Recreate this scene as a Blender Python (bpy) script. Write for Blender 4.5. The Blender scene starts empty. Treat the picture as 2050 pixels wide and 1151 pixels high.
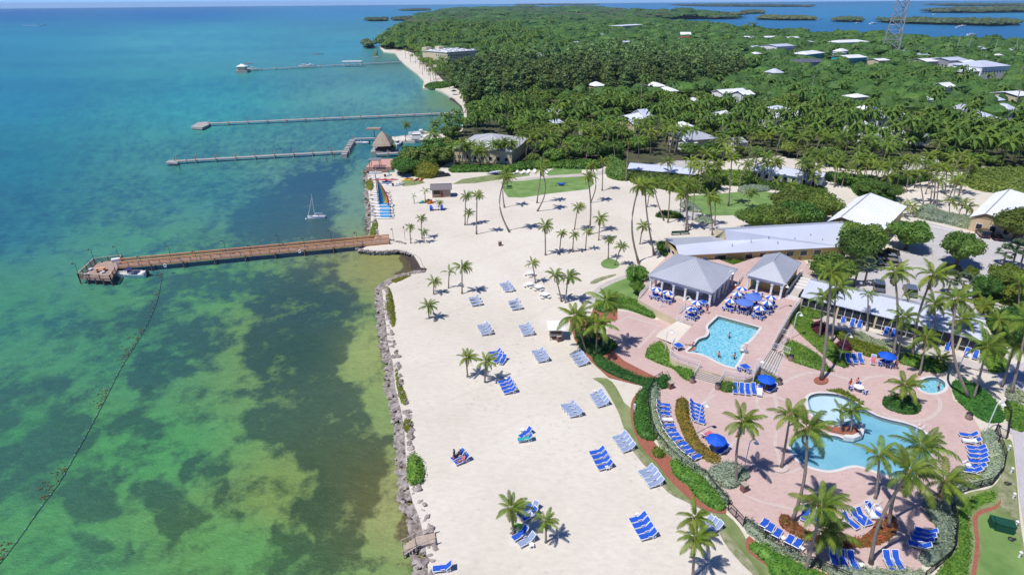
import bpy, bmesh, math, random
import numpy as np
from mathutils import Vector, Matrix, Euler, geometry
random.seed(7); RNG = np.random.default_rng(7)
sc = bpy.context.scene; COL = sc.collection
# ------------------------------------------------------------------ camera, sky, sun, exposure
FPX, CX, CY, CAMH = 1180., 1025., 575.5, 52.
PITCH, ROLL = math.radians(25.82), -math.radians(0.47)
_fw = np.array([0, math.cos(PITCH), -math.sin(PITCH)]); _r0 = np.array([1., 0, 0]); _u0 = np.cross(_r0, _fw)
_rt = _r0*math.cos(ROLL)+_u0*math.sin(ROLL); _up = -_r0*math.sin(ROLL)+_u0*math.cos(ROLL)
cam_d = bpy.data.cameras.new('camera'); cam = bpy.data.objects.new('camera', cam_d); COL.objects.link(cam)
cam_d.sensor_width = 36; cam_d.lens = FPX/2050*36; cam_d.clip_start = .5; cam_d.clip_end = 60000
cam.matrix_world = Matrix(((_rt[0], _up[0], -_fw[0], 0), (_rt[1], _up[1], -_fw[1], 0), (_rt[2], _up[2], -_fw[2], CAMH), (0, 0, 0, 1)))
sc.camera = cam
w = bpy.data.worlds.new('World'); sc.world = w; w.use_nodes = True
nt = w.node_tree; nt.nodes.clear()
sky = nt.nodes.new('ShaderNodeTexSky'); sky.sky_type = 'NISHITA'; sky.sun_disc = False
SUN_EL, SHAD_AZ = math.radians(62), math.radians(33)      # shadows fall towards +x, a little +y
sky.sun_elevation = SUN_EL
tosun = Vector((-math.cos(SHAD_AZ)*math.cos(SUN_EL), -math.sin(SHAD_AZ)*math.cos(SUN_EL), math.sin(SUN_EL)))
sky.sun_rotation = math.atan2(tosun.x, tosun.y)
sky.air_density = .45; sky.dust_density = 0.0; sky.ozone_density = 5.0; sky.altitude = 50
bg = nt.nodes.new('ShaderNodeBackground'); bg.inputs[1].default_value = 0.15;
wo = nt.nodes.new('ShaderNodeOutputWorld'); tint = nt.nodes.new('ShaderNodeMix'); tint.data_type = 'RGBA'; tint.blend_type = 'MULTIPLY'; tint.inputs[0].default_value = 1; tint.inputs[7].default_value = (.45, .59, .86, 1)
nt.links.new(sky.outputs[0], tint.inputs[6]); nt.links.new(tint.outputs[2], bg.inputs[0]); nt.links.new(bg.outputs[0], wo.inputs[0])
sd = bpy.data.lights.new('sun', 'SUN'); sd.energy = 3.7; sd.angle = math.radians(.5); sd.color = (1, .965, .92)
so = bpy.data.objects.new('sun', sd); COL.objects.link(so); so.rotation_euler = tosun.to_track_quat('Z', 'Y').to_euler()
so.location = (0, 0, 120)
sc.view_settings.view_transform = 'Standard'; sc.view_settings.look = 'None'; sc.view_settings.gamma = 1
sc.view_settings.exposure = 0.38; sc.view_settings.use_curve_mapping = False
sc.render.engine = 'CYCLES'; sc.cycles.transparent_max_bounces = 8; sc.cycles.max_bounces = 6

def G(x, y, z=0.):
    """photo pixel -> point of the place at height z"""
    d = _fw*FPX + _rt*(x-CX) - _up*(y-CY); t = (z-CAMH)/d[2]
    p = d*t; return Vector((p[0], p[1], z))
def PX(P):
    v = P - np.array([0, 0, CAMH]); dz = v@_fw
    return CX+FPX*(v@_rt)/dz, CY-FPX*(v@_up)/dz
def S(r, g, b, k=.7):
    f = lambda c: (c/255/12.92 if c <= 10 else ((c/255+.055)/1.055)**2.4)*k
    return (f(r), f(g), f(b))
# ------------------------------------------------------------------ object helpers
def tag(o, label=None, cat=None, group=None, kind=None):
    if label: o['label'] = label
    if cat: o['category'] = cat
    if group: o['group'] = group
    if kind: o['kind'] = kind
    return o
def link(name, data, parent=None, loc=None, rot=None, scale=None):
    o = bpy.data.objects.new(name, data); COL.objects.link(o)
    if parent: o.parent = parent
    if loc is not None: o.location = loc
    if rot is not None: o.rotation_euler = rot
    if scale is not None: o.scale = (scale,)*3 if isinstance(scale, (int, float)) else scale
    return o
def thing(name, label, cat, loc=(0, 0, 0), rz=0., group=None, scale=None):
    o = link(name, None, None, loc, (0, 0, rz), scale); o.empty_display_size = .3
    return tag(o, label, cat, group)
def kids(o): return [c for c in bpy.data.objects if c.parent == o]
_kc = {}
def proto_tree(o):
    """cache the children of a prototype: (child, [grandchildren])"""
    if o.name not in _kc:
        _kc[o.name] = [(c, kids(c)) for c in kids(o)]
    return _kc[o.name]
def dup(root, loc, rz=0., label=None, group=None, scale=None):
    r = root.copy(); COL.objects.link(r); r.location = loc; r.rotation_euler = (0, 0, rz)
    if scale is not None: r.scale = (scale,)*3 if isinstance(scale, (int, float)) else scale
    if label: r['label'] = label
    if group: r['group'] = group
    for c, gs in proto_tree(root):
        d = c.copy(); COL.objects.link(d); d.parent = r
        for g in gs:
            e = g.copy(); COL.objects.link(e); e.parent = d
    return r
class MB:
    def __init__(s): s.v = []; s.f = []; s.m = []
    def quad(s, a, b, c, d, m=0):
        n = len(s.v); s.v += [tuple(a), tuple(b), tuple(c), tuple(d)]; s.f.append((n, n+1, n+2, n+3)); s.m.append(m); return s
    def poly(s, pts, m=0):
        n = len(s.v); s.v += [tuple(p) for p in pts]; s.f.append(tuple(range(n, n+len(pts)))); s.m.append(m); return s
    def box(s, x0, x1, y0, y1, z0, z1, m=0, rz=0, c=None, M=None):
        n = len(s.v); P = [(x0, y0, z0), (x1, y0, z0), (x1, y1, z0), (x0, y1, z0), (x0, y0, z1), (x1, y0, z1), (x1, y1, z1), (x0, y1, z1)]
        if rz:
            ca, sa = math.cos(rz), math.sin(rz); P = [(x*ca-y*sa, x*sa+y*ca, z) for x, y, z in P]
        if c is not None: P = [(x+c[0], y+c[1], z+c[2]) for x, y, z in P]
        if M is not None: P = [tuple(M@Vector(p)) for p in P]
        s.v += P
        for f in ((0, 3, 2, 1), (4, 5, 6, 7), (0, 1, 5, 4), (1, 2, 6, 5), (2, 3, 7, 6), (3, 0, 4, 7)):
            s.f.append(tuple(n+i for i in f)); s.m.append(m)
        return s
    def bar(s, a, b, w, h=None, m=0):
        """a rectangular beam from a to b"""
        h = h or w; a = Vector(a); b = Vector(b); d = (b-a)
        if d.length < 1e-6: return s
        q = d.to_track_quat('X', 'Z').to_matrix().to_4x4(); q.translation = a
        return s.box(0, d.length, -w/2, w/2, -h/2, h/2, m, M=q)
    def tube(s, pts, r, n=6, m=0, cap=True):
        pts = [Vector(p) for p in pts]; k = len(pts); rr = r if hasattr(r, '__len__') else [r]*k; base = len(s.v)
        for i, p in enumerate(pts):
            d = (pts[min(i+1, k-1)]-pts[max(i-1, 0)]).normalized(); q = d.to_track_quat('Z', 'Y')
            for j in range(n):
                a = 2*math.pi*j/n; s.v.append(tuple(p+q@Vector((math.cos(a)*rr[i], math.sin(a)*rr[i], 0))))
        for i in range(k-1):
            for j in range(n):
                s.f.append((base+i*n+j, base+i*n+(j+1) % n, base+(i+1)*n+(j+1) % n, base+(i+1)*n+j)); s.m.append(m)
        if cap:
            s.f.append(tuple(base+j for j in range(n))[::-1]); s.m.append(m); s.f.append(tuple(base+(k-1)*n+j for j in range(n))); s.m.append(m)
        return s
    def lathe(s, prof, n=10, m=0, c=(0, 0, 0)):
        base = len(s.v)
        for r, z in prof:
            for j in range(n):
                a = 2*math.pi*j/n; s.v.append((c[0]+r*math.cos(a), c[1]+r*math.sin(a), c[2]+z))
        for i in range(len(prof)-1):
            for j in range(n):
                s.f.append((base+i*n+j, base+i*n+(j+1) % n, base+(i+1)*n+(j+1) % n, base+(i+1)*n+j)); s.m.append(m)
        s.f.append(tuple(base+j for j in range(n))[::-1]); s.m.append(m)
        s.f.append(tuple(base+(len(prof)-1)*n+j for j in range(n))); s.m.append(m)
        return s
    def prism(s, poly, z0, z1, m=0, holes=(), bottom=False, sidem=None, topz=None):
        """flat-topped prism over a polygon, with holes"""
        sidem = m if sidem is None else sidem
        loops = [[Vector((p[0], p[1], 0)) for p in poly]]+[[Vector((p[0], p[1], 0)) for p in h] for h in holes]
        tris = geometry.tessellate_polygon(loops); flat = [p for l in loops for p in l]; n = len(s.v)
        s.v += [(p.x, p.y, z1) for p in flat]
        for t in tris:
            a, b, c = [flat[i] for i in t]
            if (b-a).cross(c-a).z < 0: t = (t[0], t[2], t[1])
            s.f.append(tuple(n+i for i in t)); s.m.append(m)
        if z0 is not None:
            for l in loops:
                k = len(l)
                for i in range(k):
                    a, b = l[i], l[(i+1) % k]
                    s.quad((a.x, a.y, z0), (b.x, b.y, z0), (b.x, b.y, z1), (a.x, a.y, z1), sidem)
        return s
    def mesh(s, name, mats, smooth=False):
        me = bpy.data.meshes.new(name); me.from_pydata(s.v, [], s.f)
        for m in (mats if isinstance(mats, (list, tuple)) else [mats]): me.materials.append(m)
        if any(s.m): me.polygons.foreach_set('material_index', s.m)
        if smooth: me.polygons.foreach_set('use_smooth', [True]*len(s.f))
        me.update(); return me
    def build(s, name, mats, parent=None, loc=None, rz=None, smooth=False):
        return link(name, s.mesh(name, mats, smooth), parent, loc, None if rz is None else (0, 0, rz))
def np_mesh(name, V, F, mats, midx=None, smooth=False):
    V = np.asarray(V, np.float32); F = np.asarray(F, np.int32); me = bpy.data.meshes.new(name)
    me.vertices.add(len(V)); me.vertices.foreach_set('co', V.ravel())
    k = F.shape[1]; me.loops.add(F.size); me.loops.foreach_set('vertex_index', F.ravel())
    me.polygons.add(len(F)); me.polygons.foreach_set('loop_start', np.arange(0, F.size, k, dtype=np.int32))
    for m in (mats if isinstance(mats, (list, tuple)) else [mats]): me.materials.append(m)
    if midx is not None: me.polygons.foreach_set('material_index', np.asarray(midx, np.int32))
    me.polygons.foreach_set('use_smooth', np.full(len(F), smooth))
    me.update(calc_edges=True); return me
# ------------------------------------------------------------------ materials
def _nodes(name):
    m = bpy.data.materials.new(name); m.use_nodes = True; n = m.node_tree; b = n.nodes['Principled BSDF']; return m, n, b
def mix(n, fac, a, b, typ='MIX'):
    x = n.nodes.new('ShaderNodeMix'); x.data_type = 'RGBA'; x.blend_type = typ
    for i, v in ((0, fac), (6, a), (7, b)):
        if hasattr(v, 'links') or hasattr(v, 'is_linked'): n.links.new(v, x.inputs[i])
        else: x.inputs[i].default_value = v if i == 0 else (tuple(v)+(1,))[:4]
    return x.outputs[2]
def noise(n, scale, detail=4, rough=.55, vec=None, dist=0, sc3=None):
    t = n.nodes.new('ShaderNodeTexNoise'); t.inputs['Scale'].default_value = scale; t.inputs['Detail'].default_value = detail
    t.inputs['Roughness'].default_value = rough; t.inputs['Distortion'].default_value = dist
    if vec is None: vec = n.nodes.new('ShaderNodeNewGeometry').outputs['Position']
    if not sc3: sc3 = (1, 1, 1)
    if sc3:
        mp = n.nodes.new('ShaderNodeMapping'); mp.inputs['Scale'].default_value = sc3[:3]
        mp.inputs['Rotation'].default_value = (.62, .47, sc3[3] if len(sc3) > 3 else .8) if len(sc3) <= 3 else (0, 0, sc3[3]); mp.inputs['Location'].default_value = (3.3, 7.7, 5.37)
        n.links.new(vec, mp.inputs[0]); vec = mp.outputs[0]
    n.links.new(vec, t.inputs['Vector']); return t.outputs['Fac']
def ramp(n, f, stops):
    r = n.nodes.new('ShaderNodeValToRGB'); e = r.color_ramp.elements
    while len(e) < len(stops): e.new(.5)
    for i, (p, c) in enumerate(stops): e[i].position = p; e[i].color = (tuple(c)+(1,))[:4] if hasattr(c, '__len__') else (c, c, c, 1)
    n.links.new(f, r.inputs[0]); return r.outputs[0]
def bump(n, b, h, strength=.3, dist=.05):
    u = n.nodes.new('ShaderNodeBump'); u.inputs['Strength'].default_value = strength; u.inputs['Distance'].default_value = dist
    n.links.new(h, u.inputs['Height']); n.links.new(u.outputs[0], b.inputs['Normal'])
def M(name, c, rough=.7, var=.2, scale=2., bmp=0., metal=0., c2=None, fine=None):
    m, n, b = _nodes(name); b.inputs['Roughness'].default_value = rough; b.inputs['Metallic'].default_value = metal
    f = noise(n, scale, 5); c2 = c2 or tuple(x*(1-var) for x in c)
    r = ramp(n, f, [(.32, c2), (.68, c)])
    if fine:
        r = mix(n, .35, r, ramp(n, noise(n, fine, 3), [(.3, (.45,)*3), (.7, (1,)*3)]), 'MULTIPLY')
    n.links.new(r, b.inputs['Base Color'])
    if bmp: bump(n, b, noise(n, scale*6, 4), bmp, .03)
    return m
def leafmat(name, c, c2, transl=.35, hue=.03, rough=.55):
    """foliage: individual plants vary a little in hue and value"""
    m, n, b = _nodes(name); oi = n.nodes.new('ShaderNodeObjectInfo'); ge = n.nodes.new('ShaderNodeNewGeometry')
    base = ramp(n, noise(n, 1.3, 4), [(.3, c2), (.7, c)])
    base = mix(n, .9, base, ramp(n, noise(n, .085, 3, .6), [(.3, (.62, .72, .74)), (.5, (1,)*3), (.72, (1.32, 1.2, .95))]), 'MULTIPLY')
    base = mix(n, .45, base, ramp(n, ge.outputs['Random Per Island'], [(0, (.45,)*3), (1, (1.35,)*3)]), 'MULTIPLY')
    hs = n.nodes.new('ShaderNodeHueSaturation'); mr = n.nodes.new('ShaderNodeMapRange')
    mr.inputs[3].default_value = .5-hue; mr.inputs[4].default_value = .5+hue; n.links.new(oi.outputs['Random'], mr.inputs[0]); n.links.new(mr.outputs[0], hs.inputs['Hue'])
    m2 = n.nodes.new('ShaderNodeMapRange'); m2.inputs[3].default_value = .85; m2.inputs[4].default_value = 1.4
    mm = n.nodes.new('ShaderNodeMath'); mm.operation = 'FRACT'; mu = n.nodes.new('ShaderNodeMath'); mu.operation = 'MULTIPLY'; mu.inputs[1].default_value = 17.3
    n.links.new(oi.outputs['Random'], mu.inputs[0]); n.links.new(mu.outputs[0], mm.inputs[0]); n.links.new(mm.outputs[0], m2.inputs[0]); n.links.new(m2.outputs[0], hs.inputs['Value'])
    n.links.new(base, hs.inputs['Color']); n.links.new(hs.outputs[0], b.inputs['Base Color']); b.inputs['Roughness'].default_value = rough
    b.inputs['Specular IOR Level'].default_value = .3
    tr = n.nodes.new('ShaderNodeBsdfTranslucent'); n.links.new(hs.outputs[0], tr.inputs[0]); ms = n.nodes.new('ShaderNodeMixShader'); ms.inputs[0].default_value = transl
    n.links.new(b.outputs[0], ms.inputs[1]); n.links.new(tr.outputs[0], ms.inputs[2]); n.links.new(ms.outputs[0], n.nodes['Material Output'].inputs[0])
    return m
Wt = M('white_paint', (.78, .78, .77), .5, .08, 1.5)
Cream = M('cream_stucco', S(232, 218, 180, .75), .85, .12, .8, .1)
Yel = M('yellow_stucco', S(222, 196, 130, .72), .85, .12, .8, .1)
Tan = M('tan_wall', S(225, 200, 160, .75), .85, .1, .5)
Grey = M('grey_metal', (.35, .36, .38), .45, .2, 1)
Dark = M('dark_metal', (.025, .027, .03), .5, .2, 2)
BlackIron = M('black_iron', (.02, .022, .024), .5, .2, 2)
DarkGlass = M('dark_glass', (.018, .022, .028), .12, .4, .6)
Screen = M('insect_screen', (.035, .038, .042), .6, .4, .8)
Blue = M('royal_blue_fabric', S(28, 92, 208, .8), .75, .12, 4)
PaleBlue = M('faded_blue_fabric', S(158, 176, 212, .72), .8, .1, 4)
PeriBlue = M('periwinkle_canvas', S(98, 134, 222, .8), .8, .1, 2)
BrightBlue = M('bright_blue_canvas', S(0, 96, 225, .8), .7, .1, 2)
WhiteCloth = M('white_canvas', (.8, .8, .8), .85, .06, 3)
Green = M('green_fabric', S(10, 82, 60, .8), .7, .2, 3)
Red = M('red_plastic', S(205, 50, 60, .8), .5, .1, 3)
Orange = M('orange_plastic', S(240, 120, 40, .8), .5, .1, 3)
Pink = M('pink_towel', S(220, 120, 140, .8), .9, .2, 6)
Teal = M('turquoise_paint', S(60, 190, 185, .75), .5, .1, 2)
YelP = M('yellow_plastic', S(240, 215, 70, .8), .5, .1, 3)
Bark = M('palm_trunk_bark', S(172, 156, 142, .75), .9, .35, 5, .3)
BarkD = M('tree_bark', S(110, 95, 80, .7), .9, .3, 4, .3)
WoodO = M('cedar_deck_wood', S(236, 176, 122, 1.), .8, .3, 3, .15, fine=9)
WoodG = M('weathered_wood', S(206, 186, 170, .85), .85, .3, 2, .15, fine=8)
WoodB = M('brown_timber', S(150, 112, 98, .75), .85, .3, 2, .15)
DockG = M('pale_dock_boards', S(200, 196, 192, .75), .85, .22, .6, .1, fine=5)
Thatch = M('grey_thatch', S(190, 174, 156, .85), .95, .35, 3, .5, fine=10)
RoofW = M('white_metal_roof', S(244, 246, 250, .88), .4, .08, .12)
RoofB = M('pale_blue_metal_roof', S(212, 218, 234, .84), .4, .1, .15)
RoofG = M('grey_standing_seam_roof', S(186, 190, 200, .86), .4, .12, .2)
RoofD = M('shingle_roof_grey', S(140, 132, 134, .74), .8, .2, 2, .2)
Conc = M('pale_concrete', S(222, 212, 204, .72), .85, .12, .5, .1)
CopeW = M('pool_coping_white', S(240, 236, 232, .74), .7, .08, 1)
TileB = M('blue_waterline_tile', S(40, 80, 160, .7), .3, .2, 6)
Mulch = M('red_mulch', S(206, 128, 104, .66), .95, .35, 4, .5, fine=12)
RockM = M('limestone_rock', S(206, 196, 190, .74), .95, .5, 1.3, .7, c2=S(136, 122, 112, .66), fine=5)
Hull = M('white_gelcoat', (.8, .81, .82), .25, .05, 1)
NavyC = M('navy_canvas', S(30, 40, 100, .8), .8, .2, 2)
Rubber = M('black_rubber', (.02, .02, .02), .8, .2, 5)
Skin = M('skin', S(215, 150, 120, .7), .6, .1, 5)
HairM = M('dark_hair', (.03, .02, .015), .7, .3, 9)
PLeaf = leafmat('coconut_frond', S(160, 180, 72, .72), S(104, 138, 44, .64), .4, .018)
PLeafD = leafmat('grove_frond', S(158, 180, 80, .8), S(104, 140, 56, .72), .4, .02)
FanLeaf = leafmat('fan_palm_leaf', S(130, 155, 105, .55), S(90, 120, 75, .55), .3, .02)
BLeaf = leafmat('broad_leaf', S(132, 160, 72, .82), S(90, 124, 52, .78), .35, .03)
BLeafF = leafmat('distant_leaf', S(134, 160, 78, .82), S(92, 124, 58, .76), .35, .035)
CLeaf = leafmat('casuarina_needle', S(134, 156, 92, .95), S(98, 122, 70, .9), .4, .015)
HLeaf = leafmat('hedge_leaf', S(130, 166, 66, .72), S(80, 128, 48, .68), .3, .02)
HLeafD = leafmat('deep_green_hedge_leaf', S(98, 146, 64, .72), S(58, 106, 46, .68), .3, .02)
SLeaf = leafmat('silver_buttonwood_leaf', S(190, 204, 178, .7), S(144, 164, 132, .66), .2, .01)
MLeaf = leafmat('mangrove_leaf', S(128, 144, 92, .66), S(92, 112, 72, .62), .2, .02)
FlowerL = leafmat('flowering_shrub_leaf', S(200, 140, 80, .6), S(110, 120, 50, .6), .3, .05)
PurpL = leafmat('purple_shrub_leaf', S(130, 60, 80, .6), S(70, 40, 50, .6), .3, .02)
YLeaf = leafmat('yellow_green_leaf', S(165, 175, 60, .6), S(120, 135, 45, .6), .3, .02)
# ------------------------------------------------------------------ numpy noise, polygon masks
def _h(ix, iy, s):
    n = (ix*374761393+iy*668265263+s*974634777) & 0x7fffffff; n = ((n ^ (n >> 13))*1274126177) & 0x7fffffff
    return ((n ^ (n >> 16)) & 0xffff)/65535.
def vnoise(x, y, s=0):
    ix = np.floor(x).astype(np.int64); iy = np.floor(y).astype(np.int64); fx = x-ix; fy = y-iy
    fx = fx*fx*(3-2*fx); fy = fy*fy*(3-2*fy)
    return (_h(ix, iy, s)*(1-fx)+_h(ix+1, iy, s)*fx)*(1-fy)+(_h(ix, iy+1, s)*(1-fx)+_h(ix+1, iy+1, s)*fx)*fy
def fbm(x, y, s=0, o=4):
    t = 0; a = .5; k = 0
    for i in range(o): t = t+a*vnoise(x, y, s+i); k += a; x = x*2.03+11; y = y*2.03+7; a *= .5
    return t/k
def sdist(x, y, poly):
    """signed distance (positive inside) of points to a polygon"""
    d = np.full(x.shape, 1e18); ins = np.zeros(x.shape, bool); n = len(poly)
    for i in range(n):
        x0, y0 = poly[i]; x1, y1 = poly[(i+1) % n]; ex, ey = x1-x0, y1-y0; wx = x-x0; wy = y-y0
        t = np.clip((wx*ex+wy*ey)/max(ex*ex+ey*ey, 1e-9), 0, 1); d = np.minimum(d, (wx-ex*t)**2+(wy-ey*t)**2)
        c = (y0 > y) != (y1 > y)
        with np.errstate(divide='ignore', invalid='ignore'):
            ins ^= c & (x < (x1-x0)*(y-y0)/((y1-y0) if y1 != y0 else 1e-9)+x0)
    return np.sqrt(d)*np.where(ins, 1, -1)
def inside(p, poly):
    r = False; x, y = p[0], p[1]; n = len(poly); j = n-1
    for i in range(n):
        if (poly[i][1] > y) != (poly[j][1] > y) and x < (poly[j][0]-poly[i][0])*(y-poly[i][1])/(poly[j][1]-poly[i][1])+poly[i][0]: r = not r
        j = i
    return r
def W(pl, z=0.): return [tuple(G(x, y, z))[:2] for x, y in pl]
# ------------------------------------------------------------------ the coast
SHORE = [(870,1290),(858,1151),(853,1100),(846,1060),(838,1030),(827,1005),(820,980),(813,928),(811,880),(809,855),(803,820),(791,774),(787,727),(776,685),(773,650),(768,612),(765,580),(776,566),(786,562),
 (805,554),(826,548),(850,545),(856,538),(842,534),(836,522),(828,510),(812,503),(795,500),(765,502),(735,501),(725,498),(735,492),(752,486),(746,467),(742,450),(743,415),(739,399),(737,383),(741,372),(738,362),(735,352),
 (734,345),(790,345),(792,330),(845,322),(846,312),(846,300),(866,294),(884,287),(883,276),(830,282),(785,282),(785,274),(840,269),(920,264),(926,250),(930,238),(928,222),(924,211),(909,198),(884,183),(869,177),(846,177),(849,162),(836,149),(815,133),(802,122),(791,107),(768,104),(760,95),
 (765,82),(786,70),(804,57),(825,47),(846,34),(882,24),(905,19.5),(935,15.5),(1000,14),(1100,14.5),(1205,17),(1195,22),(1300,25),(1420,29),(1477,34),(1476,38),(1390,38.5),(1299,38.6),(1306,44),(1424,55),(1499,65),(1604,70),(1632,81),(1663,76),(1741,78),(1803,83),(1887,88),(2050,94),(2700,120),(3600,500),(3600,1290)]
LAND = W(SHORE)
mSand, n, b = _nodes('beach_sand'); b.inputs['Roughness'].default_value = .95
c = ramp(n, noise(n, .06, 5), [(.3, S(230, 220, 203, .74)), (.7, S(240, 232, 217, .78))])
c = mix(n, .5, c, ramp(n, noise(n, .9, 8, .7, sc3=(1, 2.2, 1, .5)), [(.25, (.72,)*3), (.6, (1.0,)*3), (.8, (1.06,)*3)]), 'MULTIPLY')
c = mix(n, .12, c, ramp(n, noise(n, 5, 6, .75), [(.25, (.72, .71, .7)), (.6, (1,)*3)]), 'MULTIPLY')
wv = n.nodes.new('ShaderNodeTexWave'); wv.inputs['Scale'].default_value = .03; wv.inputs['Distortion'].default_value = 9; wv.inputs['Detail'].default_value = 1; wv.inputs['Detail Scale'].default_value = .5
mp = n.nodes.new('ShaderNodeMapping'); mp.inputs['Rotation'].default_value = (.5, .4, 1.1); mp.inputs['Location'].default_value = (3, 5, 7.3); n.links.new(n.nodes.new('ShaderNodeNewGeometry').outputs['Position'], mp.inputs[0]); n.links.new(mp.outputs[0], wv.inputs['Vector'])
c = mix(n, .35, c, ramp(n, wv.outputs['Fac'], [(0, (.86,)*3), (.004, (1,)*3), (.009, (.88,)*3), (.014, (1,)*3)]), 'MULTIPLY')
pr = n.nodes.new('ShaderNodeTexVoronoi'); pr.inputs['Scale'].default_value = .9; n.links.new(mp.outputs[0], pr.inputs['Vector'])
pk_ = ramp(n, noise(n, .09, 3), [(.45, 0), (.62, .5)]); c = mix(n, pk_, c, mix(n, 1, c, ramp(n, pr.outputs['Distance'], [(.08, (.7,)*3), (.3, (1,)*3)]), 'MULTIPLY'))
n.links.new(c, b.inputs['Base Color']); bump(n, b, noise(n, 1.1, 6, .6), .5, .12); mSand_ = mSand
def curve(pts, k=6, closed=True):
    """smooth a pixel outline (Catmull-Rom)"""
    n_ = len(pts); out = []
    for i in range(n_ if closed else n_-1):
        p = [pts[(i+j-1) % n_] if closed else pts[min(max(i+j-1, 0), n_-1)] for j in range(4)]
        for t in range(k):
            u = t/k; out.append(tuple(.5*((2*p[1][c])+(-p[0][c]+p[2][c])*u+(2*p[0][c]-5*p[1][c]+4*p[2][c]-p[3][c])*u*u+(-p[0][c]+3*p[1][c]-3*p[2][c]+p[3][c])*u**3) for c in (0, 1)))
    if not closed: out.append(pts[-1])
    return out
POOL1 = curve([(1437,634),(1438.5,633),(1518,655),(1519.5,657),(1512,668),(1497,684),(1488,688),(1482,697),(1486,708),(1472,733),(1468,735),(1450,730),(1433,722),(1413,712),(1394,706),(1378,704),(1376.5,702),(1388,692),(1399,679),(1414,674),(1419.5,665),(1417,654),(1426,644)], 3)
POOL2 = curve([(1617,806),(1619,794),(1632,788),(1652,787),(1680,790),(1706,800),(1722,812),(1736,822),(1758,833),(1785,841),(1808,846),(1832,854),(1850,865),(1862,880),(1866,896),(1860,915),(1846,938),(1826,954),(1812,957),(1794,955),(1772,950),(1745,940),(1718,932),(1697,933),(1672,940),(1650,941),(1620,933),(1600,922),(1588,908),(1583,893),(1590,876),(1602,869),(1621,867),(1650,869),(1676,873),(1690,878),(1710,879),(1724,872),(1727,860),(1722,850),(1708,846),(1692,853),(1675,851),(1655,847),(1637,838),(1622,825)], 4)
TUB = [(1866+27*math.cos(a), 771+16*math.sin(a)) for a in np.linspace(0, 2*math.pi, 28)[:-1]]
lb = MB(); lb.prism(LAND, -2.2, 0., holes=[W(q, .07) for q in (POOL2, TUB)]); land = lb.build('land', mSand); tag(land, kind='structure')
# forest floor (dark soil and leaf litter under the trees)
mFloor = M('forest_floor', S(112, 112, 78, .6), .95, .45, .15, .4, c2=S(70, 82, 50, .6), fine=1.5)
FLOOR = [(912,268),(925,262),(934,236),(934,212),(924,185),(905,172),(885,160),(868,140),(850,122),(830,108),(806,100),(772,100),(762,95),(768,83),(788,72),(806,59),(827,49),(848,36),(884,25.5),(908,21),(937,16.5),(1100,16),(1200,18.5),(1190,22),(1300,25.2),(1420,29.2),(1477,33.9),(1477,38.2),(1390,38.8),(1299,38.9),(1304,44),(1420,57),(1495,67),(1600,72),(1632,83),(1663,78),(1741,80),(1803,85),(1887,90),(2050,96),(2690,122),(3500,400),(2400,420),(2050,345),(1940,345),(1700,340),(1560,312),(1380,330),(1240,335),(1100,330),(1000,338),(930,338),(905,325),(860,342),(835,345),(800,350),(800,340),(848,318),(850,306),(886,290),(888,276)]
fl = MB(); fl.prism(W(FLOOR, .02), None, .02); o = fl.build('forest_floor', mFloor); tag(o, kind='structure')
# islands in the bay and off the cape
ISL = [[(797,19.5),(830,17.2),(858,17.3),(862,19),(830,20)], [(728,39),(750,37),(776,37.5),(775,40),(745,40.5)], [(781,38.5),(800,35),(846,34.2),(850,36),(812,39.6)], [(726,92),(735,87),(748,88),(750,93),(738,94.5)],
 [(1482,24.5),(1500,21),(1526,21),(1531,25),(1500,26)], [(1513,37),(1530,32.5),(1600,33.5),(1630,36),(1634,38.5),(1570,38.5)], [(1343,9.2),(1450,8.2),(1560,9.6),(1632,11.5),(1560,12),(1420,11.2)],
 [(1663,40.5),(1690,36.5),(1720,37.5),(1728,41.5),(1700,42)], [(1752,40),(1790,38.5),(1900,40),(2030,42),(2044,48),(1990,49.8),(1860,46.5),(1780,44)], [(1844,22),(1900,18),(1980,15.5),(2120,14),(2120,22),(1960,24),(1880,24)], [(1600,11.4),(1615,10.4),(1629,11.5),(1612,12.4)], [(1030,7.9),(1120,6.8),(1200,7.4),(1180,8.6),(1080,8.8)], [(1850,9),(1930,8),(2100,7.5),(2100,9.5),(1930,10)]]
ISL = [[(x, y+2.5) for x, y in p] for p in ISL]
for p in ISL:
    m = MB(); m.prism(W(p, -.7), -1.6, -.7); tag(m.build('mangrove_shore', mFloor), kind='structure')
# ------------------------------------------------------------------ the sea: one sheet, its bottom colour given per vertex
az = np.concatenate([np.arange(-75, -46, 1.5), np.arange(-46, 4, .2), np.arange(4, 80, .7)]); ev = np.concatenate([np.geomspace(.16, 2., 34), np.arange(2.2, 16, .2), np.arange(16.3, 75, .27)])
A_, E_ = np.meshgrid(np.radians(az), np.radians(ev)); D_ = 53/np.tan(E_)
SX = D_*np.sin(A_); SY = D_*np.cos(A_); nr, ncol = SX.shape
V = np.stack([SX.ravel(), SY.ravel(), np.full(SX.size, -1.)], 1)
I = np.arange(nr*ncol).reshape(nr, ncol)
F = np.stack([I[1:, :-1].ravel(), I[1:, 1:].ravel(), I[:-1, 1:].ravel(), I[:-1, :-1].ravel()], 1)
px, py = PX(V)
lod = np.hypot(V[:, 0], V[:, 1])
wx, wy = V[:, 0], V[:, 1]
warp = np.clip(lod/14, 5, 60)
jx = (fbm(wx/9, wy/9, 3)-.5); jy = (fbm(wx/9, wy/9, 31)-.5)
j2x = (fbm(wx/2.6, wy/2.6, 5)-.5); j2y = (fbm(wx/2.6, wy/2.6, 51)-.5)
sc_ = 1180/np.maximum(lod, 50)       # about px per metre
qx = px+jx*9*sc_*.9+j2x*3*sc_; qy = py+(jy*9*sc_*.9+j2y*3*sc_)*np.clip(60/lod, .02, 1)
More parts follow.
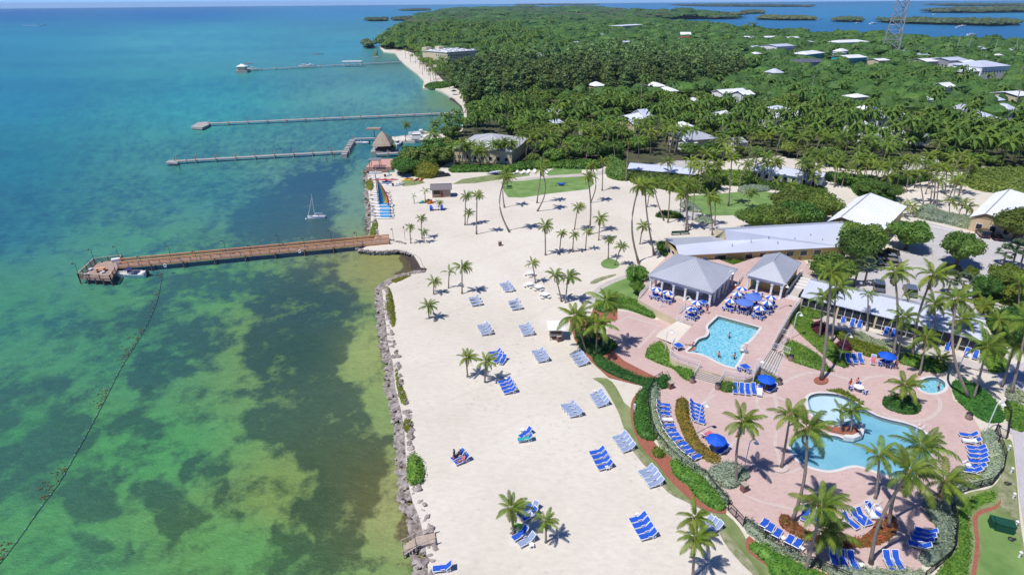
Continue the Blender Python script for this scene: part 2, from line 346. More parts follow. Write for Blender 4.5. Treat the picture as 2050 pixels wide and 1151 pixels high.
CT = [(0,22,(2,104,170),(2,100,165)),(350,25,(20,120,180),(15,112,172)),(700,16,(75,152,198),(62,140,190)),(0,80,(62,155,176),(42,125,160)),(400,78,(108,184,190),(58,138,168)),(700,100,(100,176,190),(58,132,164)),
 (0,200,(52,152,172),(34,122,158)),(400,200,(84,176,172),(46,135,158)),(800,190,(130,178,170),(70,122,150)),(0,330,(45,135,145),(38,112,140)),(0,450,(55,140,140),(42,112,132)),(400,380,(85,155,140),(50,112,130)),(650,350,(125,168,142),(42,86,118)),(250,520,(86,165,125),(50,115,128)),
 (0,620,(78,158,112),(52,118,112)),(400,560,(95,172,102),(60,110,110)),(250,700,(82,160,108),(58,104,98)),(0,900,(78,160,100),(66,116,98)),(300,900,(90,172,98),(62,108,88)),(600,700,(120,165,90),(44,82,80)),(620,620,(120,165,90),(40,82,92)),(600,1000,(135,168,88),(56,88,66)),(750,700,(170,190,112),(95,118,80)),
 (780,1000,(172,182,112),(98,104,62)),(100,1150,(88,168,98),(68,124,90)),(480,1100,(105,172,92),(70,110,70)),(780,540,(165,172,102),(90,100,80)),(780,370,(140,165,135),(70,100,110)),(880,200,(150,150,95),(95,105,110)),(800,115,(140,150,100),(80,110,120)),
 (1400,20,(80,148,205),(76,142,200)),(1420,45,(50,124,172),(46,118,168)),(1700,60,(50,120,168),(46,112,162)),(2000,62,(48,116,166),(46,112,162)),(1700,24,(72,145,190),(66,138,184)),(2050,20,(70,150,185),(60,140,180)),(1000,8,(95,160,205),(90,155,200)),(800,300,(70,140,150),(50,110,135))]
def lin(c): return np.array(S(*c, .6))
wsum = 0; cl = 0; cd = 0
for x, y, a, b_ in CT:
    w_ = 1/(((px-x)/1.6)**2+((py-y)*(1+250/(y+40)))**2*.8+1500)**1.6
    wsum = wsum+w_; cl = cl+w_[:, None]*lin(a); cd = cd+w_[:, None]*lin(b_)
cl = cl/wsum[:, None]; cd = cd/wsum[:, None]; _k = np.clip((py-250)/250, 0, 1)[:, None]; _t = np.array([.68, 1.14, 1.02])*(1-_k)+np.array([1.03, .97, 1.06])*_k; cl = cl*_t*1.06; cd = cd*_t*.84+cl*.14
str_ = fbm(wx/16+wy/40, wy/7, 9, 5)            # long streaks
far = fbm(wx/260, wy/90, 12, 4)
m = np.where(py < 300, .12+.5*far+.3*str_, .28+.45*str_)
def blob(poly, v, soft=10., k=1.):
    global m
    s = np.clip(sdist(qx, qy, poly)/(soft*1.15)*.5+.5, 0, 1)*k; m = m*(1-s)+v*s
nv = (fbm(wx/3.2, wy/3.2, 77, 4)-.5)
blob([(0,600),(160,572),(300,575),(270,640),(300,632),(420,600),(450,590),(530,600),(545,650),(505,690),(530,760),(470,860),(500,890),(590,915),(580,970),(530,1020),(560,1080),(500,1200),(-900,1200),(-900,640)], .7, 16)
blob([(0,520),(70,500),(180,465),(240,455),(300,457),(360,432),(415,432),(400,458),(330,472),(290,497),(240,522),(300,540),(250,560),(150,590),(-100,640),(-300,640)], .8, 12)
blob([(365,420),(390,402),(428,402),(420,415),(390,425)], .85, 8)
blob([(440,485),(520,450),(600,440),(560,470),(470,500)], .45, 14)
blob([(240,548),(330,540),(460,520),(640,515),(700,520),(640,540),(520,560),(300,575),(160,578)], .55, 12)
blob([(-50,330),(120,318),(340,322),(420,335),(380,350),(150,350),(-50,345)], .7, 9, .8)
blob([(250,265),(400,248),(470,240),(440,262),(300,282)], .75, 8, .7)
blob([(520,215),(640,185),(740,170),(770,180),(660,205),(560,225)], .8, 8, .8)
blob([(0,72),(120,70),(230,78),(350,82),(300,95),(130,105),(0,90)], .8, 4, .6)
blob([(330,560),(480,545),(620,540),(640,560),(560,590),(420,590),(330,600),(300,590)], .1, 10)
blob([(-900,900),(-100,800),(0,790),(60,775),(120,750),(160,760),(60,830),(0,870),(-300,980)], .2, 12)
blob([(-900,1000),(-100,900),(0,888),(60,862),(120,820),(190,825),(170,862),(150,900),(85,965),(0,975),(-300,1050)], .05, 10)
blob([(270,782),(288,732),(335,705),(382,750),(332,778),(300,790)], .02, 7)
blob([(190,848),(290,822),(292,868),(200,892)], .12, 8)
blob([(158,940),(250,930),(262,970),(232,1040),(160,1062),(148,1010)], .08, 8)
blob([(292,955),(335,935),(420,980),(432,1010),(372,1042),(332,1070),(285,1020)], .08, 8)
blob([(368,912),(412,900),(412,945),(385,958)], .1, 7); blob([(448,938),(482,955),(480,1040),(462,1058),(438,1010)], .1, 7)
blob([(100,640),(200,650),(260,620),(280,600),(400,588),(285,650),(200,692),(110,672)], .2, 12)
blob([(295,652),(380,625),(440,640),(455,690),(385,725),(350,690),(290,705)], .22, 12)
blob([(200,1100),(212,1093),(222,1100),(210,1115)], 0, 5); blob([(125,1090),(160,1075),(162,1090),(130,1105)], .1, 6)
blob([(545,575),(560,548),(640,532),(692,560),(712,640),(705,700),(724,850),(742,950),(735,1085),(700,1112),(620,1200),(505,1200),(530,1092),(562,1000),(592,922),(500,882),(480,830),(530,750),(490,680),(520,630),(485,590)], .06, 12)
blob([(600,345),(700,325),(692,380),(640,395),(668,440),(695,485),(500,492),(450,450),(500,400)], .02, 12)
blob([(850,330),(690,332),(745,340),(735,400),(740,470),(700,480),(660,450),(690,400),(660,380),(700,350)], .85, 8)
blob([(700,515),(785,500),(825,530),(765,572),(770,700),(790,790),(812,900),(815,1000),(850,1200),(640,1200),(735,1105),(748,960),(728,850),(712,700),(718,620),(685,550)], .98, 10)
blob([(555,640),(600,610),(640,620),(560,660)], .35, 12); blob([(545,1050),(580,1045),(585,1085),(545,1090)], .7, 8)
blob([(690,1151),(735,1140),(760,1160),(700,1180)], .1, 6)
blob([(830,150),(870,180),(925,215),(925,222),(860,215),(850,190)], 1, 4); blob([(762,104),(795,104),(800,120),(770,112)], 1, 3)
m = m+(nv*np.where(py < 500, .6, 1.15)+.75*(fbm(wx/1.3, wy/1.3, 91, 3)-.5))*np.clip(1.5-lod/500, .2, 1)
wd = np.zeros_like(m)
for poly, v, soft in (([(775,850),(800,845),(812,930),(815,1000),(840,1060),(835,1100),(800,1085),(790,1040),(800,980),(795,900)], .75, 8), ([(800,505),(828,510),(838,535),(822,548),(808,545),(806,528),(790,512)], 1, 4),
    ([(750,500),(800,498),(815,508),(780,508)], .9, 3), ([(740,1095),(810,1085),(800,1105),(740,1110)], .7, 5), ([(845,1200),(838,1120),(820,1110),(808,1200)], .6, 5), ([(755,570),(764,570),(772,690),(790,790),(802,850),(790,850),(772,760),(758,650)], .45, 4), ([(724,360),(738,352),(744,380),(745,470),(736,470),(732,400)], .7, 4),
    ([(884,186),(926,214),(928,222),(905,206)], .6, 3)):
    wd = np.maximum(wd, np.clip(sdist(qx, qy, poly)/soft*.5+.5, 0, 1)*v)
land_np = np.array(LAND); keep = np.ones(len(V), bool)
ins = sdist(wx, wy, LAND); keepf = ~((ins[F] > 4*np.maximum(1, lod[F]/150)).all(1))
sea_me = np_mesh('sea', V, F[keepf], [])
for nm, arr in (('sand_colour', cl), ('weed_colour', cd)):
    at = sea_me.attributes.new(nm, 'FLOAT_COLOR', 'POINT'); at.data.foreach_set('color', np.concatenate([arr, np.ones((len(arr), 1))], 1).astype(np.float32).ravel())
for nm, arr in (('sand', m), ('wrack', wd)):
    at = sea_me.attributes.new(nm, 'FLOAT', 'POINT'); at.data.foreach_set('value', arr.astype(np.float32))
mSea, n, b = _nodes('sea_water')
def attr(nm, o='Color'):
    a = n.nodes.new('ShaderNodeAttribute'); a.attribute_name = nm; return a.outputs[o]
def math_(n, op, a, b_=None, clamp=False):
    x = n.nodes.new('ShaderNodeMath'); x.operation = op; x.use_clamp = clamp
    for i, v in enumerate((a, b_)):
        if v is None: continue
        if hasattr(v, 'is_linked'): n.links.new(v, x.inputs[i])
        else: x.inputs[i].default_value = v
    return x.outputs[0]
fn = noise(n, .55, 8, .7, sc3=(1, 1.15, 1, .4)); f2 = noise(n, 2.6, 6, .7)
s1 = math_(n, 'ADD', attr('sand', 'Fac'), math_(n, 'MULTIPLY', math_(n, 'SUBTRACT', fn, .5), 1.5))
s1 = math_(n, 'ADD', s1, math_(n, 'MULTIPLY', math_(n, 'SUBTRACT', f2, .5), .7))
fac = ramp(n, s1, [(.2, .0), (.5, .5), (.8, 1)])
col = mix(n, fac, attr('weed_colour'), attr('sand_colour'))
wf = ramp(n, math_(n, 'ADD', attr('wrack', 'Fac'), math_(n, 'MULTIPLY', math_(n, 'SUBTRACT', f2, .5), .9)), [(.35, 0), (.8, .9)])
col = mix(n, wf, col, S(112, 98, 72, .6))
col = mix(n, .55, col, ramp(n, noise(n, .8, 8, .75, sc3=(.8, 1.3, 1, -.5)), [(.28, (.66,)*3), (.72, (1.3,)*3)]), 'MULTIPLY')
n.links.new(col, b.inputs['Base Color']); b.inputs['Roughness'].default_value = .3; b.inputs['Specular IOR Level'].default_value = .3; b.inputs['IOR'].default_value = 1.33
rp = math_(n, 'ADD', noise(n, 1.7, 5, .65, sc3=(.7, 1.25, 1, -.5)), math_(n, 'MULTIPLY', noise(n, .35, 3, .5, sc3=(.5, 1.4, 1, -.5)), 1.2))
bump(n, b, rp, .6, .3)
sea_me.materials.append(mSea); tag(link('sea', sea_me), kind='structure')
# wet dark seaweed shore of the little cove: a sloping strip from the sand down into the water
mWet = M('wet_seaweed_sand', S(96, 78, 66, .6), .6, .5, 1.2, .5, fine=8)
for top, bot in ([[(786,499),(812,501),(830,509),(842,518),(846,530),(854,539),(848,546),(826,549)], [(780,507),(800,510),(814,520),(820,530),(822,538),(824,543),(818,547),(808,548)]], [[(905,194),(918,202),(928,210),(934,222)], [(898,199),(910,206),(920,214),(925,222)]]):
    m_ = MB(); T = [G(*p, .03) for p in top]; B = [G(*p, -1.05) for p in bot]
    for i in range(len(T)-1): m_.quad(B[i], B[i+1], T[i+1], T[i])
    tag(m_.build('wet_shore', mWet), kind='structure')
# ------------------------------------------------------------------ ground surfaces
ZS = [0.004]
def sheet(name, px_poly, mat, z=0, holes=()):
    """a surface lying on the ground, each sheet a little above the one before"""
    ZS[0] += .004; zz = z+ZS[0]
    b_ = MB(); b_.prism(W(px_poly, zz), None, zz, holes=[W(h, zz) for h in holes]); return tag(b_.build(name, mat), kind='structure')
mGrass = M('lawn', S(150, 184, 104, .68), .95, .3, .35, .3, c2=S(116, 156, 78, .66), fine=14)
mGrassD = M('dry_lawn', S(170, 178, 124, .68), .95, .3, .5, .3, c2=S(128, 150, 84, .66), fine=9)
mGrassP = M('sparse_grass', S(196, 192, 158, .66), .95, .4, 1.1, .3, c2=S(128, 146, 84, .62), fine=6)
mPark = M('pale_asphalt', S(220, 216, 214, .76), .9, .12, .2, .1, fine=3)
mPath = M('pale_path', S(226, 220, 224, .7), .9, .1, .4, .05, fine=4)
mSandPath = M('limestone_path', S(228, 220, 208, .7), .9, .12, .4, .1, fine=3)
sheet('lawn', [(1003,365),(1050,362),(1105,355),(1165,351),(1180,352),(1190,368),(1178,379),(1100,388),(1046,396),(1017,395),(1009,384)], mGrass)
sheet('lawn', [(1090,346),(1110,338),(1165,338),(1164,348),(1100,353)], mGrass)
sheet('lawn', [(905,369),(925,359),(985,350),(1060,346),(1060,352),(1000,360),(950,367)], mGrassD)
sheet('path', [(985,365),(1060,356),(1110,351),(1190,346),(1215,338),(1225,345),(1195,352),(1110,356),(1050,361),(1000,366)], mSandPath)
sheet('lawn', [(803,364),(818,360),(842,359),(851,366),(830,371),(806,373)], mGrassD)
sheet('lawn', curve([(1190,612),(1194,588),(1210,572),(1235,560),(1262,550),(1292,540),(1300,560),(1280,600),(1312,620),(1308,638),(1270,625),(1240,618),(1210,622)], 3), mGrass)
sheet('path', curve([(1180,612),(1183,590),(1200,572),(1232,557),(1270,545),(1278,548),(1240,562),(1210,576),(1194,592),(1190,612)], 3), mSandPath)
sheet('lawn', curve([(1203,527),(1212,519),(1224,518),(1238,524),(1239,533),(1226,538),(1208,535)], 4), mGrass)
sheet('lawn', curve([(1181,566),(1196,557),(1228,549),(1232,551),(1206,561),(1190,568)], 4), mGrassP)
sheet('lawn', curve([(1186,757),(1215,757),(1234,775),(1250,806),(1266,820),(1268,850),(1280,884),(1300,908),(1320,928),(1341,956),(1363,978),(1390,1003),(1416,1020),(1453,1028),(1480,1055),(1498,1088),(1498,1105),(1534,1132),(1600,1175),(1540,1175),(1504,1128),(1470,1090),(1449,1060),(1428,1027),(1371,998),(1343,984),(1307,942),(1276,903),(1253,868),(1240,830),(1222,795),(1204,768)], 2), mGrassD)
sheet('sparse_grass', curve([(1252,868),(1276,895),(1312,938),(1346,982),(1376,998),(1430,1028),(1452,1062),(1474,1090),(1500,1120),(1520,1148),(1508,1150),(1460,1100),(1440,1066),(1422,1030),(1366,1000),(1336,984),(1300,942),(1268,904)], 2), mGrassP)
# interior lawns of the resort grounds
sheet('lawn', [(1368,405),(1380,392),(1440,388),(1520,380),(1570,392),(1600,405),(1590,420),(1500,430),(1420,432),(1385,420)], mGrass)
sheet('path', [(1350,418),(1380,424),(1420,434),(1440,442),(1440,455),(1400,448),(1350,430)], mPath)
sheet('parking_lot', [(1836,440),(1950,470),(2060,498),(2400,560),(2400,640),(2060,610),(1990,640),(1930,660),(1880,640),(1800,610),(1720,580),(1700,560),(1740,535),(1790,505),(1810,470)], mPark)
sheet('paved_yard', [(1300,330),(1350,322),(1440,322),(1452,330),(1400,339),(1310,342)], mPark)
sheet('paved_yard', [(1780,335),(1830,310),(1880,315),(1880,325),(1830,345),(1790,345)], mPark)
sheet('dirt_track', [(1352,208),(1380,202),(1430,203),(1440,210),(1380,215),(1352,217)], mSandPath)
sheet('boat_yard', [(1085,216),(1110,212),(1150,212),(1150,230),(1110,233),(1086,228)], mPark)
sheet('gravel_lane', [(1955,340),(2050,356),(2100,362),(2100,350),(2050,345),(1965,333)], mSandPath)
sheet('footpath', [(2012,862),(2027,868),(2034,920),(2042,1000),(2052,1060),(2060,1200),(2300,1200),(2300,840),(2060,790),(2030,800),(2018,840)], mPath)
sheet('footpath', [(2010,840),(2018,800),(2000,770),(1985,735),(2050,725),(2300,740),(2300,850),(2060,800),(2030,815)], mPath)
sheet('lawn', curve([(1868,1180),(1896,1118),(1911,1060),(1908,1010),(1940,985),(1985,975),(2008,940),(1998,884),(2012,880),(2026,884),(2034,940),(2042,1040),(2052,1110),(2056,1200)], 3), mGrassD)
sheet('lawn', curve([(1950,1190),(1965,1110),(1962,1060),(1960,1036),(1975,1030),(1990,1026),(2012,1036),(2034,1050),(2046,1110),(2050,1200)], 3), mGrass)
sheet('sparse_grass', curve([(1998,1000),(2004,960),(2016,930),(2030,960),(2038,1020),(2040,1080),(2030,1050),(2012,1022)], 3), mGrassP)
# mulch beds
MULCH = [curve([(1938,1180),(1952,1100),(1950,1060),(1947,1036),(1962,1020),(1990,1012),(2000,1004),(2003,998),(2003,1008),(1994,1018),(1968,1027),(1958,1036),(1958,1060),(1961,1100),(1948,1180)], 3),
 curve([(1263,808),(1264,845),(1278,884),(1298,911),(1316,928),(1337,956),(1359,978),(1386,1003),(1414,1021),(1452,1028),(1450,1016),(1436,1000),(1410,960),(1380,945),(1352,922),(1330,905),(1310,885),(1298,850),(1294,812),(1300,780),(1284,778),(1272,790)], 2),
 curve([(1492,1086),(1498,1104),(1534,1131),(1600,1176),(1680,1180),(1660,1150),(1590,1122),(1520,1088),(1500,1072)], 2),
 [(1140,640),(1150,680),(1165,700),(1180,720),(1218,755),(1270,768),(1330,775),(1340,765),(1300,748),(1250,722),(1225,700),(1195,660),(1160,625)], [(1180,640),(1190,610),(1212,622),(1236,616),(1236,640),(1200,650)]]
for p in MULCH: sheet('mulch_bed', p, Mulch)
# brick-pink plaza with its paler bands
mPav, n, b = _nodes('pink_pavers'); b.inputs['Roughness'].default_value = .85
br = n.nodes.new('ShaderNodeTexBrick'); br.inputs['Scale'].default_value = 3.2; br.offset = .5; br.inputs['Mortar Size'].default_value = .014
br.inputs['Color1'].default_value = S(228, 202, 194, .72)+(1,); br.inputs['Color2'].default_value = S(216, 184, 176, .72)+(1,); br.inputs['Mortar'].default_value = S(208, 186, 176, .7)+(1,)
mp = n.nodes.new('ShaderNodeMapping'); mp.inputs['Rotation'].default_value = (0, 0, .66); n.links.new(n.nodes.new('ShaderNodeNewGeometry').outputs['Position'], mp.inputs[0]); n.links.new(mp.outputs[0], br.inputs[0])
c = mix(n, .8, br.outputs[0], ramp(n, noise(n, 1.1, 7, .7, sc3=(1, 2.2, 1, .3)), [(.25, (.86, .8, .8)), (.5, (1,)*3), (.75, (1.14, 1.12, 1.1))]), 'MULTIPLY')
c = mix(n, .55, c, ramp(n, noise(n, .16, 4), [(.35, (.92, .86, .86)), (.65, (1.1, 1.1, 1.1))]), 'MULTIPLY')
n.links.new(c, b.inputs['Base Color']); bump(n, b, br.outputs[1], .12, .02)
PLAZA = [(1236,622),(1262,624),(1312,640),(1356,640),(1500,600),(1620,598),(1665,640),(1720,700),(1830,735),(1885,752),(1905,780),(1908,800),(1935,815),(1965,862),(1980,900),(1978,930),(1960,958),(1930,972),(1882,985),(1860,1000),(1860,1030),(1874,1056),(1870,1083),(1845,1110),(1846,1175),(1720,1180),(1650,1150),(1560,1100),(1490,1055),(1452,1018),(1418,965),(1360,908),(1326,872),(1312,830),(1312,778),(1332,768),(1290,756),(1250,738),(1212,720),(1222,690),(1215,660)]
ZP = .07
def deck_part(z): return [W(p, z) for p in (POOL2, TUB)]
m_ = MB(); m_.prism(W(PLAZA, ZP), None, ZP, holes=deck_part(ZP)); tag(m_.build('pool_plaza', mPav), kind='structure')
# upper terrace
ZU = 1.5
UPPER = [(1277,599),(1312,619),(1356,640),(1385,652),(1352,688),(1341,700),(1341,714),(1352,722),(1400,738),(1452,753),(1468,758),(1490,760),(1510,754),(1520,735),(1545,698),(1562,667),(1588,624),(1606,600),(1640,560),(1610,522),(1524,512),(1468,530),(1400,505),(1343,505),(1293,555)]
m_ = MB(); m_.prism(W(UPPER, ZU), -.1, ZU, m=0, sidem=1, holes=[W(POOL1, ZU)]); tag(m_.build('upper_terrace', [mPav, Cream]), kind='structure')
# pale bands in the paving
def band(line, w_, z, closed=False, name='paving_band', mat=None):
    ZS[0] += .0005; z = z+.004+ZS[0]*.02
    P = [G(x, y, z) for x, y in (curve(line, 5, closed) if len(line) > 2 else line)]; k = len(P); m2 = MB(); L = []
    for i, p in enumerate(P):
        a = P[i-1] if (i or closed) else p; b2 = P[(i+1) % k] if (i < k-1 or closed) else p
        d = (b2-a).normalized(); nn = Vector((-d.y, d.x, 0))*w_/2; L.append((p+nn, p-nn))
    for i in range(k if closed else k-1): m2.quad(L[i][1], L[(i+1) % k][1], L[(i+1) % k][0], L[i][0])
    return tag(m2.build(name, mat or mBand), kind='structure')
mBand = M('pale_paver_band', S(232, 214, 204, .7), .85, .12, 1, .1)
band([(1256,633),(1320,652)], .45, ZP); band([(1320,652),(1277,697)], .45, ZP); band([(1277,697),(1222,676)], .35, ZP); band([(1256,633),(1238,646)], .3, ZP)
band([(1430,790),(1412,806),(1408,830),(1415,860),(1440,900)], .35, ZP); band([(1435,770),(1380,850),(1372,882)], .3, ZP)
band([(1562,830),(1553,803),(1552,780),(1575,762),(1610,748),(1650,746),(1690,756),(1716,765)], .55, ZP)
band([(1515,805),(1520,796),(1545,792),(1570,800),(1590,815)], .5, ZP); band([(1515,805),(1520,818),(1545,832),(1570,836)], .5, ZP)
band([(1558,850),(1552,880),(1555,900),(1562,925),(1574,936)], .4, ZP); band([(1450,915),(1480,870),(1515,845)], .35, ZP)
band([(1722,764),(1740,755),(1780,752),(1810,760)], .45, ZP); band([(1766,825),(1800,840),(1850,840),(1880,820),(1878,795),(1850,785)], .5, ZP)
band([(1500,925),(1535,942),(1575,946),(1605,935)], .3, ZP); band([(1490,990),(1530,1005),(1590,1018)], .35, ZP); band([(1660,1012),(1690,1022),(1720,1010),(1752,990)], .35, ZP)
band([(1330,870),(1355,905),(1390,935),(1416,950)], .25, ZP)
# the pools
mWat, n, b = _nodes('pool_water'); g = n.nodes.new('ShaderNodeBsdfGlossy'); g.inputs['Roughness'].default_value = .05; t = n.nodes.new('ShaderNodeBsdfTransparent'); t.inputs[0].default_value = (.9, .96, .98, 1)
fr = n.nodes.new('ShaderNodeFresnel'); fr.inputs[0].default_value = 1.33; u = n.nodes.new('ShaderNodeBump'); u.inputs['Strength'].default_value = .5; u.inputs['Distance'].default_value = .08
n.links.new(noise(n, 2.2, 4, .6), u.inputs['Height'])
for q in (g, fr): n.links.new(u.outputs[0], q.inputs['Normal'])
ms = n.nodes.new('ShaderNodeMixShader'); n.links.new(fr.outputs[0], ms.inputs[0]); n.links.new(t.outputs[0], ms.inputs[1]); n.links.new(g.outputs[0], ms.inputs[2]); n.links.new(ms.outputs[0], n.nodes['Material Output'].inputs[0])
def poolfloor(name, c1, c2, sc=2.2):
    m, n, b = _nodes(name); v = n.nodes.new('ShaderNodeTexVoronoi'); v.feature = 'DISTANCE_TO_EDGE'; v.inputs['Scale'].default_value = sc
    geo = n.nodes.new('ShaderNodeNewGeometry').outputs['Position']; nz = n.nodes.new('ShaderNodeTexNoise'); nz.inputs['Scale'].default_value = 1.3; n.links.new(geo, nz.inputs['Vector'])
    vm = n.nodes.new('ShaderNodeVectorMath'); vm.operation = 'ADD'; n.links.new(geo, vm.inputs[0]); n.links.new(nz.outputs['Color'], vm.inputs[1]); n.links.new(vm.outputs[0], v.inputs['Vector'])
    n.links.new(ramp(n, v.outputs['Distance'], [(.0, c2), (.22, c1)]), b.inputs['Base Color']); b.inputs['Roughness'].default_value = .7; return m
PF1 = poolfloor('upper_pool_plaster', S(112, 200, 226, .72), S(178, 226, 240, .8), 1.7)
PF2, n, b = _nodes('lower_pool_plaster'); b.inputs['Roughness'].default_value = .7
n.links.new(mix(n, .4, ramp(n, noise(n, .25, 3), [(.35, S(128, 190, 214, .76)), (.65, S(146, 202, 222, .78))]), ramp(n, noise(n, 2, 5, .7), [(.3, (.9,)*3), (.7, (1.05,)*3)]), 'MULTIPLY'), b.inputs['Base Color'])
PF3 = M('wading_pool_plaster', S(206, 222, 232, .86), .7, .06, .8)
def pool(nm, label, outl, z, depth, pf, wmat):
    t_ = thing(nm, label, 'pool', G(sum(p[0] for p in outl)/len(outl), sum(p[1] for p in outl)/len(outl), z)); o3 = t_.location
    P = [(x-o3.x, y-o3.y) for x, y in W(outl, z)]
    b1 = MB(); b1.prism(P, None, -depth)
    for i in range(len(P)):
        a, c_ = P[i], P[(i+1) % len(P)]; b1.quad((c_[0], c_[1], -depth), (a[0], a[1], -depth), (a[0], a[1], -.2), (c_[0], c_[1], -.2))
    b1.build('basin', pf, t_)
    b2 = MB()
    for i in range(len(P)):
        a, c_ = P[i], P[(i+1) % len(P)]; b2.quad((c_[0], c_[1], -.2), (a[0], a[1], -.2), (a[0], a[1], .02), (c_[0], c_[1], .02))
    b2.build('waterline_tile', TileB, t_)
    # coping ring
    area = sum(P[i][0]*P[(i+1) % len(P)][1]-P[(i+1) % len(P)][0]*P[i][1] for i in range(len(P))); sg = 1 if area > 0 else -1
    b3 = MB(); L = []
    for i, p in enumerate(P):
        a, c_ = Vector(P[i-1]), Vector(P[(i+1) % len(P)]); d = (c_-a).normalized(); nn = Vector((d.y, -d.x))*sg; L.append(((p[0]-nn.x*.03, p[1]-nn.y*.03), (p[0]+nn.x*.38, p[1]+nn.y*.38)))
    for i in range(len(P)):
        a, c_ = L[i], L[(i+1) % len(P)]
        b3.quad((*a[0], .03), (*a[1], .03), (*c_[1], .03), (*c_[0], .03)); b3.quad((*c_[1], .03), (*a[1], .03), (*a[1], -.02), (*c_[1], -.02))
    b3.build('coping', CopeW, t_)
    b4 = MB(); b4.prism(P, None, -.1); b4.build('water', wmat, t_); return t_
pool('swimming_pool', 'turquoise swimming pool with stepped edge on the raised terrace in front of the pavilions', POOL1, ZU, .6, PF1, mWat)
tp = pool('lagoon_pool', 'curving freeform pool with palm planter on the lower pink plaza', POOL2, ZP, .55, PF2, mWat)
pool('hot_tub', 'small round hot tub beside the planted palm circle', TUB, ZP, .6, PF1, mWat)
# pale shelf of the shallow end (a sunken pale floor a little under the water)
sh = [(1622,806),(1626,795),(1645,790),(1680,793),(1702,803),(1712,815),(1706,835),(1690,846),(1672,845),(1650,840),(1632,828)]
b5 = MB(); b5.prism([(x-tp.location.x, y-tp.location.y) for x, y in W(curve(sh, 3), ZP)], -.56, -.22); b5.build('shallow_shelf', PF3, tp)
b5 = MB(); b5.prism([(x-tp.location.x, y-tp.location.y) for x, y in W([(1688,878),(1709,881),(1727,874),(1730,860),(1723,848),(1716,848),(1722,860),(1718,869),(1706,874),(1690,873)], ZP)], -.3, .35); b5.build('planter_wall', CopeW, tp)
# ------------------------------------------------------------------ plants
WIND = Vector((1, .15, 0)).normalized()
def frond_mesh(name, mat, L=3., droop=1.3, n=27, w_=.7, seed=0, nl=None):
    """a feather palm leaf: rachis along +x with drooping leaflets"""
    r = random.Random(seed); V = []; F = []; k = 9; pts = []; p = Vector((0, 0, 0)); th = .15
    for i in range(k+1):
        pts.append(p.copy()); s = i/k; th -= droop/k*(.35+1.3*s); p = p+Vector((math.cos(th), r.uniform(-.02, .02), math.sin(th)))*(L/k)
    def at(s):
        x = min(s, .999)*k; i = int(x); f = x-i; return pts[i]*(1-f)+pts[i+1]*f, (pts[i+1]-pts[i]).normalized()
    for i in range(k):
        a, b = pts[i], pts[i+1]; wa = .045*(1-i/k*.8); n0 = len(V)
        V += [(a.x, -wa, a.z), (a.x, wa, a.z), (b.x, wa*.8, b.z), (b.x, -wa*.8, b.z)]; F.append((n0, n0+1, n0+2, n0+3))
    for i in range(n):
        s = .14+.86*i/(n-1); c, d = at(s); prof = math.sin(math.pi*min(1, (s*.86+.12)))**.6
        for sg in (-1, 1):
            ln = w_*prof*r.uniform(.8, 1.15); fwd = .55+.5*s; dr = r.uniform(.25, .6)+.2*(1-s)
            v = (Vector((0, sg, 0))+d*fwd+Vector((0, 0, -dr))).normalized(); mid = c+v*ln*.55+Vector((0, 0, .03)); tip = c+v*ln+Vector((0, 0, -ln*.25))
            hw = d*(L/n*.42); n0 = len(V)
            V += [tuple(c-hw*.8), tuple(c+hw*.8), tuple(mid+hw), tuple(mid-hw), tuple(tip)]
            F += [(n0, n0+1, n0+2, n0+3)]; F += [(n0+3, n0+2, n0+4, n0+4)]
    me = bpy.data.meshes.new(name); me.from_pydata(V, [], [f if f[2] != f[3] else f[:3] for f in F]); me.materials.append(mat); me.update(); return me
FR = [frond_mesh('frond', PLeaf, droop=d, seed=i) for i, d in enumerate((.7, 1.1, 1.5, 1.9, 2.3))]
OldL = leafmat('old_frond', S(190, 170, 90, .6), S(150, 130, 70, .6), .3, .02)
FRold = frond_mesh('frond', OldL, droop=2.4, seed=9, n=14)
def crown_layout(rng, n):
    """(azimuth, rise, mesh index, scale) of every frond: wind swings them towards +x"""
    out = []
    for i in range(n):
        t = i/(n-1); a = i*2.39996+rng.uniform(-.25, .25); a -= .62*math.sin(a-.15)            # swing towards the wind
        rise = 1.15-1.75*t+rng.uniform(-.12, .12); out.append((a, rise, min(4, max(0, int(1+2.2*t+rng.uniform(-.6, .9)))), rng.uniform(.82, 1.1)*(.78+.3*math.sin(math.pi*t))))
    return out
Coco = M('green_coconut', S(150, 160, 60, .6), .5, .2, 9); CrownHeart = M('crown_heart', S(190, 160, 90, .6), .8, .3, 9)
def nut_mesh():
    m = MB()
    for i in range(7):
        a = i*.9; m.lathe([(.02, -.14), (.11, -.08), (.12, .04), (.02, .14)], 5, 0, (math.cos(a)*.26, math.sin(a)*.26, -.15-.1*(i % 3)))
    m.lathe([(.1, -.6), (.16, -.2), (.12, .1), (.03, .5)], 6, 1); return m.mesh('crown_shaft', [Coco, CrownHeart])
NUTS = nut_mesh()
def trunk_mesh(top, bend=(0, 0), r0=.19, r1=.11, name='trunk', mat=None, seg=9):
    m = MB(); T = Vector(top); B = Vector((bend[0], bend[1], 0)); pts = []; rr = []
    for i in range(seg+1):
        t = i/seg; p = T*t; p.x = T.x*t**1.2+B.x*math.sin(math.pi*t); p.y = T.y*t**1.2+B.y*math.sin(math.pi*t); pts.append(p); rr.append(r0*(1.45 if i == 0 else 1)*(1-t)+r1*t)
    m.tube(pts, rr, 7); return m.mesh(name, mat or Bark, True)
NPALM = 0
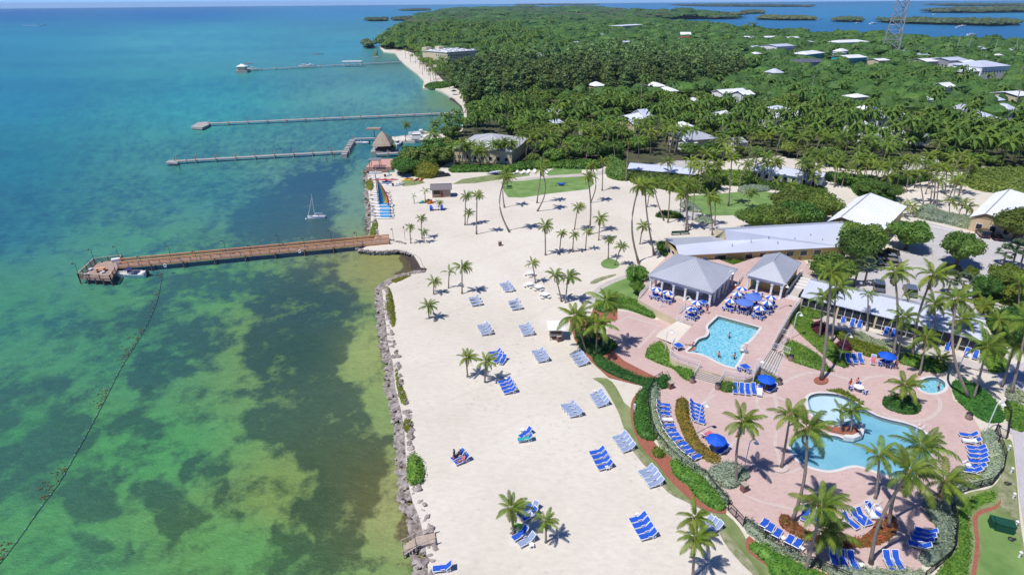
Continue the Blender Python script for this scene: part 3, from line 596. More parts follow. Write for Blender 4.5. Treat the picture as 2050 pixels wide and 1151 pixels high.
def palm(base, crown, label, r=None, bend=0., n=19, group=None, z=0., old=0, mat=None, name='coconut_palm'):
    """near coconut palm: trunk and a crown of single fronds; base and crown given where they stand in the photo"""
    global NPALM
    NPALM += 1; rng = random.Random(NPALM*13+5); b = G(*base, z)
    hd = Vector((b.x, b.y, 0)).normalized(); d = _fw*FPX+_rt*(crown[0]-CX)-_up*(crown[1]-CY); d = Vector(d)
    t = b.dot(hd)/d.dot(hd); top = Vector((0, 0, CAMH))+d*t - b
    top.z = max(top.z-.1, 1.); h = top.z
    if r is None: r = min(2.9, 1.05+h*.13)
    t_ = thing(name, label, 'palm tree', b, 0, group)
    link('trunk', trunk_mesh(top, (bend, 0), .11+.008*h, .075+.004*h), t_)
    cr = link('crown', NUTS, t_, top, None, r/2.9)
    if n == 19: n = rng.choice((20, 22, 24)); old = old or rng.choice((0, 0, 1, 2))
    for a, rise, mi, s in crown_layout(rng, n):
        s *= rng.uniform(.82, 1.12); link('frond', FR[mi], cr, (math.cos(a)*.08, math.sin(a)*.08, .1), (rng.uniform(-.25, .25), -rise, a), s*.98)
    for i in range(old): link('frond', FRold, cr, (0, 0, -.1), (0, 1.15, rng.uniform(0, 6.28)), .85)['label'] = 'yellowed hanging frond'
    return t_
def join_crown(name, layout, meshes, extra=None, scale=1.):
    bm = bmesh.new()
    for a, rise, mi, s in layout:
        me = meshes[mi].copy(); me.transform(Matrix.LocRotScale((math.cos(a)*.1, math.sin(a)*.1, .1), Euler((0, -rise, a)), Vector((s*scale,)*3))); bm.from_mesh(me); bpy.data.meshes.remove(me)
    if extra: bm.from_mesh(extra)
    me = bpy.data.meshes.new(name); bm.to_mesh(me); bm.free(); me.materials.append(meshes[0].materials[0]); return me
FRm = [frond_mesh('grove_frond', PLeafD, droop=d, n=13, w_=.72, seed=20+i) for i, d in enumerate((.8, 1.2, 1.6, 2., 2.4))]
FRy = [frond_mesh('grove_frond', PLeaf, droop=d, n=13, w_=.72, seed=20+i) for i, d in enumerate((.8, 1.2, 1.6, 2., 2.4))]
MIDC = [join_crown('crown', crown_layout(random.Random(100+i), 15), FRm if i % 2 else FRy) for i in range(6)]
MIDT = [trunk_mesh((x, y, 1.), (0, 0), .16/8*1.2*8, .1, 'trunk', None, 5) for x, y in ((0, 0),)]
MIDT = [trunk_mesh((x, y, 8.), (bx, 0), .17, .11, 'trunk', None, 6) for x, y, bx in ((.3, 0, .1), (1.2, .2, -.3), (-.8, -.4, .2), (1.8, -.3, -.5))]
MTOP = [(.3, 0, 8), (1.2, .2, 8), (-.8, -.4, 8), (1.8, -.3, 8)]
def midpalm(p, h, label, group, rng, r=None):
    i = rng.randrange(4); s = h/8.; t_ = thing('coconut_palm', label, 'palm tree', p, rng.uniform(-.5, .5), group)
    link('trunk', MIDT[i], t_, (0, 0, 0), None, (1, 1, s)); x, y, _ = MTOP[i]
    link('crown', MIDC[rng.randrange(6)], t_, (x, y, h), (0, 0, rng.uniform(-.5, .5)), (r or rng.uniform(2.4, 3.2))/2.9); return t_
# fan palms
def fan_crown():
    V = []; F = []; r = random.Random(4)
    for i in range(26):
        a = i*2.4; rise = r.uniform(-.5, 1.3); d = Vector((math.cos(a)*math.cos(rise), math.sin(a)*math.cos(rise), math.sin(rise))); c = d*r.uniform(.7, 1.); sd_ = d.cross(Vector((0, 0, 1))).normalized(); up_ = sd_.cross(d)
        for j in range(9):
            ph = (j-4)*.3; v = (d*math.cos(ph)+sd_*math.sin(ph)).normalized(); n0 = len(V); tip = c+v*.75+Vector((0, 0, -.22)); wv_ = (sd_*math.cos(ph)-d*math.sin(ph))*.09; md = c+v*.4
            V += [tuple(c), tuple(md+wv_), tuple(tip), tuple(md-wv_)]; F.append((n0, n0+1, n0+2, n0+3))
    me = bpy.data.meshes.new('crown'); me.from_pydata(V, [], F); me.materials.append(FanLeaf); return me
FANC = fan_crown()
def fanpalm(base, crown, label, s=1., z=0.):
    b = G(*base, z); hd = Vector((b.x, b.y, 0)).normalized(); d = Vector(_fw*FPX+_rt*(crown[0]-CX)-_up*(crown[1]-CY)); top = Vector((0, 0, CAMH))+d*(b.dot(hd)/d.dot(hd))-b
    t_ = thing('fan_palm', label, 'palm tree', b); link('trunk', trunk_mesh(top, (0, 0), .2, .17), t_); link('crown', FANC, t_, top, None, 1.15*s); return t_
# broadleaf crowns: leaf clumps spread over uneven lobes round a dark core
def leafcloud(lobes, n, size, seed, flat=.55, lift=0.):
    g = np.random.default_rng(seed); w_ = np.array([l[3]**2 for l in lobes]); idx = g.choice(len(lobes), n, p=w_/w_.sum()); L = np.array(lobes)[idx]
    d = g.normal(size=(n, 3)); d /= np.linalg.norm(d, axis=1)[:, None]; d[:, 2] = np.where(d[:, 2] < -.35, -d[:, 2], d[:, 2])
    rr = L[:, 3]*(1-np.abs(g.normal(0, .16, n)))*(1+.12*np.sin(d[:, 0]*7+L[:, 0]*3)*np.cos(d[:, 1]*6+L[:, 1]))
    P = L[:, :3]+d*rr[:, None]*np.array([1, 1, .8])
    nn = d+g.normal(0, flat, (n, 3)); nn[:, 2] += lift; nn /= np.linalg.norm(nn, axis=1)[:, None]
    a = np.cross(nn, g.normal(size=(n, 3))); a /= np.linalg.norm(a, axis=1)[:, None]; b_ = np.cross(nn, a); s = size*g.uniform(.6, 1.3, n)[:, None]
    c = [P+a*s, P+b_*s*.7, P-a*s, P-b_*s*.7]; V = np.stack(c, 1).reshape(-1, 3); F = np.arange(n*4).reshape(n, 4); return V, F
def core(lobes, k=.78):
    V = []; F = []
    for x, y, z, r in lobes:
        b_ = bmesh.new(); bmesh.ops.create_icosphere(b_, subdivisions=1, radius=r*k); n0 = len(V)
        V += [(v.co.x+x, v.co.y+y, v.co.z*.8+z) for v in b_.verts]; F += [tuple(n0+v.index for v in f.verts) for f in b_.faces]; b_.free()
    return V, F
def crown_mesh(name, lobes, n, size, seed, mat, k=.78, flat=.55, lift=0.):
    V, Fq = leafcloud(lobes, n, size, seed, flat, lift); cv, cf = core(lobes, k); n0 = len(V)
    me = bpy.data.meshes.new(name); me.from_pydata(list(map(tuple, V))+cv, [], [tuple(f) for f in Fq.tolist()]+[tuple(i+n0 for i in f) for f in cf]); me.materials.append(mat); me.update(); return me
def lobes_for(r, h, nl, rng, base=.42):
    L = [(0, 0, h-r*.75, r*.72)]
    for i in range(nl):
        a = i*2*math.pi/nl+rng.uniform(-.3, .3); q = r*rng.uniform(.5, .68); L.append((math.cos(a)*q, math.sin(a)*q, h*rng.uniform(base+.12, .78)-.1*r, r*rng.uniform(.36, .5)))
    for i in range(nl//2):
        a = rng.uniform(0, 6.28); L.append((math.cos(a)*r*.35, math.sin(a)*r*.35, h-r*.5*rng.uniform(.6, 1), r*rng.uniform(.3, .42)))
    return L
_rg = random.Random(3)
BIGC = [crown_mesh('crown', lobes_for(4.5, 6.5, 8, _rg), 3400, .23, 40+i, BLeaf) for i in range(3)]
MIDB = [crown_mesh('crown', lobes_for(4.2, 6.5, 7, _rg), 800, .42, 50+i, BLeafF if i % 2 else BLeaf) for i in range(5)]
CASC = []
for i in range(4):
    L = [(_rg.uniform(-.8, .8), _rg.uniform(-.8, .8), z, r) for z, r in ((3.5, 2.2), (5.5, 2.3), (7.5, 2.), (9.5, 1.6), (11.2, 1.1), (12.4, .6))]
    CASC.append(crown_mesh('crown', L, 900, .42, 70+i, CLeaf, .6, .8))
def limbs(r, h, rng, tr=.28):
    m = MB(); m.tube([(0, 0, 0), (.1, .05, h*.28), (.05, 0, h*.5)], [tr*1.3, tr, tr*.8], 7)
    for i in range(6):
        a = i*1.05+rng.uniform(-.2, .2); m.tube([(.08, .03, h*(.25+.04*i)), (math.cos(a)*r*.3, math.sin(a)*r*.3, h*.52), (math.cos(a)*r*.62, math.sin(a)*r*.62, h*.72)], [tr*.55, tr*.35, .05], 5)
    return m.mesh('trunk', BarkD, True)
LIMB = [limbs(4.3, 6.5, _rg) for _ in range(3)]; CASL = MB().tube([(0, 0, 0), (.1, 0, 6), (.2, .1, 12)], [.25, .16, .04], 6).mesh('trunk', BarkD)
def tree(px_, w_px, label, h=6.5, z=0, crown=None, mat=None, cat='tree', group=None, name='broadleaf_tree', sz=None):
    """single broadleaf tree: base pixel and the width of its crown in photo pixels"""
    b = G(*px_, z); dist = (b-Vector((0, 0, CAMH))).dot(Vector(_fw)); r = w_px/2/(FPX/dist); i = NEXT('t') % 3
    t_ = thing(name, label, cat, b, random.uniform(0, 6), group); s = r/4.9
    link('trunk', LIMB[i], t_, None, None, (s, s, h/6.5)); link('crown', BIGC[i] if crown is None else crown, t_, None, None, (s, s, h/6.5)); return t_
_cnt = {}
def NEXT(k): _cnt[k] = _cnt.get(k, -1)+1; return _cnt[k]
# ------------------------------------------------------------------ hedges and low shrubs as leafy masses
def hedge(label, poly, h, mat, z=0., dens=34, leaf=.1, cat='hedge', name='hedge', group=None, rag=.25, smooth=2):
    P = W(curve(poly, smooth) if smooth > 1 else poly, z); xs = [p[0] for p in P]; ys = [p[1] for p in P]; cx, cy = sum(xs)/len(xs), sum(ys)/len(ys)
    g = np.random.default_rng(len(poly)*7+int(abs(cx)*10)); ar = (max(xs)-min(xs))*(max(ys)-min(ys)); N = int(ar*dens)
    X = g.uniform(min(xs), max(xs), N); Y = g.uniform(min(ys), max(ys), N); sdv = sdist(X, Y, P); k = sdv > -.12; X, Y, sdv = X[k], Y[k], sdv[k]
    dome = np.clip(sdv/(h*.7+.15), 0, 1)**.45; und = .72+.56*fbm(X/1.1, Y/1.1, 8, 3); Z = z+h*dome*und+g.normal(0, .035, len(X))
    # side leaves
    per = []; 
    for i in range(len(P)):
        a, b_ = P[i], P[(i+1) % len(P)]; l = math.hypot(b_[0]-a[0], b_[1]-a[1])
        for q in range(int(l*h*dens*.5)): t = g.random(); per.append((a[0]+(b_[0]-a[0])*t, a[1]+(b_[1]-a[1])*t, z+h*g.uniform(.05, .8)))
    pts = np.concatenate([np.stack([X, Y, Z], 1), np.array(per).reshape(-1, 3)]) ; n_ = len(pts); pts += g.normal(0, .04, pts.shape)
    nn = g.normal(0, .5, (n_, 3)); nn[:, 2] += 1; nn /= np.linalg.norm(nn, axis=1)[:, None]; a = np.cross(nn, g.normal(size=(n_, 3))); a /= np.linalg.norm(a, axis=1)[:, None]; b2 = np.cross(nn, a); s = leaf*g.uniform(.7, 1.5, n_)[:, None]
    V = np.stack([pts+a*s, pts+b2*s*.8, pts-a*s, pts-b2*s*.8], 1).reshape(-1, 3)
    # core: grid of the dome
    st = max(.25, math.sqrt(ar)/40); gx = np.arange(min(xs)-st, max(xs)+st, st); gy = np.arange(min(ys)-st, max(ys)+st, st); GX, GY = np.meshgrid(gx, gy); S_ = sdist(GX, GY, P)
    D = np.clip(S_/(h*.7+.15), 0, 1)**.45; GZ = z-.05+(h*D*(.72+.56*fbm(GX/1.1, GY/1.1, 8, 3)))*.9; GZ = np.where(S_ <= 0, z-.05, GZ); I = np.arange(GX.size).reshape(GX.shape)
    ok = ((S_[:-1, :-1] > -st) & (S_[1:, 1:] > -st) & (S_[1:, :-1] > -st) & (S_[:-1, 1:] > -st)) & ((S_[:-1, :-1] > 0) | (S_[1:, 1:] > 0) | (S_[1:, :-1] > 0) | (S_[:-1, 1:] > 0))
    n0 = len(V); Fc = np.stack([I[:-1, :-1][ok], I[:-1, 1:][ok], I[1:, 1:][ok], I[1:, :-1][ok]], 1)+n0
    V = np.concatenate([V, np.stack([GX.ravel(), GY.ravel(), GZ.ravel()], 1)]); V -= np.array([cx, cy, 0])
    F = np.concatenate([np.arange(n_*4).reshape(-1, 4), Fc])
    return tag(link(name, np_mesh(name, V, F, mat), None, (cx, cy, 0)), label, cat, group)
# rocks
ROCKS = []
for i in range(5):
    bm = bmesh.new(); bmesh.ops.create_icosphere(bm, subdivisions=1, radius=.5); r = random.Random(i)
    for v in bm.verts: v.co *= r.uniform(.72, 1.15); v.co.z *= .72; v.co.x *= 1.15
    me = bpy.data.meshes.new('rock'); bm.to_mesh(me); bm.free(); me.materials.append(RockM); ROCKS.append(me)
# ------------------------------------------------------------------ buildings
def wall_windows(t, w_, h_, gap, x0, x1, y, z0, face, mat=None, frame=None, n=None, cap=40):
    """a row of windows (frame with a pane) along a wall; face = (origin, direction)"""
    n = n or max(1, int((x1-x0)/(w_+gap))); sp = (x1-x0)/n
    for i in range(min(n, cap)):
        xm = x0+sp*(i+.5); o, d, nrm = face; c = Vector(o)+Vector(d)*xm+Vector(nrm)*y
        f = MB(); q = Matrix((( d[0], nrm[0], 0, c.x), (d[1], nrm[1], 0, c.y), (0, 0, 1, z0), (0, 0, 0, 1)))
        for a in ((-w_/2-.08, -w_/2, 0, h_), (w_/2, w_/2+.08, 0, h_), (-w_/2-.08, w_/2+.08, -.08, 0), (-w_/2-.08, w_/2+.08, h_, h_+.08)): f.box(a[0], a[1], -.02, .07, a[2], a[3], M=q)
        fo = f.build('window', frame or Wt, t); p = MB(); p.box(-w_/2, w_/2, -.02, .03, 0, h_, M=q); p.build('pane', mat or DarkGlass, fo)
def seams(P, rib, name, mat, parent, off=.03):
    """standing seams running down a roof plane from the eave edge (P0,P1) to the ridge edge (P3,P2)"""
    P = [Vector(p) for p in P]; m = MB(); L = (P[1]-P[0]).length; nn = (P[1]-P[0]).cross(P[-1]-P[0]).normalized()
    if nn.z < 0: nn = -nn
    e = (P[1]-P[0]).normalized(); up_ = nn.cross(e)
    if up_.z < 0: up_ = -up_
    # clip every line running up the slope against the polygon
    k = int(L/rib)
    for i in range(1, k+1):
        a = P[0]+e*(i*rib-rib/2); best = None
        for j in range(1, len(P)):
            c, d = P[j], P[(j+1) % len(P)]; dv = d-c
            if dv.length < 1e-4: continue
            # solve a+up*s = c+dv*t
            ac = c-a; den = up_.cross(dv).dot(nn)
            if abs(den) < 1e-6: continue
            s = ac.cross(dv).dot(nn)/den; t = ac.cross(up_).dot(nn)/den
            if -.001 <= t <= 1.001 and s > .05 and (best is None or s < best): best = s
        if best: m.bar(a+nn*off, a+up_*best+nn*off, .07, .08)
    if m.f: m.build(name, mat, parent)
def slab(t, P, mat, name='roof', th=.12, rib=None, seam_mat=None):
    P = [Vector(p) for p in P]; m = MB(); d = Vector((0, 0, th)); m.poly(P); m.poly([p-d for p in P][::-1])
    for i in range(len(P)): a, b = P[i], P[(i+1) % len(P)]; m.quad(a-d, b-d, b, a)
    o = m.build(name, mat, t)
    if rib: seams(P, rib, 'roof_seams', seam_mat or mat, o)
    return o
def hip(t, x0, x1, y0, y1, ze, zr, mat, rib=None, axis=None, th=.12):
    """hip roof in local coordinates"""
    lx, ly = x1-x0, y1-y0; cx_, cy_ = (x0+x1)/2, (y0+y1)/2
    if abs(lx-ly) < 1.2: A = B_ = Vector((cx_, cy_, zr))
    elif lx > ly: A = Vector((x0+ly/2, cy_, zr)); B_ = Vector((x1-ly/2, cy_, zr))
    else: A = Vector((cx_, y0+lx/2, zr)); B_ = Vector((cx_, y1-lx/2, zr))
    c = [Vector((x0, y0, ze)), Vector((x1, y0, ze)), Vector((x1, y1, ze)), Vector((x0, y1, ze))]
    if lx >= ly or A == B_: Ps = [[c[0], c[1], B_, A], [c[1], c[2], B_], [c[2], c[3], A, B_], [c[3], c[0], A]]
    else: Ps = [[c[0], c[1], A], [c[1], c[2], B_, A], [c[2], c[3], B_], [c[3], c[0], A, B_]]
    for P in Ps:
        if len(P) == 4 and (P[2]-P[3]).length < .01: P = P[:3]
        slab(t, P, mat, 'roof', th, rib)
    rd = MB()
    for q in c: rd.bar(q+Vector((0, 0, .04)), (A if (q-A).length < (q-B_).length else B_)+Vector((0, 0, .04)), .16, .1)
    if (A-B_).length > .1: rd.bar(A+Vector((0, 0, .04)), B_+Vector((0, 0, .04)), .18, .1)
    rd.build('ridge_cap', mat, t)
def gable(t, x0, x1, y0, y1, ze, zr, mat, rib=None, yr=None, over=.4):
    """gable roof, ridge along x at y = yr"""
    yr = (y0+y1)/2 if yr is None else yr
    slab(t, [(x0, y0, ze), (x1, y0, ze), (x1, yr, zr), (x0, yr, zr)], mat, 'roof', .12, rib)
    slab(t, [(x1, y1, ze), (x0, y1, ze), (x0, yr, zr), (x1, yr, zr)], mat, 'roof', .12, rib)
    MB().bar((x0, yr, zr+.04), (x1, yr, zr+.04), .22, .1).build('ridge_cap', mat, t)
def walls(t, x0, x1, y0, y1, h, mat, z0=0., gables=None, th=None):
    m = MB().box(x0, x1, y0, y1, z0, h)
    if gables:
        yr, zr = gables
        for x in (x0, x1): m.poly([(x, y0, h), (x, y1, h), (x, yr, zr)] if x == x1 else [(x, y1, h), (x, y0, h), (x, yr, zr)])
    return m.build('wall', mat, t)
def frame_of(a, b):
    """local frame whose x axis runs a -> b"""
    d = (b-a); return math.atan2(d.y, d.x)
# --- the big open pavilion
def column(t, x, y, z0, z1, w_=.34):
    m = MB().box(x-w_/2, x+w_/2, y-w_/2, y+w_/2, z0, z1-.28).box(x-w_/2-.09, x+w_/2+.09, y-w_/2-.09, y+w_/2+.09, z1-.28, z1).box(x-w_/2-.06, x+w_/2+.06, y-w_/2-.06, y+w_/2+.06, z0, z0+.18)
    m.build('column', Wt, t)
a, b = G(1296, 550.3, 4.8), G(1422, 584.7, 4.8); rz1 = frame_of(a, b)
pv = thing('open_pavilion', 'larger open sided pavilion with grey pyramid roof and white columns', 'pavilion', (a.x, a.y, ZU), rz1)
Lx, Ly = 12.9, 12.9; H_ = 3.3
ry = .55
hip(pv, 0, Lx, 0, Ly, H_, H_+3.1, RoofG, .42)
MB().box(.5, Lx-.5, .5, Ly-.5, 0, .03).build('floor', Conc, pv)
for x0, x1, y0, y1 in ((.45, Lx-.45, .45, .65), (.45, Lx-.45, Ly-.65, Ly-.45), (.45, .65, .65, Ly-.65), (Lx-.65, Lx-.45, .65, Ly-.65)): MB().box(x0, x1, y0, y1, H_-.75, H_-.12).build('fascia', Wt, pv)
for i in range(6):
    x = .6+i*(Lx-1.2)/5; column(pv, x, .6, 0, H_-.74); column(pv, x, Ly-.6, 0, H_-.74)
    if 0 < i < 5: column(pv, Lx-.6, x, 0, H_-.74); column(pv, .6, x, 0, H_-.74)
MB().box(3., 9.8, 6.5, 11., .03, 2.5).build('bar_core', Cream, pv); MB().box(3.2, 9.6, 4.2, 4.8, .03, 1.1).box(3.1, 9.7, 4., 4.9, 1.1, 1.18).build('bar_counter', Wt, pv)
MB().box(3.4, 6., 6.44, 6.5, .9, 2.1).build('serving_hatch', DarkGlass, pv); MB().box(6.6, 9.2, 6.44, 6.5, .9, 2.1).build('serving_hatch', DarkGlass, pv)
# lettering plate on the fascia: a pale violet line of script too small to read in the photograph
LV = M('violet_sign_paint', S(140, 140, 200, .75), .6, .1, 4)
sg_ = MB(); sg_.box(5.1, 7.7, .4, .45, H_-.6, H_-.22); so_ = sg_.build('sign_board', M('sign_white', (.72, .73, .8), .6, .05, 3), pv)
sg_ = MB(); _r = random.Random(2); x = 5.2
while x < 7.5:
    w_ = _r.uniform(.06, .12); h1 = _r.choice((.12, .12, .2)); sg_.box(x, x+.03, .37, .4, H_-.48, H_-.48+h1); sg_.box(x+.03, x+w_, .375, .4, H_-.48+(.09 if h1 < .15 else .0), H_-.48+(.12 if h1 < .15 else .03)); x += w_+_r.choice((.05, .05, .14))
tag(sg_.build('sign_lettering', LV, so_), kind='stuff')
# --- smaller pavilion
a, b = G(1493, 550.3, 4.8), G(1571, 569, 4.8); rz2 = frame_of(a, b)
p2 = thing('pool_bar', 'smaller grey hip roofed pavilion with yellow back wall beside the terrace umbrellas', 'pavilion', (a.x, a.y, ZU), rz2)
Lx, Ly = 7.2, 12.; hip(p2, 0, Lx, 0, Ly, H_, H_+2.6, RoofG, .42)
MB().box(.4, Lx-.4, 3., Ly-.4, 0, H_-.15).build('wall', Yel, p2); MB().box(3.1, 4.6, 2.94, 3., 2.1, 2.3).build('menu_board', Dark, p2); MB().box(.9, 1.6, 2.93, 3., .02, 2.05).build('door', Teal, p2); MB().box(1.9, 2.5, 2.95, 3, .5, 1.5).build('drinks_dispenser', Grey, p2)
for x0, x1, y0, y1 in ((.4, Lx-.4, .4, .6), (.4, .6, .6, 3.), (Lx-.6, Lx-.4, .6, 3.)): MB().box(x0, x1, y0, y1, H_-.75, H_-.12).build('fascia', Wt, p2)
for x in (.55, 2.3, 4.9, Lx-.55): column(p2, x, .5, 0, H_-.74)
# --- the long restaurant building
a, b = G(1360, 511.6, 3.1), G(1646, 496, 3.1); rz = frame_of(a, b)
rs = thing('restaurant_building', 'long low building with pale blue metal roof and yellow walls behind the two pavilions', 'building', (a.x, a.y, 0), rz)
iv = Matrix.Rotation(-rz, 3, 'Z')
def loc_(px_, z): p = G(*px_, z)-Vector((a.x, a.y, 0)); return iv@p
E0, E1 = loc_((1360, 511.6), 3.1), loc_((1690, 493.5), 3.1); R0, R1 = loc_((1352.4, 491), 4.1), loc_((1455, 481), 4.5); R2, R3 = loc_((1452, 460.5), 6.6), loc_((1692, 446.5), 6.6)
print('restaurant', [tuple(round(c, 1) for c in v) for v in (E0, E1, R0, R1, R2, R3)])
slab(rs, [E0, E1, R3, R2, R1, R0], RoofB, 'roof', .15)
K0 = loc_((1329, 477), 3.3); K1 = loc_((1390, 473.5), 3.3); K2 = loc_((1431, 473), 3.4)
slab(rs, [R0-Vector((0, 0, .01)), R1, K2, K0], RoofD if False else RoofG, 'roof', .15)
B2, B3 = loc_((1431, 457), 5.6), loc_((1692, 442.8), 5.6); slab(rs, [R2, R3, B3, B2], RoofG, 'roof', .15)
gw = MB(); gw.poly([R1, R2, B2, Vector((B2.x, B2.y, 3.2)), K2]); gw.build('gable_wall', Cream, rs)
i_ = .5; wm = MB(); W0 = Vector((E0.x+.6, E0.y+.7, 0)); W1 = Vector((E1.x, E1.y+.7, 0)); W2 = Vector((B3.x, B3.y-.5, 0)); W3 = Vector((K2.x+.5, B2.y-.5, 0)); W4 = Vector((K2.x, K2.y-.4, 0)); W5 = Vector((K0.x+.4, K0.y-.3, 0))
wl = [W0, W1, W2, W3, W4, W5]
for i in range(6): p, q = wl[i], wl[(i+1) % 6]; wm.quad(p, q, q+Vector((0, 0, 2.95)), p+Vector((0, 0, 2.95)))
wm.build('wall', Yel, rs)
d_ = (W1-W0).normalized(); nr_ = Vector((d_.y, -d_.x, 0)); fc = (W0, (d_.x, d_.y, 0), (nr_.x, nr_.y, 0)); LW = (W1-W0).length
wall_windows(rs, 2.2, 1., 1, 1., 4., .0, 1.3, fc, n=1); wall_windows(rs, 1.0, 1.9, 1, 4.8, 6.2, .0, .1, fc, M('blue_door_paint', S(60, 130, 215, .8), .5, .1, 3), n=1)
wall_windows(rs, 2.6, 1., 1, 7., 11., .0, 1.3, fc, n=1); wall_windows(rs, 1.6, 1.1, 1.2, 14, LW-4, .0, 1.2, fc)
wall_windows(rs, 1.1, 2.0, 1, 19., 21., .01, .1, fc, Grey, n=1)
d2 = (W0-W5).normalized(); n2 = Vector((-d2.y, d2.x, 0))*-1; n2 = Vector((d2.y, -d2.x, 0)); fc2 = (W5, (d2.x, d2.y, 0), (n2.x, n2.y, 0))
wall_windows(rs, 1.5, 1.3, .3, 1.5, (W0-W5).length-.6, .0, .9, fc2)
for i in range(7):
    v = E0.lerp(E1, .25+.1*i).lerp(R2.lerp(R3, .25+.1*i), .3+.12*(i % 3)); MB().tube([v, v+Vector((0, 0, .45))], .09, 6).build('roof_vent', Grey, rs)
# --- generic house by roof corner points in the photo
def house(label, fl_, fr, bl, ze=3., rise=1.6, roof=RoofW, wall=Cream, kind='gable', name='house', cat='house', rib=None, wins=True, z0=0., along='x', over=.5, depth=None, group=None, yr=None, storeys=1):
    """front-left and front-right eave corners and a back-left one; the depth is measured square to the front"""
    A, B, C_ = G(*fl_, ze), G(*fr, ze), G(*bl, ze); rz = frame_of(A, B); L = (B-A).length; iv = Matrix.Rotation(-rz, 3, 'Z'); c = iv@(C_-A); D = depth or abs(c.y)
    t = thing(name, label, cat, (A.x, A.y, z0), rz, group); e = ze-z0; yr = D/2 if yr is None else D*yr
    if kind == 'hip': hip(t, 0, L, 0, D, e, e+rise, roof, rib)
    elif kind == 'flat': MB().box(-.1, L+.1, -.1, D+.1, e-.1, e+.5).build('roof', roof, t)
    elif along == 'x': gable(t, 0, L, 0, D, e, e+rise, roof, rib, yr)
    else:
        xr = L/2 if depth is None or True else L/2; xr = L*(yr/D)
        slab(t, [(0, D, e), (0, 0, e), (xr, 0, e+rise), (xr, D, e+rise)], roof, 'roof', .12, rib); slab(t, [(L, 0, e), (L, D, e), (xr, D, e+rise), (xr, 0, e+rise)], roof, 'roof', .12, rib)
        MB().bar((xr, 0, e+rise+.04), (xr, D, e+rise+.04), .25, .1).build('ridge_cap', Grey, t)
    m = MB().box(over, L-over, over, D-over, 0, e-.1)
    if kind == 'gable':
        if along == 'x':
            for x in (over, L-over): m.poly([(x, over, e-.1), (x, yr, e+rise-.25), (x, D-over, e-.1)]); m.poly([(x, over, e-.1), (x, D-over, e-.1), (x, yr, e+rise-.25)])
        else:
            for y in (over, D-over): m.poly([(over, y, e-.1), (L-over, y, e-.1), (xr, y, e+rise-.25)]); m.poly([(over, y, e-.1), (xr, y, e+rise-.25), (L-over, y, e-.1)])
    m.build('wall', wall, t)
    if wins:
        for s_ in range(storeys):
            zz = .9+s_*(e/storeys); h_ = min(1.3, e/storeys-1.2)
            wall_windows(t, 1.2, h_, 1.4, over+.5, L-over-.5, .0, zz, ((0, over, 0), (1, 0, 0), (0, -1, 0)), cap=9)
            wall_windows(t, 1.2, h_, 1.6, over+.5, D-over-.5, .0, zz, ((over, 0, 0), (0, 1, 0), (-1, 0, 0)), cap=6)
    return t
# screened guest wing
A_s, B_s = G(1603, 593, 2.9), G(1967, 682, 2.9); rzs = frame_of(A_s, B_s); Ls = (B_s-A_s).length
sw = thing('screened_wing', 'long single storey wing with pale roof and dark screened porches facing the pool garden', 'building', (A_s.x, A_s.y, 0), rzs)
slab(sw, [(0, 0, 2.9), (Ls, 0, 2.9), (Ls, 5.2, 4.1), (0, 5.2, 4.1)], RoofB, 'roof', .14, .6); slab(sw, [(Ls, 9., 3.2), (0, 9., 3.2), (0, 5.2, 4.1), (Ls, 5.2, 4.1)], RoofG, 'roof', .14)
MB().bar((0, 5.2, 4.15), (Ls, 5.2, 4.15), .22, .1).build('ridge_cap', RoofW, sw)
MB().box(.3, Ls-.3, 2.6, 8.6, 0, 3.05).build('wall', Cream, sw); MB().box(0, Ls, .3, 2.6, 0, .06).build('porch_floor', Conc, sw)
nb = 22
for i in range(nb):
    x0 = .3+(Ls-.6)*i/nb; x1 = .3+(Ls-.6)*(i+1)/nb
    MB().box(x0+.06, x1-.06, .42, .44, .1, 2.68).build('screen_panel', Screen, sw)
    f = MB().box(x0-.04, x0+.04, .38, .48, .06, 2.74).box(x0+.04, x1-.04, .39, .47, .88, .94).box(x0+.04, x1-.04, .39, .47, .06, .12)
    f.build('screen_frame', Wt, sw)
    if i % 5 == 0: MB().box(x0-.16, x0+.16, .2, .5, 0, 2.76).build('column', Cream, sw)
MB().box(0, Ls, .3, .5, 2.68, 2.78).build('beam', Wt, sw)
# white barn-like hall and the right hall
house('large white ribbed gable roof hall between the long restaurant and the round parking lot tree', (1655.6, 443.4), (1765, 466), (1692, 391), 4.6, 1.8, RoofW, Yel, 'gable', 'hall', 'building', 1.2, along='y', yr=.24, wins=False)
house('pale blue gable roofed hall with tan wall at the right edge above the parking lot', (1941, 434), (2075, 460), (1940, 377), 3.6, 1.6, RoofW, Tan, 'gable', 'hall', 'building', 1.2, along='y', yr=.22)
# low buildings beyond the beach
house('long narrow low building with pale roof behind the shrubs at the back of the beach', (1256, 338), (1392, 350), (1250, 317), 3., 1.1, RoofB, Cream, name='low_building', cat='building', depth=7)
house('guest building with white roof and glazed verandah among the palms left of the inland clearing', (1504, 341), (1645, 361), (1508, 318), 3., 1.2, RoofB, Wt, name='guest_building', cat='building', depth=9)
house('grey roofed marina shed half hidden by palms beside the boat basin', (905, 297), (1026, 304), (915, 274), 4.6, 3.4, M('old_grey_roof', S(200, 203, 204, .8), .6, .15, .1), Cream, 'hip', 'boat_shed', 'building', None, depth=24)
house('small shingled beach hut with open counter at the edge of the dry lawn', (861, 381), (905, 379.5), (857, 366), 2.5, 1.2, RoofD, M('hut_siding', S(196, 176, 160, .72), .85, .3, 1.5), 'gable', 'beach_hut', 'hut', None, wins=False, depth=4.2, over=.5)
hb = kids(bpy.data.objects['beach_hut'])[0].parent
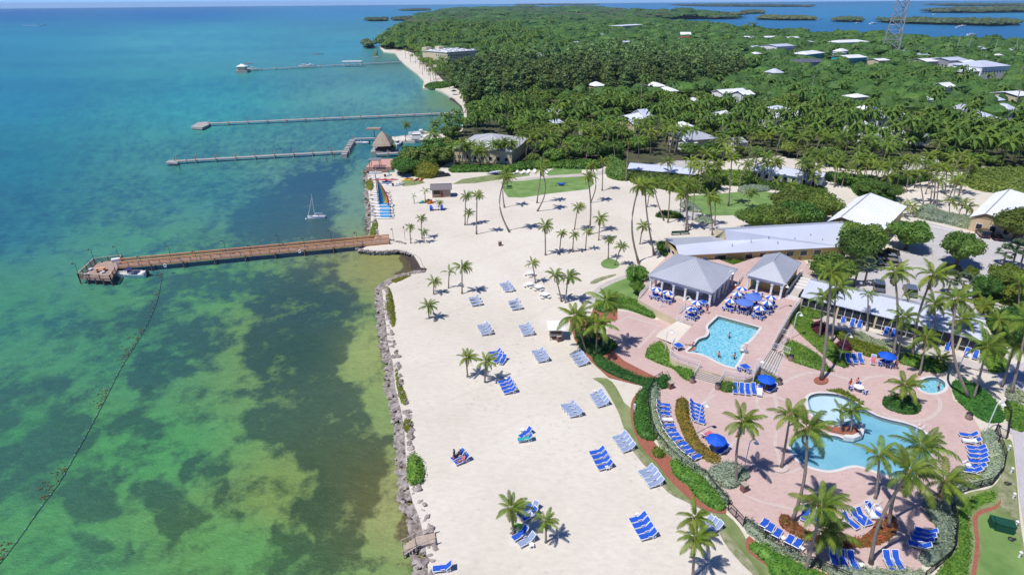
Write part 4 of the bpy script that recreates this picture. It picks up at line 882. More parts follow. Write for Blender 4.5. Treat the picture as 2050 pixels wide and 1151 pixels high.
MB().box(1.0, 2.8, .42, .5, 1., 2.1).build('counter_opening', Dark, hb); MB().box(.9, 2.9, .25, .5, .92, 1.).build('counter', WoodO, hb); MB().box(3.0, 3.7, .43, .5, .1, 1.9).build('door', M('red_door', S(170, 70, 60, .7), .6, .1, 3), hb)
# houses and stores in the trees: (label, left px, right px, front eave y, width of depth, height, rise, roof, wall, kind)
HS = [('cream hotel block with flat white roof and rooftop units above the far beach', (895, 106), (953, 102), 40, 12, .5, RoofW, Cream, 'flat', 3),
 ('white gabled house roof nearest the tall palms, right of the boat shed', (1268, 242), (1309, 233), 11, 4, 1.6, RoofW, Cream, 'gable', 1),
 ('low white house just left of the grey casuarina garage', (1441, 236), (1470, 230), 9, 4, 1.5, RoofW, Wt, 'gable', 1), ('white cottage roof with small cupola in the grove', (1549, 238), (1577, 231), 9, 4, 1.5, RoofW, Wt, 'hip', 1),
 ('white cottage right of the cottage with the cupola', (1580, 238), (1616, 231), 9, 4, 1.5, RoofW, Wt, 'gable', 1), ('broad grey hip roofed villa among the palms in the middle of the grove', (1376, 282), (1440, 277), 15, 4, 2.4, RoofG, Cream, 'hip', 1),
 ('low grey roofed annexe right of the broad villa', (1474, 287), (1498, 285), 8, 3, 1.2, RoofG, Wt, 'gable', 1), ('small white garage beside the dirt yard', (1382, 203), (1404, 201), 8, 3, 1., RoofW, Wt, 'gable', 1),
 ('long white roofed house behind the dirt yard', (1447, 188), (1499, 184), 10, 4, 1.4, RoofW, Wt, 'gable', 1), ('white flat roofed block inside the casuarina wood', (1327, 117), (1366, 116), 14, 6, .5, RoofW, Cream, 'flat', 2),
 ('grey gabled roof just above the block in the casuarina wood', (1327, 94), (1348, 93), 12, 5, 2., RoofB, Wt, 'hip', 1), ('big white office block on the bay side of the key', (1247, 53), (1299, 50), 30, 10, .5, RoofW, Cream, 'flat', 3),
 ('low grey roof at the left rim of the casuarina wood', (1150, 87), (1178, 86), 14, 4, 1.2, RoofB, Wt, 'gable', 1), ('pale row of low roofs behind the casuarina wood', (1220, 84), (1288, 86), 12, 4, 1.2, RoofB, Wt, 'gable', 1),
 ('small white roof far left of the office block', (1166, 64), (1176, 63), 12, 5, 1.5, RoofW, Wt, 'hip', 1), ('white roof with red trim beside the red roofed shops', (1362, 70), (1384, 70), 18, 7, 3, RoofW, Wt, 'gable', 2),
 ('red roofed shop near the bay shore', (1366, 78), (1388, 77), 14, 5, 2, M('red_roof', S(205, 80, 80, .7), .6, .1, .2), Wt, 'gable', 1), ('small white store right of the red roofed shop', (1394, 74), (1412, 73), 12, 5, 1.5, RoofW, Wt, 'gable', 1),
 ('long white warehouse roof on the bay shore', (1512, 76), (1572, 75), 16, 6, 1.2, RoofW, Wt, 'gable', 1), ('white store roof left of the long warehouse', (1484, 76), (1506, 75), 14, 6, 1.2, RoofW, Wt, 'gable', 1), ('white store roof right of the long warehouse', (1578, 77), (1603, 76), 14, 6, 1.2, RoofW, Wt, 'gable', 1),
 ('pale blue and white boat store beside the dark trees', (1556, 94), (1592, 92), 22, 8, 1.5, RoofB, Wt, 'gable', 2), ('white bay front cottage below the bay shore', (1606, 86), (1630, 84), 14, 5, 1.5, RoofW, Wt, 'hip', 1),
 ('long white hip roofed hall behind the dark trees left of the mast', (1680, 86), (1742, 84), 20, 6, 2., RoofW, Wt, 'hip', 1), ('white roof with turquoise walls beside the dark trees', (1616, 110), (1652, 106), 16, 7, 2., RoofW, Teal, 'hip', 2),
 ('turquoise trimmed store left of the radio mast', (1700, 117), (1738, 115), 18, 8, 1.5, RoofW, Teal, 'gable', 2), ('dark grey low roof left of the turquoise trimmed store', (1603, 126), (1664, 124), 18, 6, 2., M('slate_roof', S(110, 112, 125, .7), .6, .1, .2), Grey, 'hip', 1),
 ('white hut at the foot of the radio mast', (1760, 122), (1783, 121), 12, 6, 1., RoofW, Cream, 'gable', 1), ('long white marina store right of the radio mast', (1856, 124), (1900, 122), 16, 8, 1.5, RoofW, Cream, 'gable', 2), ('grey marina shed among the moored yachts', (1902, 122), (1938, 120), 16, 9, 1.5, RoofB, Grey, 'gable', 2),
 ('two storey white marina house with pale hip roof', (1968, 135), (2024, 132), 22, 9, 3., RoofB, Wt, 'hip', 2), ('white flat marina store in front of the two storey marina house', (1937, 146), (1972, 143), 12, 5, .5, RoofW, Cream, 'flat', 1), ('white marina roof left of the two storey marina house', (1938, 128), (1964, 126), 14, 9, 1.5, RoofW, Wt, 'gable', 2),
 ('small white gable in the dark trees below the marina', (1893, 175), (1915, 173), 9, 4, 1.8, RoofW, Wt, 'gable', 1), ('tan walled white house at the right edge', (2040, 193), (2072, 190), 14, 7, 1.2, RoofW, Cream, 'gable', 2),
 ('pale grey pyramid roofed villa with bright lawn on the right', (1954, 242), (2010, 240), 14, 4, 3., RoofB, Wt, 'hip', 1), ('grey roof beside the silver leaved trees', (1760, 238), (1792, 234), 10, 4, 1.8, RoofB, Wt, 'hip', 1), ('long pale roof right of the silver leaved trees', (1793, 236), (1822, 234), 8, 3.5, 1., RoofW, Wt, 'gable', 1),
 ('white gabled cottage in a row of three below the silver trees, left one', (1742, 273), (1766, 271), 8, 3, 1.8, RoofB, Wt, 'gable', 1), ('white gabled cottage in a row of three below the silver trees, middle one', (1772, 270), (1792, 267), 8, 3, 1.8, RoofW, Wt, 'gable', 1), ('white gabled cottage in a row of three below the silver trees, right one', (1796, 270), (1816, 267), 8, 3, 1.8, RoofW, Wt, 'gable', 1),
 ('low grey hip roof right of the three gabled cottages', (1842, 276), (1870, 274), 8, 3, 1.2, RoofG, Wt, 'hip', 1), ('white house front on the far point of the key', (914, 27), (942, 26), 16, 7, 1., RoofW, Wt, 'gable', 1), ('tall pale house at the tip of the key', (936, 19), (948, 18.5), 20, 12, 3., RoofW, Wt, 'hip', 3),
 ('small white cottage left of the pole line', (1144, 36), (1154, 35.5), 12, 5, 1.5, RoofW, Wt, 'gable', 1), ('white cottage pair left of the office block, left one', (1178, 35), (1192, 34.5), 12, 5, 1.5, RoofW, Wt, 'hip', 1), ('white cottage pair left of the office block, right one', (1220, 39), (1230, 38.5), 12, 5, 1.5, RoofW, Wt, 'hip', 1),
 ('low white roof between the palms behind the casuarina edge', (1087, 226), (1110, 224), 12, 3, 1., RoofB, Wt, 'gable', 1), ('thin grey roof left of the gravel yard', (1112, 250), (1132, 247), 9, 3.5, 1.2, RoofB, Wt, 'gable', 1), ('pale roof half hidden right of the boat shed', (1183, 257), (1200, 254), 8, 3.5, 1.2, RoofB, Wt, 'gable', 1),
 ('low white building in the palms above the paved yard', (1375, 288), (1398, 286), 7, 3, 1., RoofW, Wt, 'gable', 1)]
CLEAR = []
_e = random.Random(12)
for i in range(44):
    X_, Y_ = (_e.uniform(1120, 2040), _e.uniform(140, 262)) if i < 18 else ((_e.uniform(1060, 2040), _e.uniform(66, 132)) if i < 30 else (_e.uniform(1440, 2040), _e.uniform(84, 135)))
    if Y_ < 86 and X_ > 1600: Y_ += 30
    w_ = _e.uniform(16, 30)*(1 if Y_ > 150 else .7); HS.append(('small pale roofed cottage half hidden in the trees of the key', (X_, Y_), (X_+w_, Y_-w_*.08), _e.uniform(7, 12), 4.5, _e.uniform(1.2, 2.4), _e.choice((RoofW, RoofW, RoofB, RoofG)), _e.choice((Wt, Cream)), _e.choice(('gable', 'hip')), 1))
for lb_, pl, pr, dp, ze, rise, rf, wl_, kd, st in HS:
    ze += (2.2 if st == 1 else 1.2) if pl[1] < 222 else .3
    q = (pl[0], pl[1]-3); o = house(lb_, pl, pr, q, ze, rise, rf, wl_, kd, 'house' if st < 3 else 'apartment_block', 'house' if 'house' in lb_ or 'cottage' in lb_ or 'villa' in lb_ else 'building', depth=dp, storeys=st, group='small cottages in the trees' if 'half hidden in the trees' in lb_ else None)
    A_, B_ = G(*pl, ze), G(*pr, ze); CLEAR.append(((A_.x+B_.x)/2, (A_.y+B_.y)/2, (A_-B_).length/2, dp))
ht = bpy.data.objects['apartment_block']; L = (G(893, 104, 9)-G(953, 100, 9)).length
for i in range(9):
    for j in range(3): MB().box(3+i*L/10, 4.6+i*L/10, 4+j*12, 9+j*12, 12.6, 14.2).build('rooftop_unit', Grey if (i+j) % 2 else Wt, ht)
MB().box(-.1, 6, 32, 39, 12.5, 16).build('stair_tower', Cream, ht); MB().box(14, 20, 32, 39, 12.5, 16).build('stair_tower', Cream, ht)
# tiki hut on its finger of the dock
g0 = G(767, 300, .3); tk = thing('tiki_hut', 'thatched tiki hut on posts beside the boat basin', 'hut', (g0.x, g0.y, 0), .05)
MB().box(-4.5, 3.2, -3.2, 9.5, -1.4, .35).build('dock_floor', DockG, tk)
for x in (-2.6, 2.6):
    for y in (-2.2, 1.5, 5.2): MB().tube([(x, y, .35), (x, y, 2.6)], .13, 6).build('post', WoodB, tk)
m = MB()
z = [(3.9, 2.35), (3.5, 3.1), (2.9, 3.9), (2.3, 4.8), (1.5, 5.8), (.35, 7.)]
prev = None
for r_, z_ in z:
    ring = [(sx*(r_*.92+(.0)), 1.5+sy*(r_*.92+1.2*(r_/3.9)), z_) for sx, sy in ((-1, -1), (0, -1.12), (1, -1), (1.12, 0), (1, 1), (0, 1.12), (-1, 1), (-1.12, 0))]
    if prev:
        for i in range(8): m.quad(prev[i], prev[(i+1) % 8], ring[(i+1) % 8], ring[i])
    prev = ring
m.poly(prev); m.build('thatched_roof', Thatch, tk)
MB().box(-2, 2, -1.5, 4.5, .35, 1.3).build('bar_counter', WoodB, tk)
# red gazebo on pink platform
g0 = G(765, 327, .1)
pk = thing('pink_platform', 'salmon pink concrete platform beside the boat basin', 'platform', (g0.x, g0.y, 0)); MB().box(-4.5, 4.4, -6., 5.8, -1.5, .25).build('slab', M('salmon_concrete', S(232, 178, 162, .7), .9, .1, .6), pk)
g1 = G(752, 334, .3); gz = thing('dock_shelter', 'small brown timber shelter with flat lattice top at the platform corner', 'shelter', (g1.x, g1.y, .2))
for x in (-1.7, 1.7):
    for y in (-1.4, 1.4): MB().tube([(x, y, 0), (x, y, 2.6)], .11, 5).build('post', WoodB, gz)
tb = MB()
for i in range(12): tb.box(-2.2, 2.2, -1.9+i*.33, -1.75+i*.33, 2.72, 2.86)
tb.build('roof_slats', Grey, gz); MB().box(-2, 2, -1.5, -1.35, 2.55, 2.72).box(-2, 2, 1.35, 1.5, 2.55, 2.72).build('beam', WoodB, gz)
# towel kiosk on the sand
g0 = G(1113, 681); kk = thing('beach_kiosk', 'small white roofed towel kiosk standing on the sand beside the big palm clump', 'kiosk', (g0.x, g0.y, 0))
for x in (-1, 1):
    for y in (0, 1.6): MB().box(x-.06, x+.06, y-.06, y+.06, 0, 2.3).build('post', WoodG, kk)
MB().box(-1, 1, .7, 1.6, 0, 1.15).build('cabinet', WoodB, kk); MB().box(-1.05, 1.05, -.05, .5, .85, .95).build('counter', Wt, kk)
slab(kk, [(-1.5, -.6, 2.3), (1.5, -.6, 2.3), (1.5, 2.2, 2.65), (-1.5, 2.2, 2.65)], Wt, 'roof', .1)
# radio mast
g0 = G(1780, 118); dist = 720; mt = thing('radio_mast', 'tall grey lattice radio mast rising out of the top of the frame', 'mast', (g0.x, g0.y, 0), .3)
Hm = 95; mm = MB(); legs = [Vector((math.cos(a)*9, math.sin(a)*9, 0)) for a in (0.5, 2.6, 4.7)]; tops = [l*.3+Vector((0, 0, Hm)) for l in legs]
for i in range(3): MB().bar(legs[i], tops[i], .75).build('leg', Grey, mt)
for k in range(11):
    t0, t1 = k/11, (k+1)/11; br_ = MB()
    for i in range(3):
        j = (i+1) % 3; a0 = legs[i].lerp(tops[i], t0); a1 = legs[i].lerp(tops[i], t1); b0 = legs[j].lerp(tops[j], t0); b1 = legs[j].lerp(tops[j], t1)
        br_.bar(a0, b1, .3).bar(b0, a1, .3).bar(a1, b1, .42)
    br_.build('brace', Grey, mt)
# ------------------------------------------------------------------ piers
def pier(label, a, b, w_, zt, mat, rails=None, piles=None, pile_up=0., name='pier', plank=None, head=None):
    A, B = G(*a, zt), G(*b, zt); rz = frame_of(A, B); L = (B-A).length; t = thing(name, label, 'pier', (A.x, A.y, zt), rz)
    if plank:
        n_ = int(L/plank); me = MB().box(0, L/n_-.015, -w_/2, w_/2, -.06, 0).mesh('planks', mat)
        grp = MB()
        for i in range(n_): x = i*L/n_; grp.box(x, x+L/n_-.03, -w_/2, w_/2, -.06, random.uniform(-.004, .004))
        tag(grp.build('deck_planks', mat, t), kind='stuff')
    else: MB().box(0, L, -w_/2, w_/2, -.15, 0).build('deck', mat, t)
    for s in (-1, 1): MB().box(0, L, s*w_/2-.06, s*w_/2+.06, -.34, -.07).build('edge_beam', mat, t)
    pl = MB().tube([(0, 0, -2.6), (0, 0, pile_up)], .15, 6).mesh('pile', WoodG if pile_up else WoodB)
    if piles:
        k = int(L/piles)
        for i in range(k+1):
            for s in (-1, 1): link('pile', pl, t, (i*L/k, s*(w_/2+.12), 0), (0, 0, i))
            MB().box(i*L/k-.1, i*L/k+.1, -w_/2-.15, w_/2+.15, -.5, -.3).build('cross_beam', mat, t) if i % 2 == 0 else None
    return t, L
p1, L1 = pier('long straight timber pier with orange brown railings, ending in a square fishing deck', (240, 531), (779, 481), 2.3, .55, WoodO, piles=6.2, plank=.28)
post = MB().box(-.07, .07, -.07, .07, -.3, 1.12).mesh('rail_post', WoodO); postg = MB().box(-.07, .07, -.07, .07, -.3, 1.12).mesh('rail_post', WoodG)
for s in (-1, 1):
    y = s*1.12
    for z, h in ((1.08, .07), (.84, .15), (.56, .15), (.28, .15), (.02, .15)):
        MB().box(0, L1, y-(.12 if h == .07 else .03), y+(.12 if h == .07 else .03), z, z+h).build('rail', WoodO if (h == .07 or s > 0) else DockG, p1)
    k = int(L1/2.05)
    for i in range(k+1): link('rail_post', post if s > 0 else postg, p1, (i*L1/k, y, 0))
lamp_d = MB().tube([(0, 0, 0), (0, 0, 3.3), (-.1, 0, 3.5), (-.35, 0, 3.55), (-.5, 0, 3.4)], .045, 5)
def lamp(px_, z, label, mesh, heads, group=None, rz=0., cat='lamp post', name='lamp_post'):
    t = thing(name, label, cat, G(*px_, z), rz, group); link('pole', mesh, t)
    for h in heads: link('lamp_head', h[0], t, h[1])
    return t
PD = lamp_d.mesh('pole', Dark); HDk = MB().lathe([(.05, .12), (.22, -.02), (.2, -.1)], 8).mesh('lamp_head', Dark)
pos = ['nearest the fishing deck', 'second from the fishing deck', 'third from the fishing deck', 'fourth from the fishing deck', 'fifth from the fishing deck', 'sixth from the fishing deck', 'seventh from the fishing deck', 'eighth from the fishing deck', 'nearest the shore over the water']
for lb_, x, y in zip(pos, (288, 344, 397, 454, 506, 561, 612, 665, 717), (541, 519, 530, 508, 518, 497, 503, 487, 491)): lamp((x, y+2), .55, 'dark lamp post on the long timber pier, '+lb_, PD, [(HDk, (-.52, 0, 3.36))], 'dark lamp posts on the long pier', -.05)
lamp((788, 484), .1, 'dark lamp post on the sand just left at the pier foot', PD, [(HDk, (-.52, 0, 3.36))], None, 1.2); lamp((811, 480), .1, 'dark lamp post on the sand right of the pier foot', PD, [(HDk, (-.52, 0, 3.36))], None, 1.4)
# fishing deck
hp = [(158, 556), (190, 526), (246, 519), (222, 560)]; P = [G(x, y, .4) for x, y in hp]; c0 = sum(P, Vector())/4
fd = thing('fishing_deck', 'square timber fishing deck with railings at the sea end of the long pier', 'deck', (c0.x, c0.y, .4)); Q = [p-c0 for p in P]
m = MB(); m.prism([(q.x, q.y) for q in Q], -.35, 0); m.build('deck', M('worn_pink_boards', S(206, 178, 160, .75), .85, .3, 1.2, .2, fine=7), fd)
for i in range(4):
    a, b = Q[i], Q[(i+1) % 4]; d = b-a
    if i == 2: a, b = a, a+d*.0
    k = int(d.length/1.9)
    if i == 2:
        # opening towards the pier
        segs = [(0, .12), (.62, 1)]
    else: segs = [(0, 1)]
    for s0, s1 in segs:
        u, v = Q[i]+d*s0, Q[i]+d*s1
        for z, h in ((1.05, .08), (.75, .1), (.45, .1), (.18, .1)): MB().bar(u+Vector((0, 0, z)), v+Vector((0, 0, z)), .2 if z > 1 else .05, h).build('rail', WoodG if z > 1 else WoodB, fd)
        kk_ = max(1, int(k*(s1-s0)))
        for j in range(kk_+1): p = u.lerp(v, j/kk_); MB().box(-.08, .08, -.08, .08, -.3, 1.12, c=p).build('rail_post', WoodB, fd)
    for j in range(4): p = Q[i]+d*(j/4); MB().tube([(p.x, p.y, -2.4), (p.x, p.y, .1)], .16, 6).build('pile', WoodB, fd)
for lb_, px_ in (('left corner', (160, 557)), ('back left corner', (191, 528)), ('back right corner', (240, 522))): lamp(px_, .4, 'dark lamp post at the %s of the fishing deck' % lb_, PD, [(HDk, (-.52, 0, 3.36))], None, .2)
tb_ = thing('picnic_table', 'brown timber picnic table in the middle of the fishing deck', 'table', G(203, 543, .4), .4); MB().box(-.9, .9, -.4, .4, .72, .78).build('tabletop', WoodO, tb_); MB().box(-.9, .9, -.75, -.5, .42, .47).box(-.9, .9, .5, .75, .42, .47).build('bench_boards', WoodO, tb_); MB().box(-.7, -.6, -.7, .7, 0, .72).box(.6, .7, -.7, .7, 0, .72).build('legs', WoodB, tb_)
def crate(px_, z, label, mat, s=.5, name='cooler_box'):
    t = thing(name, label, 'cooler', G(*px_, z), random.uniform(0, 1.5)); MB().box(-s, s, -s*.6, s*.6, 0, s*.8).build('box', mat, t); MB().box(-s-.03, s+.03, -s*.6-.03, s*.6+.03, s*.8, s*.95).build('lid', Wt, t)
crate((233, 524), .4, 'white cooler box at the back right corner of the fishing deck', Wt, .8); crate((206, 547), .4, 'white bait box beside the picnic table on the fishing deck', Wt, .4); crate((182, 541), .4, 'pale blue box along the left railing of the fishing deck', PaleBlue, .4); crate((174, 551), .4, 'pale box at the near left corner of the fishing deck', PaleBlue, .4)
ring = lambda: None
for lb_, px_ in (('near the moored motorboat', (331, 531)), ('halfway along', (600, 503))):
    t = thing('lifebuoy', 'white lifebuoy hung on the near railing of the long pier, '+lb_, 'lifebuoy', G(*px_, 1.1), -.05); pts = [(math.cos(a)*.32, -.12, math.sin(a)*.32) for a in np.linspace(0, 6.283, 17)]; MB().tube(pts, .09, 6, cap=False).build('ring', Wt, t)
# the three piers beyond
p2_, L2 = pier('grey pier with paired wooden piles, second one out from the long timber pier', (352, 322), (700, 302), 2., .2, DockG, piles=6.5, pile_up=1.5)
hd = thing('pier_end_platform', 'pale wedge shaped platform at the sea end of the second pier', 'platform', G(352, 323, .2)); m = MB(); m.prism([tuple((G(x, y, .2)-hd.location)[:2]) for x, y in ((331, 326), (338, 321), (357, 320), (355, 326))], -.6, 0.02); m.build('deck', DockG, hd)
jt = thing('jetty', 'short pale slanting jetty of concrete sections closing the boat basin', 'jetty', G(696, 294, .2)); 
for i in range(9):
    a = G(689+i*2.1, 309-i*3.5, .25)-jt.location; MB().box(-1.1, 1.1, -.9, .9, -1.8, .35 if i % 2 else .25, c=(a.x, a.y, 0)).build('section', DockG, jt)
p3, L3 = pier('long thin pale pier with evenly spaced piles, third one out', (418, 247), (932, 224.5), 2.4, .3, DockG, piles=8.5, pile_up=.9)
hd = thing('pier_end_platform', 'pale arrow shaped platform at the sea end of the third pier', 'platform', G(400, 250, .3)); m = MB(); m.prism([tuple((G(x, y, .3)-hd.location)[:2]) for x, y in ((382, 254), (397, 245), (418, 244), (418, 250), (404, 256))], -1., 0.02); m.build('deck', DockG, hd)
p4, L4 = pier('far pale pier with boats alongside and a white shelter', (492, 140), (803, 124), 3., .4, DockG, piles=12, pile_up=1.)
sh_ = thing('pier_shelter', 'long white roofed shelter on the far pier', 'shelter', G(706, 131, .4), .05); MB().box(-9, 9, -3, 3, 3, 3.6).build('roof', Wt, sh_); 
for x in (-8, -3, 3, 8):
    for y in (-2.5, 2.5): MB().box(x-.2, x+.2, y-.2, y+.2, 0, 3).build('post', Wt, sh_)
sh_ = thing('pier_head_cabin', 'small white cabin at the sea end of the far pier', 'cabin', G(486, 143, .0), .1); MB().box(-5, 5, -5, 5, -1, 1).build('platform', DockG, sh_); MB().box(-3, 3, -3, 3, 1, 4).build('wall', Cream, sh_); hip(sh_, -4, 4, -4, 4, 4, 6, Wt)
p5, L5 = pier('narrow boat basin dock with piles in front of the tiki hut', (752, 308), (848, 303), 2., .3, DockG, piles=4.5, pile_up=1., name='dock')
p6, L6 = pier('thin dock reaching from the jetty to the tiki hut', (707, 277.5), (752, 276), 1.6, .2, DockG, piles=6, pile_up=1.2, name='dock')
p7, L7 = pier('dark railed timber boardwalk at the water edge by the parked small boats', (728, 344), (776, 342), 2.4, .3, WoodB, piles=4, pile_up=1.1, name='boardwalk')
kb = thing('thatch_umbrella', 'small thatched roof on a pole behind the thin dock', 'shelter', G(750, 272, 0), 0); MB().box(-3, 3, -1.5, 1.5, 2.6, 3.3).build('roof', Thatch, kb); MB().tube([(0, 0, -1), (0, 0, 2.7)], .15, 5).build('post', WoodB, kb)
pile_s = MB().tube([(0, 0, -1.5), (0, 0, 1.6)], .14, 6).mesh('pile', WoodB)
for lb_, px_ in (('just below the platform of the second pier', (361, 340)), ('beside the near side of the second pier', (375, 328)), ('below the middle of the second pier', (655, 325)), ('near the slanting jetty', (670, 315))): tag(link('mooring_pile', pile_s, None, G(*px_, -1)), 'lone dark wooden mooring pile '+lb_, 'mooring pile')
p8, L8 = pier('tiny grey fishing platform off the far wooded point, nearer one', (743, 81), (770, 77), 3, .3, DockG, name='pier'); p9, L9 = pier('tiny grey fishing platform off the far wooded point, farther one', (754, 69), (790, 66.5), 4, .4, DockG, name='pier')
# ------------------------------------------------------------------ boats
def hull_mesh(L, W_, H, mat, inner, name='hull'):
    n_ = 11; secs = []; 
    for i in range(n_):
        t = i/(n_-1); x = -L/2+L*t; w_ = W_/2*(1-max(0, (t-.45)/.55)**2.2)*(.9+.1*min(1, t*4)); sh = H*(1+.25*t*t); secs.append((x, w_, sh))
    m = MB(); P = []
    for x, w_, h in secs: w_ = max(w_, .03); P.append([(x, 0, -.15), (x, w_*.75, 0), (x, w_, h), (x, w_-.12 if w_ > .2 else w_*.4, h), (x, (w_-.12)*.9 if w_ > .2 else 0, h-.3 if w_ > .4 else h-.05), (x, 0, h-.35 if w_ > .4 else h-.05)])
    for i in range(n_-1):
        for j in range(5):
            a, b, c, d = P[i][j], P[i+1][j], P[i+1][j+1], P[i][j+1]; mi = 1 if j >= 3 else 0
            m.quad(a, b, c, d, mi); m.quad(*[(q[0], -q[1], q[2]) for q in (d, c, b, a)], mi)
    l = P[0]; m.poly([l[0], l[1], l[2], (l[2][0], -l[2][1], l[2][2]), (l[1][0], -l[1][1], l[1][2])]); return m.mesh(name, [mat, inner])
DeckIn = M('boat_deck', (.62, .62, .6), .5, .15, 3)
def motorboat(px_, label, L=6.5, rz=0., z=-1., canopy=NavyC, hull=Hull, group=None, ttop=False, cabin=False, name='motorboat'):
    t = thing(name, label, 'boat', G(*px_, z), rz, group); W_ = L*.36; H = L*.12
    link('hull', hull_mesh(L, W_, H, hull, DeckIn), t)
    MB().box(-.3, .4, -W_*.22, W_*.22, H-.3, H+.35).build('console', Wt, t); MB().poly([(.42, -W_*.24, H+.3), (.42, W_*.24, H+.3), (.25, W_*.2, H+.75), (.25, -W_*.2, H+.75)]).box(.38, .42, -W_*.24, W_*.24, H+.1, H+.32).build('windscreen', DarkGlass, t)
    MB().box(-L*.5-.35, -L*.5, -.2, .2, -.1, H+.35).box(-L*.5-.45, -L*.5+.05, -.26, .26, H+.1, H+.5).build('outboard_motor', Dark, t)
    MB().box(-L*.4, -L*.28, -W_*.35, W_*.35, H-.3, H+.05).build('bench', Wt, t)
    if canopy: 
        cm = MB()
        for i in range(4):
            y0, y1 = -W_*.36+i*W_*.18, -W_*.36+(i+1)*W_*.18; z0, z1 = [H+1.25-.25*abs(2*q/W_/.72)**2*1.2 for q in (y0, y1)]; cm.quad((-.9, y0, z0), (.6, y0, z0), (.6, y1, z1), (-.9, y1, z1)); cm.quad((-.9, y1, z1-.04), (.6, y1, z1-.04), (.6, y0, z0-.04), (-.9, y0, z0-.04))
        cm.build('canopy', canopy, t)
        fr = MB()
        for x in (-.85, .55):
            for s in (-1, 1): fr.tube([(x*.6, s*W_*.38, H-.05), (x, s*W_*.34, H+1.02)], .025, 4)
        fr.build('canopy_frame', Grey, t)
    if cabin: MB().box(-L*.18, L*.12, -W_*.3, W_*.3, H-.05, H+1.2).build('cabin', Wt, t); MB().box(-L*.16, L*.125, -W_*.305, W_*.305, H+.6, H+1.).build('cabin_window', DarkGlass, t)
    return t
motorboat((264, 553), 'white motorboat with navy canopy moored at the near side of the long pier', 7.0, math.pi-.03)

motorboat((722, 289), 'white centre console boat at the thin dock inside the jetty', 7, math.pi, canopy=None); motorboat((797, 291), 'white boat moored stern out right of the tiki hut', 8, -1.5, canopy=Wt); motorboat((836, 316), 'white boat moored at the basin edge in front of the palms', 8, 1.4, canopy=Wt)
motorboat((833, 280), 'long white speedboat with red stripe along the sandy spit', 12, math.pi+.05, canopy=None, cabin=True); motorboat((843, 271), 'white boat with outriggers behind the long speedboat on the sandy spit', 11, math.pi+.05, canopy=Wt); motorboat((728, 287.5), 'small white skiff just right of the centre console boat', 4.5, math.pi, canopy=None)
motorboat((609, 135), 'white cabin boat tied at the middle of the far pier', 12, .1, canopy=None, cabin=True); motorboat((622, 133), 'second white cabin boat tied right of the first at the far pier', 10, .1, canopy=Wt); motorboat((506, 141), 'white boat with small mast beside the sea end cabin of the far pier', 11, .1, canopy=None, cabin=True)
FB = [((1639, 40), 'white boat between the two small mangrove islands in the bay', 22), ((1716, 47.5), 'small white boat below the smaller mangrove island in the bay', 16), ((1748, 49), 'white motor yacht left of the radio mast in the bay', 28), ((1787, 52.5), 'cream boat right behind the radio mast in the bay', 22), ((1918, 56.5), 'pale boat beside a second one in the bay on the right', 20), ((1927, 54), 'white yacht of a pair in the bay on the right', 24), ((1944, 71.5), 'white sport boat nearest the marina in the bay', 24), ((1871, 30), 'tiny white boat between the two big mangrove islands', 22), ((1274, 5.6), 'tiny white boat near the horizon over the bay', 40)]
for p, lb_, L in FB: motorboat(p, lb_, L*.7, math.pi*random.choice((0, 1))+random.uniform(-.3, .3), canopy=None, cabin=True)
motorboat((86, 51.5), 'white speedboat racing right with a white wake far out at sea', 22, 0, canopy=None, cabin=True)
wk = MB(); a, b = G(84, 51.4, -.93), G(45, 51.2, -.93)
for i in range(12):
    u, v = a.lerp(b, i/12), a.lerp(b, (i+1)/12); w0, w1 = 2+i*.5, 2.5+i*.5; wk.quad(u-Vector((0, w0, 0)), v-Vector((0, w1, 0)), v+Vector((0, w1, 0)), u+Vector((0, w0, 0)))
tag(wk.build('wake', M('wake_foam', (.6, .68, .72), .9, .5, .12)), kind='stuff')
def sailboat(px_, label, L=7, rz=0., sail=None, mastH=9., z=-1., group=None, cat='sailboat', name='sailboat'):
    t = thing(name, label, cat, G(*px_, z), rz, group); link('hull', hull_mesh(L, L*.27, L*.13, Hull, DeckIn), t); MB().tube([(L*.08, 0, L*.06), (L*.08, 0, mastH)], [.08, .05], 6).build('mast', Wt, t)
    MB().tube([(L*.08, 0, 1.3), (-L*.38, 0, 1.25)], .09, 6).build('boom', Wt, t); MB().box(-L*.12, L*.2, -L*.08, L*.08, L*.06, L*.14).build('cabin', Wt, t)
    for e in (L*.47, -L*.45): MB().tube([(e, 0, L*.1), (L*.08, 0, mastH-.3)], .018 if not sail else .02, 3).build('stay', Grey, t)
    if not sail: MB().tube([(L*.47, 0, L*.1), (L*.1, 0, mastH*.85)], [.09, .05], 5).build('furled_jib', Wt, t); MB().tube([(L*.02, 0, 1.42), (-L*.36, 0, 1.38)], .14, 6).build('furled_mainsail', PaleBlue, t)
    return t
sailboat((634, 437), 'white sailboat with bare mast anchored between the shore and the second pier', 4.9, math.pi, mastH=6.8)
tag(MB().lathe([(.02, -.25), (.25, -.05), (.25, .1), (.02, .28)], 8).build('buoy', Wt, None, G(613, 438.5, -.95)), 'small white mooring buoy at the bow of the anchored sailboat', 'buoy')
